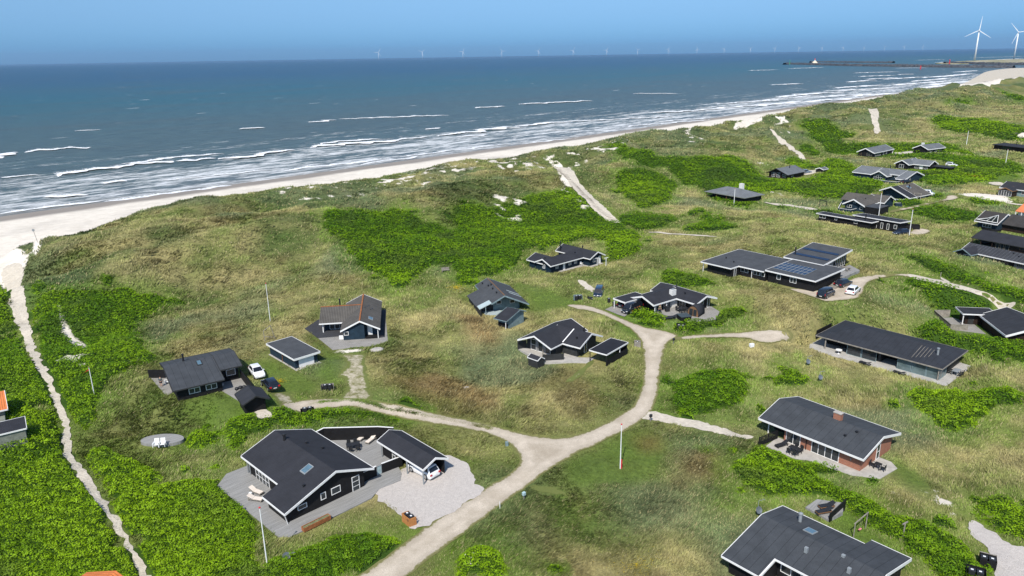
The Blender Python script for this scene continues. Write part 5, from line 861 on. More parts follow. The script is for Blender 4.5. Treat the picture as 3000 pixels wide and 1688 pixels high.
H2 = House('garden_shed', 'brown annex with flat grey roof beside the fenced terrace', FL(F17, -3.1, 10.7), 'shed'); H2.wing([(0, 2.45), (3.8, 2.55)], 0, 6, 'x', M_RX, M_BRN, (.9, .3), (.9, .3)); H2.post(.2, .2, 2.3, .14); H2.win('S', 1.9, .9, 1.0, .1, 1.8, solid=True, kind='door', fm=M_DG)
wallrun('board_fence', 'weathered plank fence round the small terrace by the brown annex', [FL(F17, -3.0, 8.0), FL(F17, -6.0, 8.0), FL(F17, -6.5, 15.3), FL(F17, -3.4, 15.8)], 9, [1.1, 1.1, 1.4, 1.4], M_WD, M_WD)
slab('patio', [FL(F17, -5.9, 8.2), FL(F17, -.4, 6.5), FL(F17, -.4, 11.5), FL(F17, -3, 15.3), FL(F17, -6.3, 15)], 8.5, 9.06, M_PV, kind='structure')
H = House('summer_house', 'grey-green house with orange tiled roof cut by the left edge', F_OL); H.wing([(8, 2.3), (11.2, 3.9), (14.4, 2.3)], -12, 1.1, 'x', M_RTI, M_GRN, td=.22); H.wall([(4, 1.5), (8.5, 1.5)], 3.6, 8.5, -9, .6, 'x', M_GRN)
H = House('garden_shed', 'grey-green shed with dark flat roof below the orange tiled roof at the left edge', FL(F_OL, -8, 0), 'shed'); H.wing([(0, 2.2), (3.75, 2.35)], 0, 10.9, 'x', M_RX, M_GRN, (.1, .1), (.2, .2), td=.2); m = MB(); m.tube((10.85, 3.6, 2.1), (10.6, 3.3, -.2), .05); H.P('downpipe', m, M_WH)
w = W(ZL(715,1414), 13.9); H = House('summer_house', 'house with orange tiled roof whose tip shows at the bottom left edge', (w[0], w[1], 10, -25)); H.wing([(-4.5, 2.3), (0, 3.9), (4.5, 2.3)], -12, 0, 'y', roofm('orange_tile_roof_y', (.55, .17, .055), 'y', 'tile'), M_GRN, trim=None)
# ---------------------------------------------------------------- cars
M_TY = matp('tyre_rubber', (.015, .015, .016), .8, .2); M_RIM = matp('alloy_rim', (.40, .41, .42), .35, .5, .05, 3, .6); M_CG = matp('car_glass', (.012, .014, .02), .06, .7); M_TL = matp('tail_light', (.45, .012, .015), .25, .5); M_HL = matp('head_light', (.65, .67, .70), .15, .6, .03); M_PL = matp('number_plate', (.75, .74, .70), .5, .3, .03)
def paint(n, c): m = matp(n, c, .22, .6, .03); m.node_tree.nodes['Principled BSDF'].inputs['Coat Weight'].default_value = .6; return m
P_W = paint('white_car_paint', (.80, .80, .80)); P_B = paint('black_car_paint', (.010, .012, .016)); P_N = paint('navy_car_paint', (.012, .022, .045)); P_G = paint('blue_grey_car_paint', (.16, .20, .26)); P_O = matp('orange_stripe', (.55, .20, .06), .4, .4)
SPEC = dict(hatch=(4.2, 1.78, 1.48, (-1.95, .95), (-1.45, .15), 2.6), suv=(4.5, 1.84, 1.64, (-2.1, 1.05), (-1.65, .25), 2.69), wagon=(4.85, 1.88, 1.55, (-2.25, 1.1), (-1.5, .25), 2.9), van=(5.1, 1.95, 1.95, (-2.5, 1.75), (-2.4, 1.15), 3.1), mpv=(4.85, 1.93, 1.85, (-2.38, 1.6), (-2.22, .95), 3.0))
def car(kind, label, pt, loc, hd, group='parked cars'):
    L, Wd, Hh, gb, gr, wb = SPEC[kind]; e = empty('parked_car' if kind not in ('van', 'mpv') else 'parked_van', loc, hd, label, 'car' if kind not in ('van', 'mpv') else 'van', group)
    hw = Wd/2; bl = .92 if Hh < 1.7 else 1.05; x0, x1 = -L/2, L/2
    stt = [(x0, .38, bl-.28, hw-.18), (x0+.10, .26, bl-.04, hw-.06), (gb[0]+.1, .22, bl, hw), (0, .20, bl, hw), (gb[1], .20, bl-.02, hw), (x1-.45, .22, bl-.16, hw-.04), (x1-.12, .26, bl-.24, hw-.12), (x1, .34, bl-.42, hw-.25)]
    m = MB(); n = 8; vs = []
    for x, zb, zt, w in stt: vs += [(x, -w*.93, zb), (x, -w, (zb+zt)*.5), (x, -w*.99, zt-.10), (x, -w*.90, zt), (x, w*.90, zt), (x, w*.99, zt-.10), (x, w, (zb+zt)*.5), (x, w*.93, zb)]
    fs = [tuple(range(n)), tuple((len(stt)-1)*n+i for i in range(n))[::-1]]
    for k_ in range(len(stt)-1): fs += [(k_*n+i, (k_+1)*n+i, (k_+1)*n+(i+1) % n, k_*n+(i+1) % n) for i in range(n)]
    m.add(vs, [f[::-1] for f in fs]); b0, b1 = hw*.90, hw*.68; B = [(gb[0], -b0, bl-.03), (gb[1], -b0, bl-.05), (gb[1], b0, bl-.05), (gb[0], b0, bl-.03)]; T = [(gr[0], -b1, Hh-.03), (gr[1], -b1, Hh), (gr[1], b1, Hh), (gr[0], b1, Hh-.03)]
    m.add(B+T, [(4, 5, 6, 7), (0, 1, 5, 4), (1, 2, 6, 5), (2, 3, 7, 6), (3, 0, 4, 7)]); body = m.build('body', pt, e, smooth=True, bevel=.05)
    bp = Matrix.Identity(4)
    def pane(nm, q, mt=M_CG, ins=(.10, .08), off=.015):
        q = [Vector(v) for v in q]; nn = (q[1]-q[0]).cross(q[3]-q[0]).normalized(); c = sum(q, Vector())/4
        def bi(u, v): return (q[0]*(1-u)+q[1]*u)*(1-v)+(q[3]*(1-u)+q[2]*u)*v
        p = [bi(ins[0], ins[1]), bi(1-ins[0], ins[1]), bi(1-ins[0], 1-ins[1]), bi(ins[0], 1-ins[1])]; mm = MB()
        mm.add([tuple(v+nn*off) for v in p]+[tuple(v-nn*.03) for v in p], [(0, 1, 2, 3), (0, 4, 5, 1), (1, 5, 6, 2), (2, 6, 7, 3), (3, 7, 4, 0)]); return mm.build(nm, mt, e)
    pane('windscreen', (B[1], B[2], T[2], T[1]), ins=(.04, .10)); pane('rear_window', (B[3], B[0], T[0], T[3]), ins=(.06, .16)); pane('side_window', (B[0], B[1], T[1], T[0]), ins=(.09, .14)); pane('side_window', (B[2], B[3], T[3], T[2]), ins=(.09, .14))
    r = .34 if Hh < 1.6 else .37
    for sx_ in (-1, 1):
        for sy in (-1, 1):
            mm = MB(); y0, y1 = (hw-.22, hw+.015) if sy > 0 else (-hw-.015, -hw+.22); mm.tube((sx_*wb/2-.02, y0, r), (sx_*wb/2-.02, y1, r), r, n=18); wh = mm.build('wheel', M_TY, e)
            mm = MB(); yo = sy*(hw+.016); mm.tube((sx_*wb/2-.02, yo, r), (sx_*wb/2-.02, yo+sy*.012, r), r*.66, n=14); mm.build('rim', M_RIM, wh)
    for sy in (-1, 1):
        mm = MB(); y = sy*(hw-.34); mm.box(x1-.13, x1-.015, y-.17, y+.17, bl-.42, bl-.29); mm.build('headlight', M_HL, e)
        mm = MB(); zt = bl-.15; mm.box(x0-.02, x0+.12, sy*(hw-.24)-.16, sy*(hw-.24)+.14, zt-.10, zt+.10) if Hh < 1.7 else mm.box(x0-.02, x0+.1, sy*(hw-.12)-.06, sy*(hw-.12)+.03, .75, 1.2); mm.build('tail_light', M_TL, e)
        mm = MB(); mm.box(gb[1]-.28, gb[1]-.12, sy*(hw+.02)-.08, sy*(hw+.02)+.08, bl, bl+.14); mm.build('wing_mirror', pt, e)
    mm = MB(); mm.box(x0-.03, x0+.05, -.25, .25, .52, .63); mm.build('number_plate', M_PL, e); mm = MB(); mm.box(x1-.06, x1+.012, -.25, .25, .40, .50); mm.build('number_plate', M_PL, e)
    return e
def carw(kind, label, pt, rw, fw, side, zg=None, group='parked cars'):
    z = 10 if zg is None else zg
    for _ in range(3):
        a, b = np.array(W(rw, z)[:2]), np.array(W(fw, z)[:2]); m = (a+b)/2
        if zg is None: z = G(*m)
    u = (b-a)/np.hypot(*(b-a)); lf = np.array([-u[1], u[0]]); c = m-lf*SPEC[kind][1]/2*(1 if side == 'L' else -1)
    return car(kind, label, pt, (c[0], c[1], z+.07), math.atan2(u[1], u[0]), group)
def at(p, z=None):
    if z is None: w = PX([p])[0]; return (w[0], w[1], G(w[0], w[1]))
    return W(p, z)
carw('suv', 'white car parked under the black carport beside the white gravel', P_W, (1246.3,1406.6), (1204.3,1384.4), 'L', 10.05)
carw('hatch', 'white hatchback on the grass beside the long black house, facing the viewer', P_W, ZC(280,505), ZC(400,650), 'R', 12)
carw('hatch', 'black hatchback with red tail lights parked between the white hatchback and the small shed', P_B, ZC(765,975), ZC(608,835), 'L', 12)
carw('wagon', 'long black car parked at the steps of the solar-panel house', P_B, ZS(1450,560), ZS(1790,440), 'R', 13)
carw('wagon', 'white estate car nearest the road bend at the solar-panel house', P_W, ZS(1905,820), ZS(2090,675), 'R', 13)
carw('mpv', 'black van parked against the corner of the solar-panel house', P_B, ZS(905,945), ZS(1140,830), 'R', 13)
carw('mpv', 'dark people carrier alone on the grass track between three houses', P_N, (1768.9,862.0), (1765.0,873.3), 'L', 11)
vn_ = carw('van', 'black van with orange side stripes parked beside the rounded rose bush', P_B, ZV(800,590), ZV(450,722), 'L', 11)
for x, w_ in ((-1.9, .5), (-1.1, .3), (-.3, .18), (.9, .12)):
    m = MB(); m.add([(x, .985, .35), (x+w_, .985, .35), (x+w_+.55, .96, 1.05), (x+.55, .96, 1.05), (x, .95, .35), (x+w_, .95, .35), (x+w_+.55, .93, 1.05), (x+.55, .93, 1.05)], [(0, 3, 2, 1), (4, 5, 6, 7), (0, 1, 5, 4), (1, 2, 6, 5), (2, 3, 7, 6), (3, 0, 4, 7)]); m.build('side_stripe', P_O, vn_)
w = W(ZV(262,575), 11); car('hatch', 'black car under the flat white-edged carport beside the striped van', P_B, (w[0]+1.5, w[1]+1.6, 11.07), R(47))
carw('wagon', 'dark blue estate car by the flagpole at the end of the long low house', P_N, ZW(0,0) if 0 else Z16(2258,648), Z16(2120,665), 'L')
def cari(kind, label, pt, p, hd): w = at(p); return car(kind, label, pt, (w[0], w[1], w[2]+.1), R(hd))
cari('suv', 'white car at the end of the black flat annex in the green hollow', P_W, Z14(700,870), -50); cari('mpv', 'white van behind the big asymmetric roof', P_W, Z13(2170,985), -40)
cari('wagon', 'black car below the right gable of the wide grey-roofed house', P_B, Z13(1755,745), 20); cari('wagon', 'blue-grey car on the sandy patch behind the pale-roofed cabin', P_G, Z6(928,330), 15); cari('hatch', 'white car at the right edge beside the dark flat-roofed cabin', P_W, Z14(2400,510), 30)
# ---------------------------------------------------------------- people
M_SKIN = matp('skin', (.52, .31, .22), .6, .3, .05); M_HAIR = matp('dark_hair', (.03, .02, .015), .8, .2)
def skinmesh(name, chain, edges, mat, parent, sub=2):
    me = D.meshes.new(name); me.from_pydata([c[:3] for c in chain], edges, []); o = D.objects.new(name, me); COL.objects.link(o); me.materials.append(mat); o.parent = parent
    md = o.modifiers.new('skin', 'SKIN'); md.use_smooth_shade = True
    for v, c in zip(me.skin_vertices[0].data, chain): v.radius = (c[3], c[3] if len(c) < 5 else c[4])
    me.skin_vertices[0].data[0].use_root = True; s_ = o.modifiers.new('sub', 'SUBSURF'); s_.levels = sub; s_.render_levels = sub; return o
def person(label, loc, hd, top, bottom, legs_bare=True, sl=True, hair=M_HAIR, arm=0.0, group=None):
    e = empty('person', loc, hd, label, 'person', group)
    ch = [(0, 0, .95, .14, .11), (0, 0, 1.18, .13, .10), (0, 0, 1.40, .15, .10), (0, 0, 1.50, .055), (0, .01, 1.62, .085), (0, .02, 1.70, .085), (.10, 0, .90, .095), (.12, .02, .50, .062), (.12, -.02, .09, .045), (.13, .14, .04, .04), (-.10, 0, .90, .095), (-.12, .02, .50, .062), (-.12, -.02, .09, .045), (-.13, .14, .04, .04),
          (.20, 0, 1.42, .055), (.25, -.02, 1.15, .04), (.24, .10+arm, .92, .032), (.24, .14+arm, .84, .03), (-.20, 0, 1.42, .055), (-.25, -.02, 1.15, .04), (-.24, .10, .92, .032), (-.24, .14, .84, .03)]
    ed = [(0, 1), (1, 2), (2, 3), (3, 4), (4, 5), (0, 6), (6, 7), (7, 8), (8, 9), (0, 10), (10, 11), (11, 12), (12, 13), (2, 14), (14, 15), (15, 16), (16, 17), (2, 18), (18, 19), (19, 20), (20, 21)]
    n0 = len(ch)
    for s_, b in ((1, 17), (-1, 21)):
        bx, by, bz = ch[b][:3]
        for i in range(4): ch.append((bx+s_*(.02-.013*i), by+.03-.02*i+.01, bz-.09-.01*(i in (1, 2)), .009)); ed.append((b, len(ch)-1))
        ch.append((bx-s_*.03, by+.05, bz-.04, .010)); ed.append((b, len(ch)-1))
    skinmesh('body', ch, ed, M_SKIN, e)
    skinmesh('shirt', [(0, 0, .90, .205, .175), (0, 0, 1.17, .19, .155), (0, 0, 1.42, .185, .135), (.21, 0, 1.43, .085), (.25, -.02, 1.14 if sl else .95, .07), (-.21, 0, 1.43, .085), (-.25, -.02, 1.14 if sl else .95, .07)], [(0, 1), (1, 2), (2, 3), (3, 4), (2, 5), (5, 6)], top, e)
    lz = .58 if legs_bare else .12
    skinmesh('shorts' if legs_bare else 'trousers', [(0, 0, .99, .185, .155), (.10, 0, .86, .125), (.12, .02, lz, .095 if legs_bare else .065), (-.10, 0, .86, .125), (-.12, .02, lz, .095 if legs_bare else .065)], [(0, 1), (1, 2), (0, 3), (3, 4)], bottom, e)
    m = MB(); m.lathe([(.05, 1.62), (.10, 1.66), (.105, 1.72), (.08, 1.79), (.03, 1.815)], 12, (0, -.01, 0)); m.build('hair', hair, e, smooth=True); m = MB(); m.box(-.012, .012, .09, .125, 1.635, 1.665); m.build('nose', M_SKIN, e); return e
M_GT = matp('grey_cloth', (.10, .12, .12), .9, .1); M_NV = matp('navy_cloth', (.012, .016, .04), .9, .1); M_OLV = matp('olive_cloth', (.14, .13, .08), .9, .1)
w = W((472.7,1133), 12.1); person('person in grey T-shirt and dark shorts standing on the terrace seen from behind', w, R(0), M_GT, M_NV, arm=.08)
w = W(ZV(1158,665), 11.07); person('person in olive jacket and dark trousers standing by the posts of the black house', w, R(180), M_OLV, M_NV, False, False, matp('ginger_hair', (.30, .12, .05), .8))
pp = None
for i, (x, y) in enumerate([(2035,597),(2150,572),(2165,541),(2190,540),(2222,551),(2345,512),(2052,590)]):
    w = W(Z7(x, y), .9); w = (w[0], w[1], max(.62, G(w[0], w[1])))
    if pp is None: pp = person('tiny figure on the far wide beach, nearest to the viewer', w, R(60), M_NV, M_NV, False, False, group='people walking on the far beach')
    else: c = copy_tree(pp); c.location = w; c['label'] = 'tiny figure on the far wide beach, '+['','second from the surf','third from the surf','fourth from the surf','middle of the little group','farthest inland on the sand','just behind the nearest figure'][i]; c.rotation_euler.z = R(60+40*i)
# ---------------------------------------------------------------- poles and masts
def flagpole(foot, top, label, zg=None, red=False, flag=False, r=.06):
    w = at(foot, zg); d = ray(*top); hgt = CH+d[2]*w[1]/d[1]-w[2]
    e = empty('flagpole', w, 0, label, 'flagpole', 'flagpoles among the houses'); m = MB(); m.tube((0, 0, -.3), (0, 0, hgt-.1), r*1.25, r*.75, 10); m.build('pole', M_WP, e)
    m = MB(); m.lathe([(.02, hgt-.1), (.11, hgt-.05), (.11, hgt+.03), (.02, hgt+.09)], 10); m.build('finial', M_RED if red is not None else M_TEAK, e)
    if red: m = MB(); m.box(.09, .22, -.06, .06, 0, 1.3); m.build('base_bracket', M_RED, e)
    if flag:
        m = MB(); pts = []
        for i in range(7): x = -.07-i*.17; pts += [(x, .06*math.sin(i), hgt-.35-.09*i*1.4), (x, .06*math.sin(i)+.02, hgt-.55-.09*i*1.2+.02*i)]
        m.add(pts, [(2*i, 2*i+1, 2*i+3, 2*i+2) for i in range(6)]); m.build('pennant', M_RED, e)
    return e
flagpole((783,1656), (760,1487), 'tall white flagpole in the rose thicket in front of the deck of the large house'); flagpole((1817,1373), (1817,1243), 'white flagpole with a red bracket at its foot, alone below the road', red=True); flagpole((792,943), (778,830), 'white flagpole in the grass above the blue garage')
flagpole((277,1160), (259,1075), 'white flagpole with a drooping red pennant in the left rose thicket', flag=True, red=None); flagpole(Z15(425,1300), Z15(438,880), 'white flagpole in front of the grey hip-roofed house', r=.09); flagpole(Z13(1200,1415), Z13(1250,935), 'white flagpole before the slate-roofed annex', r=.09)
flagpole(Z16(2305,685), Z16(2388,95), 'white flagpole beside the dark blue estate car', r=.09); flagpole(Z14(1055,358), Z14(1148,20), 'white flagpole on the bare slope at the upper right', r=.12); flagpole(Z14(1980,800), Z14(2028,468), 'white flagpole rising from the thicket left of the right-edge terrace', r=.11)
w = at(ZT(402,400)); d = ray(*ZT(348,270)); hh_ = CH+d[2]*w[1]/d[1]-w[2]; e = empty('marker_pole', w, R(0), 'thin pole with a round mark standing at the beach access', 'pole'); m = MB(); m.tube((0, 0, -.3), (-.6, 0, hh_), .06); m.build('pole', M_WD, e); m = MB(); m.tube((-.6, -.04, hh_), (-.6, .04, hh_), .38, n=16); m.build('round_sign', M_GRM, e)
def dish(p, label, zg=None, mast=1.6, r=.42):
    w = at(p, zg); e = empty('satellite_dish', w, R(200), label, 'dish'); m = MB(); m.tube((0, 0, -.2), (0, 0, mast), .03); m.tube((0, 0, mast), (-.9, 0, mast), .02); m.tube((-.3, -.25, mast), (-.3, .25, mast), .012); m.tube((-.7, -.25, mast), (-.7, .25, mast), .012); m.build('mast', M_GRM, e)
    T = Matrix.Translation((0, .12, .75)) @ Matrix.Rotation(R(-62), 4, 'X'); m = MB(); m.lathe([(.03, 0), (r*.6, .03), (r, .10), (r*.97, .12), (r*.55, .05), (.03, .02)], 18, T=T); m.build('dish', matp('grey_dish', (.12, .14, .16), .5, .4), e, smooth=False)
dish(Z1(690,1275), 'dark satellite dish low in the rose thicket below the large house', mast=.9); dish(Z4(952,1245), 'satellite dish on a thin mast above the smaller oval rose bush'); dish(Z4(1060,1385), 'satellite dish on a thin mast in front of the brick house'); dish(ZB(640,240), 'satellite dish with aerial behind the lower right roof', mast=1.9)
# ---------------------------------------------------------------- outdoor furniture
def lounger(p, hd, label, zg, cush=M_CRM, fr=M_WD, group='sun loungers'):
    w = W(p, zg) if len(p) == 2 else p; e = empty('sun_lounger', w, R(hd), label, 'lounger', group)
    m = MB(); m.box(-.95, .95, -.33, -.27, .22, .30).box(-.95, .95, .27, .33, .22, .30).box(-.95, -.89, -.27, .27, .22, .29).box(.89, .95, -.27, .27, .22, .29); m.build('frame', fr, e)
    for x in (-.8, .8):
        for y in (-.3, .3): m = MB(); m.box(x-.03, x+.03, y-.03, y+.03, 0, .22); m.build('leg', fr, e)
    m = MB(); m.prism([(-.92, -.29), (.25, -.29), (.25, .29), (-.92, .29)], .305, .38); m.build('seat', cush, e, bevel=.02)
    m = MB(); m.prism([(.26, -.29), (1.0, -.29), (1.0, .29), (.26, .29)], [.31, .62, .62, .31], [.39, .70, .70, .39]); m.build('backrest', cush, e, bevel=.02); return e
def chair(p, hd, label, zg, mat=M_BP, group=None, sc=1.):
    w = W(p, zg) if len(p) == 2 else p; e = empty('garden_chair', w, R(hd), label, 'chair', group); e.scale = (sc,)*3
    m = MB(); m.box(-.25, .25, -.25, .25, .40, .45); m.build('seat', mat, e, bevel=.01); m = MB(); m.prism([(-.29, -.24), (-.25, -.24), (-.25, .24), (-.29, .24)], .44, .92); m.build('backrest', mat, e, bevel=.01)
    for x in (-.22, .22):
        for y in (-.22, .22): m = MB(); m.box(x-.025, x+.025, y-.025, y+.025, 0, .4); m.build('leg', mat, e)
    for y in (-.27, .27): m = MB(); m.box(-.24, .22, y-.025, y+.025, .62, .66); m.build('armrest', mat, e)
    return e
def table(p, hd, label, zg, L=1.8, Wd=.95, mat=M_BP, h_=.74):
    w = W(p, zg) if len(p) == 2 else p; e = empty('garden_table', w, R(hd), label, 'table'); m = MB(); m.box(-L/2, L/2, -Wd/2, Wd/2, h_-.04, h_); m.build('table_top', mat, e, bevel=.01)
    for x in (-L/2+.08, L/2-.08):
        for y in (-Wd/2+.08, Wd/2-.08): m = MB(); m.box(x-.035, x+.035, y-.035, y+.035, 0, h_-.04); m.build('leg', mat, e)
    return e
def around(t, n, L, Wd, label, group, mat=M_BP):
    """chairs along both long sides of a table, each named by its side"""
    a = t.rotation_euler.z; first = None; cs_ = []
    for s_ in (-1, 1):
        for i in range(n):
            x = -L/2+L*(i+.5)/n; y = s_*(Wd/2+.28); X = t.location.x+x*math.cos(a)-y*math.sin(a); Y = t.location.y+x*math.sin(a)+y*math.cos(a); hd = a+(math.pi/2 if s_ < 0 else -math.pi/2)
            if first is None: c = first = chair((X, Y, t.location.z), math.degrees(hd), label, 0, mat, group)
            else: c = copy_tree(first); c.location = (X, Y, t.location.z); c.rotation_euler.z = hd
            cs_.append((s_, X/Y, math.hypot(X, Y), c))
    far = 1 if sum(q[2] for q in cs_ if q[0] == 1) > sum(q[2] for q in cs_ if q[0] == -1) else -1
    for s_ in (-1, 1):
        r = sorted([q for q in cs_ if q[0] == s_], key=lambda q: q[1]); nm = {1: [''], 2: ['left ', 'right '], 3: ['left ', 'middle ', 'right ']}[n]
        for q, w_ in zip(r, nm): q[3]['label'] = w_+('far-side ' if s_ == far else 'near-side ')+label
t = table(FL(F_MAIN, 3.0, 9.2, 0, 10.15)[:3], 20, 'black rectangular dining table on the sheltered lounge deck', 0); around(t, 2, 1.8, .95, 'black chair at the sheltered deck dining table', 'black chairs round the deck table')
lounger(FL(F_MAIN, 5.4, 10.55, 0, 10.15)[:3], 65, 'cream lounger nearer the black screen on the sheltered deck', 0); lounger(FL(F_MAIN, 5.75, 9.1, 0, 10.15)[:3], 65, 'cream lounger beside the carport roof on the sheltered deck', 0)
lounger(W(Z1(435,700), 10.15), 150, 'cream lounger nearer the house on the front deck', 0); lounger(W(Z1(430,762), 10.15), 165, 'cream lounger nearer the deck edge on the front deck', 0)
def stool(w, label): m = MB(); m.lathe([(.17, 0), (.21, .06), (.21, .38), (.17, .44)], 16); o = m.build('stool', M_WP, smooth=False); o.location = w; tag(o, label, 'stool')
stool(W(Z1(1250,245), 10.15), 'white drum stool between the two round-backed chairs'); stool(W(Z1(385,722), 10.15), 'white drum stool between the two loungers on the front deck')
for p, mt, lb, hd in ((Z1(1200,240), matp('rattan', (.42, .33, .27), .7), 'beige round-backed string chair against the black screen', 0), (Z1(1300,238), matp('teal_string', (.12, .20, .20), .6), 'teal round-backed string chair against the black screen', -25)):
    w = W(p, 10.15); e = empty('round_chair', w, R(hd-60), lb, 'chair'); T = Matrix.Translation((0, .12, .62)) @ Matrix.Rotation(R(62), 4, 'X'); m = MB(); m.lathe([(.38, .0), (.44, .03), (.44, .06), (.38, .06), (.30, -.06), (.02, -.14), (.02, -.17), (.32, -.09)], 20, T=T); m.build('shell', mt, e)
    for q in range(4): m = MB(); a = q*1.57+.78; m.tube((.1*math.cos(a), .1*math.sin(a), .42), (.25*math.cos(a), .25*math.sin(a), 0), .015); m.build('leg', M_BLKM, e)
def armchair_white(w, hd, label, group=None):
    e = empty('deck_chair', w, R(hd), label, 'chair', group); m = MB(); m.prism([(-.28, -.28), (.3, -.28), (.3, .28), (-.28, .28)], [.22, .34, .34, .22], [.25, .37, .37, .25]); m.build('seat', M_WP, e); m = MB()
    for i in range(5): y = -.26+i*.12; m.add([(-.26, y, .26), (-.26, y+.10, .26), (-.55, y+.10, .98), (-.55, y, .98), (-.24, y, .27), (-.24, y+.10, .27), (-.53, y+.10, .99), (-.53, y, .99)], [(0, 1, 2, 3), (7, 6, 5, 4), (0, 4, 5, 1), (1, 5, 6, 2), (2, 6, 7, 3), (3, 7, 4, 0)])
    m.build('backrest', M_WP, e)
    for y in (-.36, .36): m = MB(); m.box(-.45, .34, y-.06, y+.06, .52, .55); m.build('armrest', M_WP, e); m = MB(); m.box(.24, .32, y-.03, y+.03, 0, .52); m.build('leg', M_WP, e); m = MB(); m.box(-.38, -.30, y-.03, y+.03, 0, .52); m.build('leg', M_WP, e)
    return e
w = at(ZL(965,645)); zz_ = w[2]; cx, cy = W(ZL(985,640), zz_)[:2]; slab('oval_deck', [(cx+2.9*math.cos(a)*(1 if math.sin(a) > 0 else 1), cy+.9+1.6*math.sin(a) if math.sin(a) > 0 else cy+.9+1.35*math.sin(a)) for a in np.linspace(0, 2*math.pi, 28)[:-1]], zz_-.5, zz_+.35, M_DK, 'oval grey plank deck with two white chairs in the dune grass', 'deck')
for i, q in enumerate((965, 1003)): w = W(ZL(q, 650-3*i), zz_+.36); armchair_white((w[0], w[1], w[2]), -80, 'left white slatted chair on the oval deck' if i == 0 else 'right white slatted chair on the oval deck')
armchair_white(W(Z2(282,1020), 12.1), -150, 'white slatted chair against the end wall beside the standing person')
e = empty('garden_bench', W(Z2(842,968), 12.09), R(F_LEFT[3]), 'white garden bench with patterned cushions in the notch of the long black house', 'bench'); m = MB(); m.box(-.95, .95, -.25, .25, .38, .43); m.build('seat', M_WP, e); m = MB(); m.box(-.95, .95, .22, .27, .43, .95); m.build('backrest', M_WP, e); m = MB(); m.box(-.85, .85, .08, .215, .45, .85); m.build('cushion', matp('patterned_cushion', (.35, .36, .38), .9, .1, .4, 9), e)
for x in (-.88, .88): m = MB(); m.box(x-.04, x+.04, -.25, -.17, 0, .62); m.build('leg', M_WP, e); m = MB(); m.box(x-.04, x+.04, .17, .215, 0, .38); m.build('leg', M_WP, e)
m = MB(); m.lathe([(.2, 0), (.3, .1), (.28, .5), (.22, .5)], 14); o = m.build('plant_pot', M_CON); o.location = W(Z2(790,1045), 12.08); tag(o, 'grey plant pot at the corner of the long black house', 'pot')
for i, (x, y) in enumerate(((932,1075),(965,1062),(1000,1058))):
    e = empty('barbecue', W(Z2(x, y+40), 12.08), 0, ['left of three black kettle barbecues behind the small shed', 'middle of three black kettle barbecues behind the small shed', 'right of three black kettle barbecues behind the small shed'][i], 'barbecue'); m = MB(); m.lathe([(.05, .55), (.28, .68), (.32, .85), (.27, 1.0), (.08, 1.1)], 14); m.build('kettle', M_BLKM, e, smooth=True)
    for a in (0, 2.1, 4.2): m = MB(); m.tube((.15*math.cos(a), .15*math.sin(a), .6), (.3*math.cos(a), .3*math.sin(a), 0), .02); m.build('leg', M_BLKM, e)
# tables and loungers on the right
w = W(Z4(1232,1140), 9.07); e = empty('round_table', w, 0, 'white round table under the left overhang of the glass-fronted house', 'table'); m = MB(); m.lathe([(.55, .70), (.55, .74)], 22); m.build('table_top', M_WP, e); m = MB(); m.lathe([(.25, 0), (.05, .06), (.05, .70)], 12); m.build('leg', M_WP, e)
lounger(W(Z4(1465,1236), 9.08), -55, 'black lounger left of the open bay on the glass-fronted terrace', 0, M_BP, M_BP); lounger(W(Z4(1768,1322), 9.08), -55, 'black lounger before the teal panes of the glass-fronted terrace', 0, M_BP, M_BP)
t = table(FL(F_GL, 21.6, 5.0, 0, 9.08)[:3], F_GL[3]+90, 'grey dining table at the right end of the glass-fronted house', 0, 1.7, .9, M_GRM); around(t, 2, 1.7, .9, 'grey chair at the dining table beside the glass-fronted house', 'grey chairs at the terrace table', M_DG)
lounger(FL(F_BR, 4.3, -1.0, 0, 9.08)[:3], F_BR[3]+75, 'black lounger on the brick house terrace behind the slatted screen', 0, M_BP, M_BP); t = table(FL(F_BR, 6.4, -1.2, 0, 9.08)[:3], F_BR[3], 'black dining table on the long terrace of the brick house', 0, 1.6); around(t, 2, 1.6, .95, 'black wicker chair at the long terrace table of the brick house', 'black chairs at the brick house terrace table')
t = table(FL(F_BR, 15.4, 3.0, 0, 9.08)[:3], F_BR[3]+90, 'small black table by the gable end of the brick house', 0, .8, .8); around(t, 1, .8, .8, 'black wicker chair at the small gable-end table', 'black chairs at the gable-end table')
t = table(FL(F_BRR, 6.3, 1.2, 0, 9.08)[:3], F_BRR[3], 'black dining table in the recess of the lower right house', 0, 2.0, 1.0); around(t, 3, 2.0, 1.0, 'tubular chair at the table in the recess of the lower right house', 'chairs in the recess of the lower right house', M_GRM)
lounger(W(ZB(1450,150), 9.52), F_BRR[3]+62, 'black lounger farther from the viewer on the small thicket deck', 0, M_BP, M_TEAK); lounger(W(ZB(1420,215), 9.52), F_BRR[3]+62, 'black lounger nearer the viewer on the small thicket deck', 0, M_BP, M_TEAK)
t = table(W(ZV(1660,625), 11.08), 20, 'black dining table on the terrace beside the barrel sauna', 0, 2.2, 1.0); around(t, 3, 2.2, 1.0, 'black chair at the dining table beside the barrel sauna', 'black chairs at the sauna terrace table')
lounger(W(ZV(1385,795), 11.08), 10, 'dark lounger left of the hot tub', 0, M_BP, M_BP); lounger(W(ZV(1440,770), 11.08), 10, 'dark lounger directly beside the hot tub', 0, M_BP, M_BP)
e = empty('hot_tub', W(ZV(1695,800), 11.07), R(12), 'square black hot tub with grey cover below the barrel sauna', 'hot tub'); m = MB(); m.box(-1.05, 1.05, -1.05, 1.05, 0, .78); m.build('tub_shell', M_BLK, e, bevel=.05); m = MB(); m.box(-1.1, 1.1, -1.1, 1.1, .785, .90); m.build('cover', matp('vinyl_cover', (.05, .065, .07), .5, .4), e, bevel=.03)
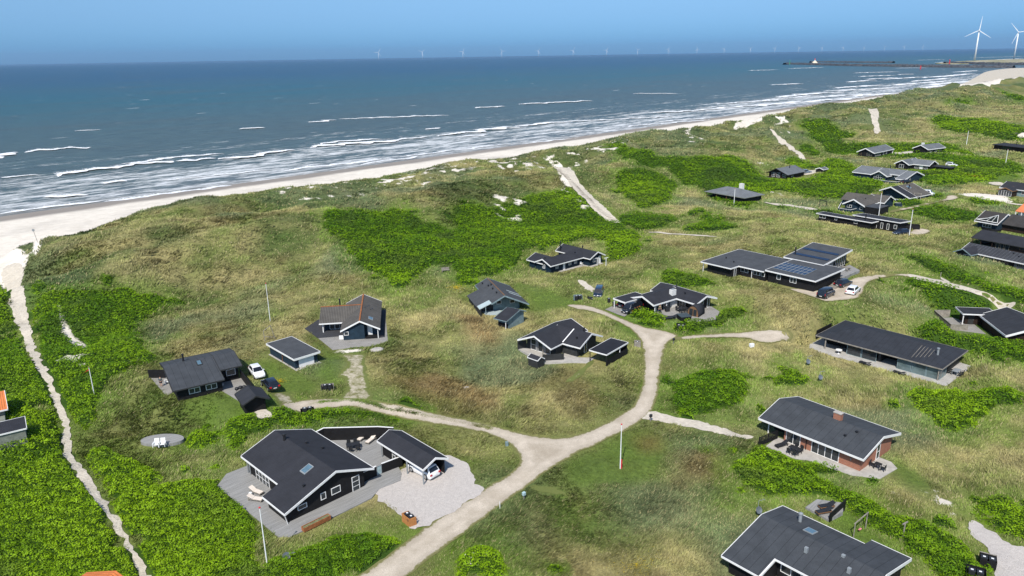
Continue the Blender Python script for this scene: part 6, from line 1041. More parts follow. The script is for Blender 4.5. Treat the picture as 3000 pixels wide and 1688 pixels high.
e = empty('barbecue', W(ZV(1325,625), 11.07), R(20), 'black covered barbecue beside the white masonry panel', 'barbecue'); m = MB(); m.box(-.45, .45, -.3, .3, .02, .85); m.build('cover', M_BP, e, bevel=.06); m = MB(); m.box(-.35, .35, -.25, .25, .86, 1.15); m.build('hood', M_BP, e, bevel=.1)
def sauna(w, hd, label, L, r, hgt, wood, roof):
    e = empty('barrel_sauna', w, R(hd), label, 'sauna'); n = 14; sec = [(r*math.cos(math.pi*i/n), hgt*math.sin(math.pi*i/n)**.8) for i in range(n+1)]
    m = MB(); m.add([(x, 0, z) for x, z in sec]+[(x, L, z) for x, z in sec], [(i, i+1, n+2+i, n+1+i) for i in range(n)]); q = m.build('shell', roof, e, smooth=True); s_ = q.modifiers.new('s', 'SOLIDIFY'); s_.thickness = .06
    for y in (.12, L-.12): m = MB(); m.add([(x*.97, y, z*.97) for x, z in sec], [tuple(range(n+1))]); o = m.build('end_wall', wood, e); s_ = o.modifiers.new('s', 'SOLIDIFY'); s_.thickness = .04
    return e
e = sauna(W(ZV(1885,735), 11.07), -38, 'black arched barrel sauna with glass and wood front on the terrace', 3.0, 1.15, 2.1, M_TEAK, M_RY)
m = MB(); m.box(-.75, -.05, .04, .09, .15, 1.5); m.build('glass_panel', M_GLS, e); m = MB(); m.box(.1, .75, .04, .09, .15, 1.4); m.build('door', M_GLS, e)
e = sauna(W(ZU(505,1400), 10.0), 35, 'dark arched sauna hut with pale end wall and two slit windows on the lawn', 3.2, 1.15, 1.5, matp('pale_grey_boards', (.30, .29, .27), .8, .2), M_RY)
for x in (-.35, .1): m = MB(); m.box(x, x+.2, .04, .09, .5, 1.1); m.build('window', M_GLS, e)
e = empty('slide', W(ZU(640,1300), 10.06), R(-35), 'small blue playground slide by the right-hand terrace', 'slide'); m = MB(); m.add([(0, -.2, 1.1), (0, .2, 1.1), (2.0, .2, .1), (2.0, -.2, .1), (0, -.2, 1.05), (0, .2, 1.05), (2.0, .2, .05), (2.0, -.2, .05)], [(0, 3, 2, 1), (4, 5, 6, 7), (0, 1, 5, 4), (1, 2, 6, 5), (2, 3, 7, 6), (3, 0, 4, 7)]); m.build('chute', matp('blue_plastic', (.06, .28, .55), .4, .4), e)
for y in (-.2, .2): m = MB(); m.tube((-.1, y, 0), (0, y, 1.4), .03); m.build('ladder_rail', M_WD, e)
# ---------------------------------------------------------------- waste bins and their enclosures
def binn(w, hd, label, group='waste bins', mat=M_BP):
    e = empty('waste_bin', w, R(hd), label, 'bin', group); m = MB(); a, b = .24, .29; m.add([(-a, -a, .05), (a, -a, .05), (a, a, .05), (-a, a, .05), (-b, -b, .95), (b, -b, .95), (b, b, .95), (-b, b, .95)], [(3, 2, 1, 0), (4, 5, 6, 7), (0, 1, 5, 4), (1, 2, 6, 5), (2, 3, 7, 6), (3, 0, 4, 7)]); m.build('body', mat, e)
    m = MB(); m.box(-.31, .31, -.31, .33, .955, 1.03); l = m.build('lid', mat, e, bevel=.02); m = MB(); m.box(-.12, .12, -.1, .1, 1.032, 1.04); m.build('label_plate', M_WP, l)
    for x in (-.2, .2): m = MB(); m.tube((x-.03, .26, .1), (x+.03, .26, .1), .1, n=10); m.build('wheel', M_TY, e)
    return e
def encl(w, hd, label, mat, L=1.7, Dp=.9, h_=1.1, nb=2, bl=None, cap=None, open_=True):
    e = empty('bin_enclosure', w, R(hd), label, 'bin screen', 'screens round waste bins')
    for a in ((-L/2, L/2, Dp/2-.04, Dp/2), (-L/2, -L/2+.04, -Dp/2, Dp/2-.04), (L/2-.04, L/2, -Dp/2, Dp/2-.04)): m = MB(); m.box(*a, -.2, h_); m.build('board_panel', mat, e)
    if not open_: m = MB(); m.box(-L/2+.04, L/2-.04, -Dp/2, -Dp/2+.04, -.2, h_*.95); m.build('board_panel', mat, e)
    if cap: m = MB(); m.box(-L/2-.04, L/2+.04, Dp/2-.05, Dp/2+.05, h_+.003, h_+.06); m.build('coping', cap, e)
    for i in range(nb):
        x = (i-(nb-1)/2)*.72; a = R(hd); b_ = binn((w[0]+x*math.cos(a)+.03*math.sin(a), w[1]+x*math.sin(a)-.03*math.cos(a), w[2]), hd, ('left ' if i == 0 else 'right ')+bl if nb > 1 else bl)
    return e
M_CORT = matp('orange_rust_steel', (.44, .19, .065), .85, .2, .10, 2.5); c0 = np.array(W((1201,1547), 10.0)[:2]); cl_ = np.array(W((1178.7,1529.7), 10.0)[:2]); cr_ = np.array(W((1220.8,1539.2), 10.0)[:2]); bk_ = cl_+(cr_-c0)
e = empty('bin_enclosure', (c0[0], c0[1], 10.0), 0, 'angular orange rusty steel bin screen at the corner of the white gravel parking', 'bin screen', 'screens round waste bins')
def pan(p, q, nm='steel_panel'):
    u = (q-p)/np.hypot(*(q-p)); n = np.array([-u[1], u[0]])*.025; m = MB(); m.prism([tuple(p-n-c0), tuple(q-n-c0), tuple(q+n-c0), tuple(p+n-c0)], -.1, 1.15); return m.build(nm, M_CORT, e)
fp = pan(cl_, c0); pan(c0+(cr_-c0)*.03, cr_); pan(cl_+(bk_-cl_)*.03, bk_); u = (c0-cl_)/np.hypot(*(c0-cl_)); n = np.array([u[1], -u[0]])*.04; m = MB()
for a, b in (((0, .14), (0, .03)), ((0, .03), (.13, .03)), ((.10, .14), (.10, -.12)), ((.19, .14), (.32, .14)), ((.32, .14), (.22, -.12))):
    f_ = lambda s, z: tuple(cl_-c0+u*(np.hypot(*(c0-cl_))*.70+s)+n)+(.80+z,); m.tube(f_(*a), f_(*b), .02, n=4)
m.build('house_number', M_BLKM, fp); g0 = (cl_+cr_)/2; a_ = math.atan2(*(cr_-c0)[::-1]); w_ = (bk_-c0); w_ = w_/np.hypot(*w_)
for k_, lb in ((-.33, 'left black bin behind the rusty steel screen'), (.42, 'right black bin behind the rusty steel screen')):
    q = g0+w_*.25+u*k_; binn((q[0], q[1], 10.06), math.degrees(a_)+90, lb)
encl(at(Z2(1765,1085)), 10, 'weathered wooden bin screen on the grass below the garage', M_WD, 1.9, .9, 1.0, 2, 'black bin in the weathered screen below the garage'); encl(at(Z2(1580,1300)), 20, 'black low bin screen beside the driveway above the large house', M_BLK, 1.9, .9, .8, 2, 'black bin in the low screen above the large house')
encl(at(ZD(190,870)), 10, 'grey bin screen left of the grass track with two bins', M_GREYB, 1.7, 1.0, 1.1, 2, 'black bin in the grey screen by the grass track'); o = binn(at(ZD(600,830)), 30, 'dark bin lying beside the grey screen on the grass'); o.rotation_euler = (R(88), 0, R(60)); o.location.z += .3
binn(at(ZD(1500,980)), 0, 'single dark bin right of the dark people carrier'); binn(W(ZD(1715,1150), 11.1), 0, 'dark bin standing against the flat carport'); encl(at(ZV(1620,1040)), -15, 'black bin screen between road and rose bush below the hot tub', M_BLK, 1.7, 1.0, 1.2, 2, 'black bin in the screen below the hot tub', open_=True)
encl(at(Z3(1718,1020)), -5, 'grey box-shaped bin screen at the road bend beside the low carport', M_WD, 1.1, .8, 1.15, 1, 'bin inside the grey box at the road bend', open_=False)
ZQ = zz(2700, 1560, 260/1456.); encl(at(ZQ(1070,545)), -30, 'black bin box with pale rim in the thicket beside the lower right gravel', M_BLK, 1.5, 1.3, 1.0, 2, 'black bin in the rimmed box beside the lower right gravel', M_WD, False); encl(at(ZQ(870,760)), -30, 'black bin screen at the bottom edge beside the lower right gravel', M_BLK, 1.7, 1.2, 1.1, 2, 'black bin in the bottom edge screen')
encl(at(Z13(1590,1215)), -10, 'black bin box with white rim below the dark-fenced terrace', M_NAVY, 2.0, 1.6, 1.1, 0, '', M_WH, False); encl(at(Z16(2290,520)), -20, 'long black storage screen by the far parking sand', M_BLK, 5.5, 2.0, 1.3, 0, '', None, False)
# ---------------------------------------------------------------- swings, frames, posts
def swing(a, b, h_, label, seat=M_BP, mat=M_WD, zg=None, aframe=False, r=.06):
    A_ = at(a, zg); B_ = at(b, zg); e = empty('swing', A_, 0, label, 'swing'); v = Vector(B_)-Vector(A_); n = Vector((-v.y, v.x, 0)).normalized()*.7
    for q in (Vector(), v):
        if aframe: m = MB(); m.tube(q+n, q+Vector((0, 0, h_)), r); m.tube(q-n, q+Vector((0, 0, h_)), r)
        else: m = MB(); m.tube(q-Vector((0, 0, .2)), q+Vector((0, 0, h_)), r)
        m.build('post', mat, e)
    m = MB(); m.tube(-v*.06+Vector((0, 0, h_)), v*1.06+Vector((0, 0, h_)), r*1.1); m.build('beam', mat, e); c = v*.5
    for k_ in (-.2, .2): m = MB(); u = v.normalized()*k_; m.tube(c+u+Vector((0, 0, h_)), c+u+Vector((0, 0, .5)), .012, n=4); m.build('rope', mat, e)
    m = MB(); u = v.normalized(); p = [c+u*s1*.24+n.normalized()*s2*.1 for s1, s2 in ((-1, -1), (1, -1), (1, 1), (-1, 1))]; m.prism([(q.x, q.y) for q in p], .45, .5); m.build('seat', seat, e); return e
swing(ZB(1770,510), ZB(1915,385), 1.9, 'weathered wooden swing frame with pink seat at the thicket edge', matp('pink_plastic', (.65, .22, .25), .5), zg=9)
e = empty('wooden_post', at(ZB(2355,505)), R(30), 'weathered wooden T-post right of the swing with pink seat', 'post'); m = MB(); m.tube((0, 0, -.2), (0, 0, 1.8), .07); m.build('post', M_WD, e); m = MB(); m.box(-.45, .45, -.06, .06, 1.8, 1.92); m.build('crossbar', M_WD, e)
swing(Z13(5,1200), Z13(135,1235), 2.1, 'dark metal swing frame in the grass left of the brown-roofed house', M_BP, M_BLKM, r=.1); swing(Z13(1905,1070), Z13(2045,1080), 2.2, 'pale wooden A-frame swing beside the big asymmetric roof', M_WP, M_WD, aframe=True, r=.09); swing(Z13(2040,650), Z13(2172,655), 2.0, 'dark goal-like swing frame right of the wide grey-roofed house', M_BP, M_BLKM, r=.09)
e = empty('climbing_frame', at(Z2(1235,625)), R(20), 'leaning weathered timber frame in the grass left of the garage', 'frame')
for a, b in (((-.9, 0, 0), (-1.0, 0, 2.0)), ((.9, .4, 0), (.3, .2, 2.8)), ((-1.0, 0, 2.0), (.3, .2, 2.8)), ((-.9, 0, .9), (.9, .4, .4))): m = MB(); m.tube(a, b, .06); m.build('pole', M_WD, e)
for i, (p, lb) in enumerate(((Z3(1440,300), 'white T-shaped drying post right of the dark blue house'), (Z3(1362,300), 'white T-shaped drying post before the right gable of the dark blue house'))):
    e = empty('drying_post', at(p), R(30), lb, 'post'); m = MB(); m.tube((0, 0, -.2), (0, 0, 1.9), .07); m.build('post', M_WP, e); m = MB(); m.box(-.6, .6, -.05, .05, 1.9, 2.0); m.build('crossbar', M_WP, e)
chair(FL(F_BLUE, 10.5, .1, 0, 11.1)[:3], F_BLUE[3]-90, 'white plastic chair against the wall of the dark blue house', 0, M_WP, sc=1.1)
e = empty('garden_bench', at(ZP(1085,850)), R(15), 'pale weathered bench alone on the slope above the grey-blue house', 'bench'); m = MB(); m.box(-.9, .9, -.25, .25, .4, .47); m.build('seat', M_WD, e); m = MB(); m.box(-.9, .9, .25, .30, .5, 1.0); m.build('backrest', M_WD, e)
for x in (-.8, .8): m = MB(); m.box(x-.05, x+.05, -.22, .24, 0, .4); m.build('leg', M_WD, e)
def mailbox(p, label, mat, hd=40, h_=1.05): e = empty('mailbox', at(p), R(hd), label, 'mailbox'); m = MB(); m.box(-.05, .05, -.05, .05, -.2, h_-.3); m.build('post', M_WD, e); m = MB(); m.box(-.2, .2, -.16, .16, h_-.3, h_+.12); m.build('box', mat, e, bevel=.04)
mailbox(ZR(1172,855), 'pale blue mailbox on a post at the roadside junction', matp('pale_blue_paint', (.35, .48, .50), .5)); mailbox((1906,1236), 'black mailbox on a post where the side path leaves the road', M_BP); mailbox((1977,1030) if 0 else Z3(2040,998), 'black mailbox on a post at the small road junction', M_BP)
def box1(name, p, label, mat, sx_, sy, sz, cat, hd=20): m = MB(); m.box(-sx_/2, sx_/2, -sy/2, sy/2, -.15, sz); o = m.build(name, mat, bevel=.03); o.location = at(p); o.rotation_euler.z = R(hd); tag(o, label, cat)
box1('cable_box', ZR(1037,420), 'small pale utility box in the grass of the road fork', M_GREYB, .4, .3, .6, 'utility box'); box1('utility_box', Z4(460,1080), 'white utility box in the grass below the turning place', M_WP, .8, .5, .6, 'utility box'); box1('marker_post', ZR(982,915), 'thin white marker post at the right road edge', M_WP, .08, .08, .9, 'post'); box1('heat_pump', Z2(1893,612), 'white heat pump at the left corner of the blue house', M_WP, .8, .35, .7, 'heat pump', 8)
for i, (p, lb) in enumerate(((Z3(880,1118), 'dark short post in the grass left of the low bin shed'), (Z3(766,1160), 'dark short post farther left of the low bin shed'), (Z12(182,498), 'pale short post beside the fork of the far track'))): box1('wooden_post', p, lb, M_WD, .14, .14, 1.5 if i < 2 else 1.0, 'post')
def stone(p, label, sx_, sy, sz):
    m = MB(); m.lathe([(.3, -.1), (1.0, .0), (.95, .5), (.6, .9), (.1, 1.0)], 9); o = m.build('boulder', M_CON, smooth=False); o.location = at(p); o.scale = (sx_, sy, sz); o.rotation_euler.z = .4; tag(o, label, 'stone')
stone(Z2(2217,712), 'large pale flat boulder below the blue house terrace', 1.3, .8, .4); stone(ZP(1300,0) if 0 else (1366,1137), 'small pale stone in the middle of the grassy road loop', .5, .3, .25)
e = empty('picnic_table', at(Z14(2205,110)), R(10), 'grey picnic table on bare sand at the upper right', 'table'); m = MB(); m.box(-1.1, 1.1, -.4, .4, .7, .78); m.build('table_top', M_WD, e)
for y in (-.75, .75): m = MB(); m.box(-1.1, 1.1, y-.14, y+.14, .42, .48); m.build('seat', M_WD, e)
for x in (-.8, .8): m = MB(); m.box(x-.06, x+.06, -.7, .7, .0, .40); m.build('leg', M_WD, e)
# steps of the beach stairs: individual logs
stv = PX(V(ZP, (1795,205),(1850,262),(1900,312),(1950,368),(2000,418),(2060,468),(2120,515),(2165,543)))[:, :2]; e = empty('beach_stairs', (stv[0][0], stv[0][1], 0), 0, 'log stairs climbing the dune on the sandy strip', 'stairs'); m = MB(); k_ = 0
sl_ = np.concatenate([[0], np.cumsum(np.hypot(*np.diff(stv, axis=0).T))])
for q in np.arange(.8, sl_[-1], 1.15):
    x = np.interp(q, sl_, stv[:, 0]); y = np.interp(q, sl_, stv[:, 1]); x2 = np.interp(q+.3, sl_, stv[:, 0]); y2 = np.interp(q+.3, sl_, stv[:, 1]); u = np.array([x2-x, y2-y]); u /= np.hypot(*u)+1e-9; n = np.array([-u[1], u[0]])*.8
    z = float(LK(GHm, np.array([x]), np.array([y]))[0])+.22; m = MB(); m.tube((x+n[0]-stv[0][0], y+n[1]-stv[0][1], z), (x-n[0]-stv[0][0], y-n[1]-stv[0][1], z), .11, n=6); m.build('step', M_WD, e)
# ---------------------------------------------------------------- wind turbines, harbour moles, far shore
M_TW = matp('turbine_white', (.72, .74, .76), .5, .4, .02)
def turbine(w, hub, label, hd, phase, rad, r0, r1, group=None, detail=True):
    e = empty('wind_turbine', w, hd, label, 'wind turbine', group); m = MB(); m.tube((0, 0, -1), (0, 0, hub), r0, r1, 14); m.build('tower', M_TW, e, smooth=True)
    m = MB(); k_ = hub/85.; m.box(-1.9*k_, 1.9*k_, -3*k_, 7*k_, hub-1.5*k_, hub+2.6*k_); m.build('nacelle', M_TW, e, bevel=.4); m = MB(); m.tube((0, -3*k_, hub+.4*k_), (0, -6*k_, hub+.4*k_), 1.9*k_, .8*k_, 12); hb = m.build('hub', M_TW, e)
    for i in range(3):
        a = phase+i*2*math.pi/3; T = Matrix.Translation((0, -4.6*k_, hub+.4*k_)) @ Matrix.Rotation(a, 4, 'Y'); cw = rad*.055
        m = MB(); m.add([(-cw*.35, -.3*k_, 1), (cw*.35, -.3*k_, 1), (cw*.35, .3*k_, 1), (-cw*.35, .3*k_, 1), (-cw*.35, -.3*k_, rad*.2), (cw*.75, -.3*k_, rad*.2), (cw*.75, .3*k_, rad*.2), (-cw*.35, .3*k_, rad*.2), (-cw*.15, -.1*k_, rad), (cw*.12, -.1*k_, rad), (cw*.12, .1*k_, rad), (-cw*.15, .1*k_, rad)],
            [(0, 1, 2, 3)]+[(b+i_, b+(i_+1) % 4, b+4+(i_+1) % 4, b+4+i_) for b in (0, 4) for i_ in range(4)]+[(11, 10, 9, 8)], T); m.build('blade', M_TW, e)
    return e
for foot, hubp, tip, lb in ((Z7(2108,412), Z7(2137,128), Z7(2157,45), 'large white wind turbine left of its twin behind the harbour moles'), (Z7(2480,395), Z7(2508,145), Z7(2430,45), 'large white wind turbine at the right edge of the picture')):
    w = W(foot, 2); d = ray(*hubp); hub = CH+d[2]*w[1]/d[1]-2; k_ = w[1]/d[1]; dt = ray(*tip); t3 = np.array(dt)*k_; hx = np.array(d)*k_; v = t3-hx; hdg = -math.atan2(w[0], w[1]); ph = math.atan2(v[0]*math.cos(hdg)+v[1]*math.sin(hdg), v[2])
    turbine(w, hub, lb, hdg, ph, hub*.46, hub*.030, hub*.020, 'wind turbines on land')
tb = [952,1062,1164,1262,1354,1441,1525,1603,1680,1752,1820,1886,1947,2007,2065,2118,2170,2222,2271,2318]; proto = None
for i, x in enumerate(tb):
    X = x*3000/2575; dd_ = 20000+i*650; d = ray(X, 165); k_ = dd_/math.hypot(d[0], d[1]); w = (d[0]*k_, d[1]*k_, 0); hub = 195-2.0*i; lb = 'leftmost wind turbine of the long row on the sea horizon' if i == 0 else 'wind turbine in the evenly spaced row on the sea horizon'
    if proto is None: proto = turbine(w, 195, lb, 0, .5, 120, 5.0, 3.6, 'offshore wind turbines in a row'); c = proto
    else:
        c = copy_tree(proto); c.location = w; c['label'] = ['','second','third','fourth','fifth','sixth','seventh','eighth','ninth','tenth','eleventh','twelfth','thirteenth','fourteenth','fifteenth','sixteenth','seventeenth','eighteenth','nineteenth','last'][i]+' wind turbine from the left in the row on the sea horizon'; c.scale = (hub/195,)*3
    c.rotation_euler.z = -math.atan2(w[0], w[1])*.4+.3
    if i: 
        for ch in c.children:
            if ch.name.startswith('blade'): ch.rotation_mode = 'XYZ'; ch.location = (0, 0, 0)
    if i and i % 2: 
        for ch in c.children:
            if ch.name.startswith('blade'): A4 = Matrix.Translation((0, 0, 195+.9)) @ Matrix.Rotation(.35*(i % 5), 4, 'Y') @ Matrix.Translation((0, 0, -195-.9)); ch.matrix_local = A4
k = NT('mole_rock'); tc = k.n('NewGeometry').outputs['Position']; k.fin(k.ramp(k.noise(tc, .12, 6, .7), [(.35, (.025, .028, .034)), (.6, (.10, .10, .105))]), .9, .2); M_RK = k.m
def mole(pts, wd, hgt, label):
    p = np.array([W(q, 0)[:2] for q in pts]); L = np.concatenate([[0], np.cumsum(np.hypot(*np.diff(p, axis=0).T))]); q = np.arange(0, L[-1], 9.); x = np.interp(q, L, p[:, 0]); y = np.interp(q, L, p[:, 1]); u = np.stack([np.gradient(x), np.gradient(y)], 1); u /= np.hypot(*u.T)[:, None]; n = np.stack([-u[:, 1], u[:, 0]], 1)
    prof = [(-1, -1), (-.6, .5), (-.3, 1), (.3, 1), (.6, .5), (1, -1)]; g = np.stack([np.stack([x+n[:, 0]*a*wd*(1+.3*(vn(q/7, q*0+a, 2)-.5)), y+n[:, 1]*a*wd, (b*hgt)*(1+.5*(vn(q/5, q*0+b*3+a, 4)-.5))], 1) for a, b in prof], 1); m_ = len(q); I = np.arange(m_*6).reshape(m_, 6)
    o = raw('harbour_mole', g.reshape(-1, 3), quad=np.stack([I[:-1, :-1], I[1:, :-1], I[1:, 1:], I[:-1, 1:]], -1).reshape(-1, 4), mat=M_RK); tag(o, label, 'breakwater', 'rock moles at the harbour mouth')
mole(V(Z7,(318,449),(370,447),(900,462),(1500,470),(2000,478),(2500,480)), 16, 8, 'long dark rock mole nearest the viewer, ending in a green beacon'); mole(V(Z7,(560,430),(640,428),(1000,432),(1350,434)), 14, 7, 'dark rock mole farther out, ending in a small lighthouse'); mole(V(Z7,(1825,442),(1900,440),(2200,448),(2600,452),(2900,455)), 14, 8, 'short dark rock mole in front of the wind turbine')
def beacon(p, lb, mat, h_, r=2.0): w = W(p, 5); e = empty('beacon', w, 0, lb, 'beacon'); m = MB(); m.tube((0, 0, -4), (0, 0, h_), r, r*.6, 10); m.build('tower', mat, e); m = MB(); m.lathe([(r, h_), (r, h_+2), (.3, h_+4)], 10); m.build('lantern', mat, e)
beacon(Z7(366,440), 'thin green beacon on the tip of the nearest mole', matp('green_paint', (.05, .35, .15), .5), 11, 1.5); beacon(Z7(1872,435), 'red beacon on the tip of the short mole', M_RED, 10, 2.5); beacon(Z7(1600,480), 'tiny red marker on the long mole', M_RED, 3, 2)
w = W(Z7(602,430), 5); e = empty('lighthouse', w, 0, 'cream lighthouse building with red top at the mole end', 'lighthouse'); m = MB(); m.lathe([(17, -4), (9, 4), (5, 8)], 12); m.build('base', matp('cream_paint', (.70, .60, .45), .8), e); m = MB(); m.tube((0, 0, 8), (0, 0, 14), 2.5, 2, 10); m.build('tower', M_WH, e); m = MB(); m.lathe([(3, 14), (3, 17), (.4, 20)], 10); m.build('lantern', M_RED, e)
def farsheet(name, pts, z, mat): p = np.array([W(q, z)[:2] for q in pts]); c = p.mean(0); m = MB(); m.prism([tuple(a-c) for a in smooth_poly(p, 2)], -3, z); o = m.build(name, mat); o.location = (c[0], c[1], 0); tag(o, kind='structure')
k = NT('far_dune'); tc = k.n('NewGeometry').outputs['Position']; k.fin(k.ramp(k.noise(tc, .012, 6, .7), [(.38, (.12, .15, .06)), (.5, (.30, .27, .16)), (.62, (.50, .45, .36))]), .9, .1)
farsheet('far_shore', V(Z7,(1700,438),(1850,425),(2000,415),(2200,405),(2500,398),(2900,392),(2900,436),(2400,440),(2100,438),(1850,442)), 2.5, k.m); farsheet('beach', V(Z7,(1930,668),(2030,612),(2100,580),(2160,545),(2220,512),(2400,486),(2600,478),(2900,480),(2900,640),(2500,620),(2300,640),(2100,690)), .6, M_PS)
# ---------------------------------------------------------------- vegetation (real blades and leaves, sparser and larger with distance)
def clr(f, x0, x1, y0, y1):
    ca, sa = math.cos(R(f[3])), math.sin(R(f[3])); XCL.append(np.array([(f[0]+a*ca-b*sa, f[1]+a*sa+b*ca) for a, b in ((x0, y0), (x1, y0), (x1, y1), (x0, y1))]))
for f, b in ((F_MAIN,(-11.4,-1,.5,14)),(F_LEFT,(0.6,10.4,3.2,11)),(F_GAR,(.3,4.2,.3,9.2)),(F_OR,(-3,6.5,.3,15.5)),(F_BLUE,(.5,11,.5,5)),(F_BLUE,(11.4,16.2,-1.8,8)),(F_GREY,(-2,6.6,2,12)),(F_GREY,(0,5,-8,-5)),(F_MID,(.5,7,2,11)),(F_MID,(4,10.5,4,10)),(F_MID,(12,16,3.5,10.5)),
   (F_SA,(.5,13,-4.5,7)),(F_SOL,(.5,24.2,3,14)),(F_GL,(.5,20,.5,11)),(F_BR,(.5,14,.8,9.5)),(F_BRR,(.5,14,.5,13)),(F_TENT,(1,17,1,9)),(F9,(0,23,.5,6)),(F16,(-4,12,-2.3,6.8)),(F15,(0,18,.5,9)),(F8,(-3,12,0,14)),(F7,(0,11,0,11)),(F6,(-14,6,0,13)),(F17,(-6.4,5,.5,16)),(F14,(-1,14,0,9)),(F12,(0,8,0,11)),(F5,(0,13,0,9)),(F3,(0,9,1,21)),(F2,(.5,9,2.5,14)),(F_OL,(-6,2.5,.5,6))): clr(f, *b)
ES = np.full(GX.shape, -8.)
for p in XCL: ES = np.maximum(ES, sdf(np.asarray(p), GX, GY, 4))
SSx = np.maximum(SS, np.where(beach > 0, 2, -8.)+0*SS)
kn = fbm(GX, GY, 1.8, 141, 3)
def scatter(n, r0, r1, a=43):
    r = np.exp(rng.uniform(math.log(r0), math.log(r1), n)); t = np.radians(rng.uniform(-a, a, n)); return r*np.sin(t), r*np.cos(t), r
def veg_mat(name, rough=.6, tr=.25):
    k = NT(name); c = k.n('Attribute', attribute_name='Col').outputs['Color']; k.fin(c, rough, .15)
    t = k.n('BsdfTranslucent'); k.l(c, t.inputs[0]); m = k.n('MixShader'); m.inputs[0].default_value = tr; k.l(k.b.outputs[0], m.inputs[1]); k.l(t.outputs[0], m.inputs[2]); k.l(m.outputs[0], k.o.inputs['Surface']); return k.m
M_GR = veg_mat('grass_blades', .7, .2); M_LF = veg_mat('rose_leaves', .55, .3)
def grass():
    n = 330000; x, y, r = scatter(n, 52, 900)
    g = LK(GS, x, y); e = LK(ES, x, y); s_ = LK(SSx, x, y); kk = LK(KS, x, y); s, t = st(x, y)
    spk = (fbm(x, y, 1.6, 7, 2) > .12) & (kk > 0)
    ok = (g < .2) & (e < -.05+.35*fbm(x, y, 1.1, 8, 2)-.004*(r-80)) & (s_ < .2) & ~spk & (t > 88); x, y, r, kk = x[ok], y[ok], r[ok], kk[ok]; n = len(x)
    pl = PX(V(OV, (735,1020),(800,1013),(870,1006),(950,1018),(1050,1040),(1150,1060),(1230,1078)))[:, :2]; L_ = np.concatenate([[0], np.cumsum(np.hypot(*np.diff(pl, axis=0).T))]); q = rng.uniform(0, L_[-1], 1500)
    q = q[(fbm(q, q*0, 4, 31, 2) > -.25-.3*(q > L_[-1]*.8))]; qx = np.interp(q, L_, pl[:, 0])+rng.normal(0, .16, len(q)); qy = np.interp(q, L_, pl[:, 1])+rng.normal(0, .16, len(q)); strip = np.concatenate([np.zeros(n), np.ones(len(q))]); x = np.concatenate([x, qx]); y = np.concatenate([y, qy]); r = np.hypot(x, y); n = len(x)
    ls = LK(LS, x, y)+fbm(x, y, 5, 2, 2)*1.5+4*strip; rn = LK(RN, x, y); e = LK(ES, x, y); low = np.clip(sst(-1, 1.5, ls)+sst(-.9, -.3, e)*.5, 0, 1)
    cl = fbm(x, y, 4.5, 77, 3); lod = (r/85)
    hgt = (.17+.40*np.clip(cl+.35, 0, 1))*(1-.72*low)*lod**.45*rng.uniform(.6, 1.25, n); wd = .33*lod**.95*(1-.3*low); bw = .045*lod*rng.uniform(.8, 1.5, n)
    z = LK(GHm, x, y); base = np.stack([LK(GC[..., c], x, y) for c in range(3)], 1); base = gcol(x, y, st(x, y)[1], ls, LK(HS, x, y), rn, LK(GS, x, y))
    base = base*(1+.55*fbm(x, y, 1.7, 95, 2)+.25*fbm(x, y, 5, 96, 2))[:, None]
    wang = 0.7+1.6*fbm(x, y, 18, 88, 2)+.8*fbm(x, y, 4, 89, 2)
    nb = 9; X = np.repeat(x, nb); Y = np.repeat(y, nb); Zb = np.repeat(z, nb); N = len(X)
    an = rng.uniform(0, 2*np.pi, N); rad = np.sqrt(rng.uniform(0, 1, N))*np.repeat(wd, nb)*1.3
    bx = X+np.cos(an)*rad; by = Y+np.sin(an)*rad; H_ = np.repeat(hgt, nb)*rng.uniform(.6, 1.15, N); wa = np.repeat(wang, nb)+rng.normal(0, .55, N)
    ln = H_*rng.uniform(.45, 1.5, N); tx = bx+np.cos(wa)*ln; ty = by+np.sin(wa)*ln; tz = Zb+H_*.85
    fa = wa+np.pi/2+rng.normal(0, .5, N); w = np.repeat(bw, nb)*rng.uniform(.7, 1.4, N)
    zt = Zb-.05
    v = np.stack([np.stack([bx-np.cos(fa)*w, by-np.sin(fa)*w, zt], 1), np.stack([bx+np.cos(fa)*w, by+np.sin(fa)*w, zt], 1), np.stack([tx, ty, tz], 1)], 1).reshape(-1, 3)
    var = rng.uniform(.7, 1.75, N)[:, None]; cc = np.repeat(base, nb, 0)*var; stw = (rng.uniform(0, 1, N) < .10)[:, None]*np.clip(1-np.repeat(low, nb)*1.2, 0, 1)[:, None]
    cc = cc*(1-stw)+np.array([.38, .335, .17])*stw
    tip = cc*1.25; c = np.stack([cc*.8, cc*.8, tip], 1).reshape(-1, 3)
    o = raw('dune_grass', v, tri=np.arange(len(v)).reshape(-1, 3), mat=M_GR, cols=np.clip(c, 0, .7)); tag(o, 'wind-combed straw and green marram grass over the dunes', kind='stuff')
def worley(x, y, cs_, seed):
    """distance and offset to the nearest jittered clump centre, and a clump number"""
    gx, gy = x/cs_, y/cs_; ix, iy = np.floor(gx), np.floor(gy); best = np.full(len(x), 9.); ox = np.zeros(len(x)); oy = np.zeros(len(x)); idn = np.zeros(len(x))
    for a in (-1, 0, 1):
        for b in (-1, 0, 1):
            cx = ix+a; cy = iy+b; px = cx+hash2(cx, cy, seed); py = cy+hash2(cx, cy, seed+7); d = np.hypot(gx-px, gy-py); m = d < best
            best = np.where(m, d, best); ox = np.where(m, gx-px, ox); oy = np.where(m, gy-py, oy); idn = np.where(m, hash2(cx, cy, seed+13), idn)
    return best, ox, oy, idn
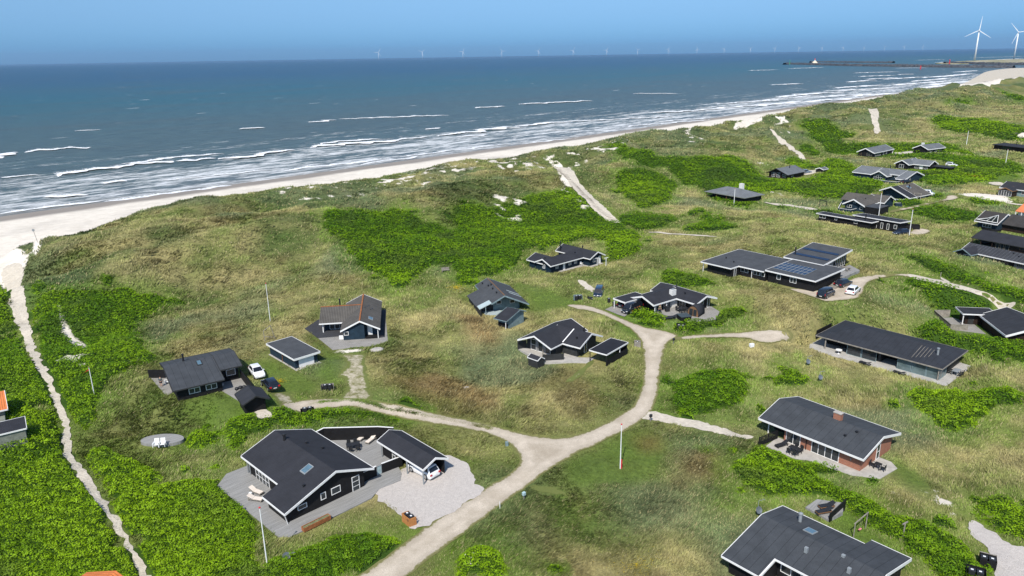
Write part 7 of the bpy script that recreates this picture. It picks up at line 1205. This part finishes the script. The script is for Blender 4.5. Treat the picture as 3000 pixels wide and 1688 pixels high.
def leaves(name, x, y, r, cover, fl=False):
    n = len(x); z = LK(GHm, x, y); lod = r/85; cell = np.where(rng.uniform(0, 1, n) < .5, 1, 1)*1.15
    d1, ox, oy, cid = worley(x, y, 1.25, 5); d2, ox2, oy2, c2 = worley(x, y, 3.4, 9); b1 = fbm(x, y, 6, 201, 2)
    dome = np.sqrt(np.clip(1-(d1/.82)**2, 0, 1)); dome2 = np.clip(1-(d2/.85)**2, 0, 1)
    hc = (.16+.42*dome+.30*dome2+.25*b1+.18*(cid-.5))*sst(-.3, 1.0, cover)+.03; hc = np.maximum(hc, .04)
    u = 1-.55*rng.uniform(0, 1, n)**1.6; px, py, pz = x, y, z+hc*u*np.minimum(lod, 2.4)**.3
    fr_ = sst(110, 230, r); sz = .082*lod**.86*rng.uniform(.65, 1.35, n); k_ = 1.15*np.clip(d1/.6, 0, 1.3)*(1-.55*fr_)
    nx = ox/np.maximum(d1, .05)*k_*.8+rng.normal(0, .36, n)*(1-.3*fr_); ny = oy/np.maximum(d1, .05)*k_*.8+rng.normal(0, .36, n)*(1-.3*fr_); N3 = np.stack([nx, ny, np.ones(n)], 1); N3 /= np.linalg.norm(N3, axis=1)[:, None]
    ax = rng.uniform(0, 2*np.pi, n); a = np.stack([np.cos(ax), np.sin(ax), np.zeros(n)], 1); a -= N3*(a*N3).sum(1)[:, None]; a /= np.linalg.norm(a, axis=1)[:, None]; b = np.cross(N3, a)
    P0 = np.stack([px, py, pz], 1); s1 = (sz*1.25)[:, None]; s2 = (sz*.8)[:, None]
    v = np.stack([P0-a*s1, P0+b*s2, P0+a*s1, P0-b*s2], 1).reshape(-1, 3)
    big = fbm(x, y, 22, 203, 2); med = fbm(x, y, 4.0, 204, 2); k1 = np.clip(.45+.8*big+.35*med+.55*(cid-.5), 0, 1)[:, None]
    c = np.array([.085, .180, .005])*(1-k1)+np.array([.225, .365, .007])*k1; dk = sst(.12, .6, fbm(x, y, 9, 205, 3))[:, None]*.7; c = c*(1-dk)+np.array([.075, .115, .022])*dk
    c = c*(1+(rng.uniform(.65, 1.45, n)-1)*(1-.5*fr_))[:, None]
    if fl: f_ = (rng.uniform(0, 1, n) < .012)[:, None]; c = c*(1-f_)+np.array([.75, .6, .68])*f_
    return raw(name, v, quad=np.arange(len(v)).reshape(-1, 4), mat=M_LF, cols=np.repeat(c, 4, 0))
grass()
x, y, r = scatter(3000000, 52, 1500); g = LK(GS, x, y); e = LK(ES, x, y); ok = (g > -.25) & (e < -.28-.003*(r-80)) & (LK(SS, x, y) < .3); x, y, r, g = x[ok], y[ok], r[ok], g[ok]
own = np.full(len(x), -1)
for i, b in enumerate(bushes): own[sdf(b, x, y, 3) > -1.2] = i
q = own < 0; o = leaves('rose_thicket', x[q], y[q], r[q], g[q]); tag(o, 'bright green beach rose thickets spreading over the dunes', kind='stuff')
for i, b in enumerate(bushes):
    q = own == i; o = leaves('rose_bush', x[q], y[q], r[q], g[q], i == 2); tag(o, bush[i][1], 'shrub', 'separate rose bushes')
yl = [((ZR(2060,1380)), 3.0, 260, 'yellow flowers scattered low in the grass at the bottom of the picture'), (ZC(1090,730), .9, 160, 'small yellow-flowering patch beside the black hatchback'), (Z3(115,500), 2.0, 260, 'yellow-flowering clumps left of the grey-blue house'), (Z6(2200,355), 4.0, 260, 'bright yellow gorse in the far scrub')]
for p, rad, n, lb in yl:
    w = PX([p])[0]; a = rng.uniform(0, 6.28, n); q = np.abs(rng.normal(0, rad*.6, n)); x, y = w[0]+q*np.cos(a), w[1]+q*np.sin(a); z = LK(GHm, x, y)+rng.uniform(.15, .4, n); sz = .035*w[1]/70*rng.uniform(.6, 1.3, n)
    v = np.stack([np.stack([x-sz, y, z], 1), np.stack([x, y-sz, z], 1), np.stack([x+sz, y, z+.02], 1), np.stack([x, y+sz, z], 1)], 1).reshape(-1, 3); o = raw('yellow_flowers', v, quad=np.arange(len(v)).reshape(-1, 4), mat=M_LF, cols=np.tile([.75, .55, .03], (len(v), 1))); tag(o, lb, kind='stuff')

# ---------------------------------------------------------------- air
def haze(dens):
    m = D.materials.new('haze'); m.use_nodes = True; t = m.node_tree; t.nodes.remove(t.nodes['Principled BSDF']); v = t.nodes.new('ShaderNodeVolumePrincipled'); v.inputs['Color'].default_value = (.45, .70, 1, 1); v.inputs['Density'].default_value = dens; v.inputs['Anisotropy'].default_value = .2
    t.links.new(v.outputs[0], t.nodes['Material Output'].inputs['Volume']); b = MB(); b.box(-20000, 32000, -3000, 32000, -8, 420); o = b.build('haze', m); tag(o, kind='stuff')
haze(.000022)
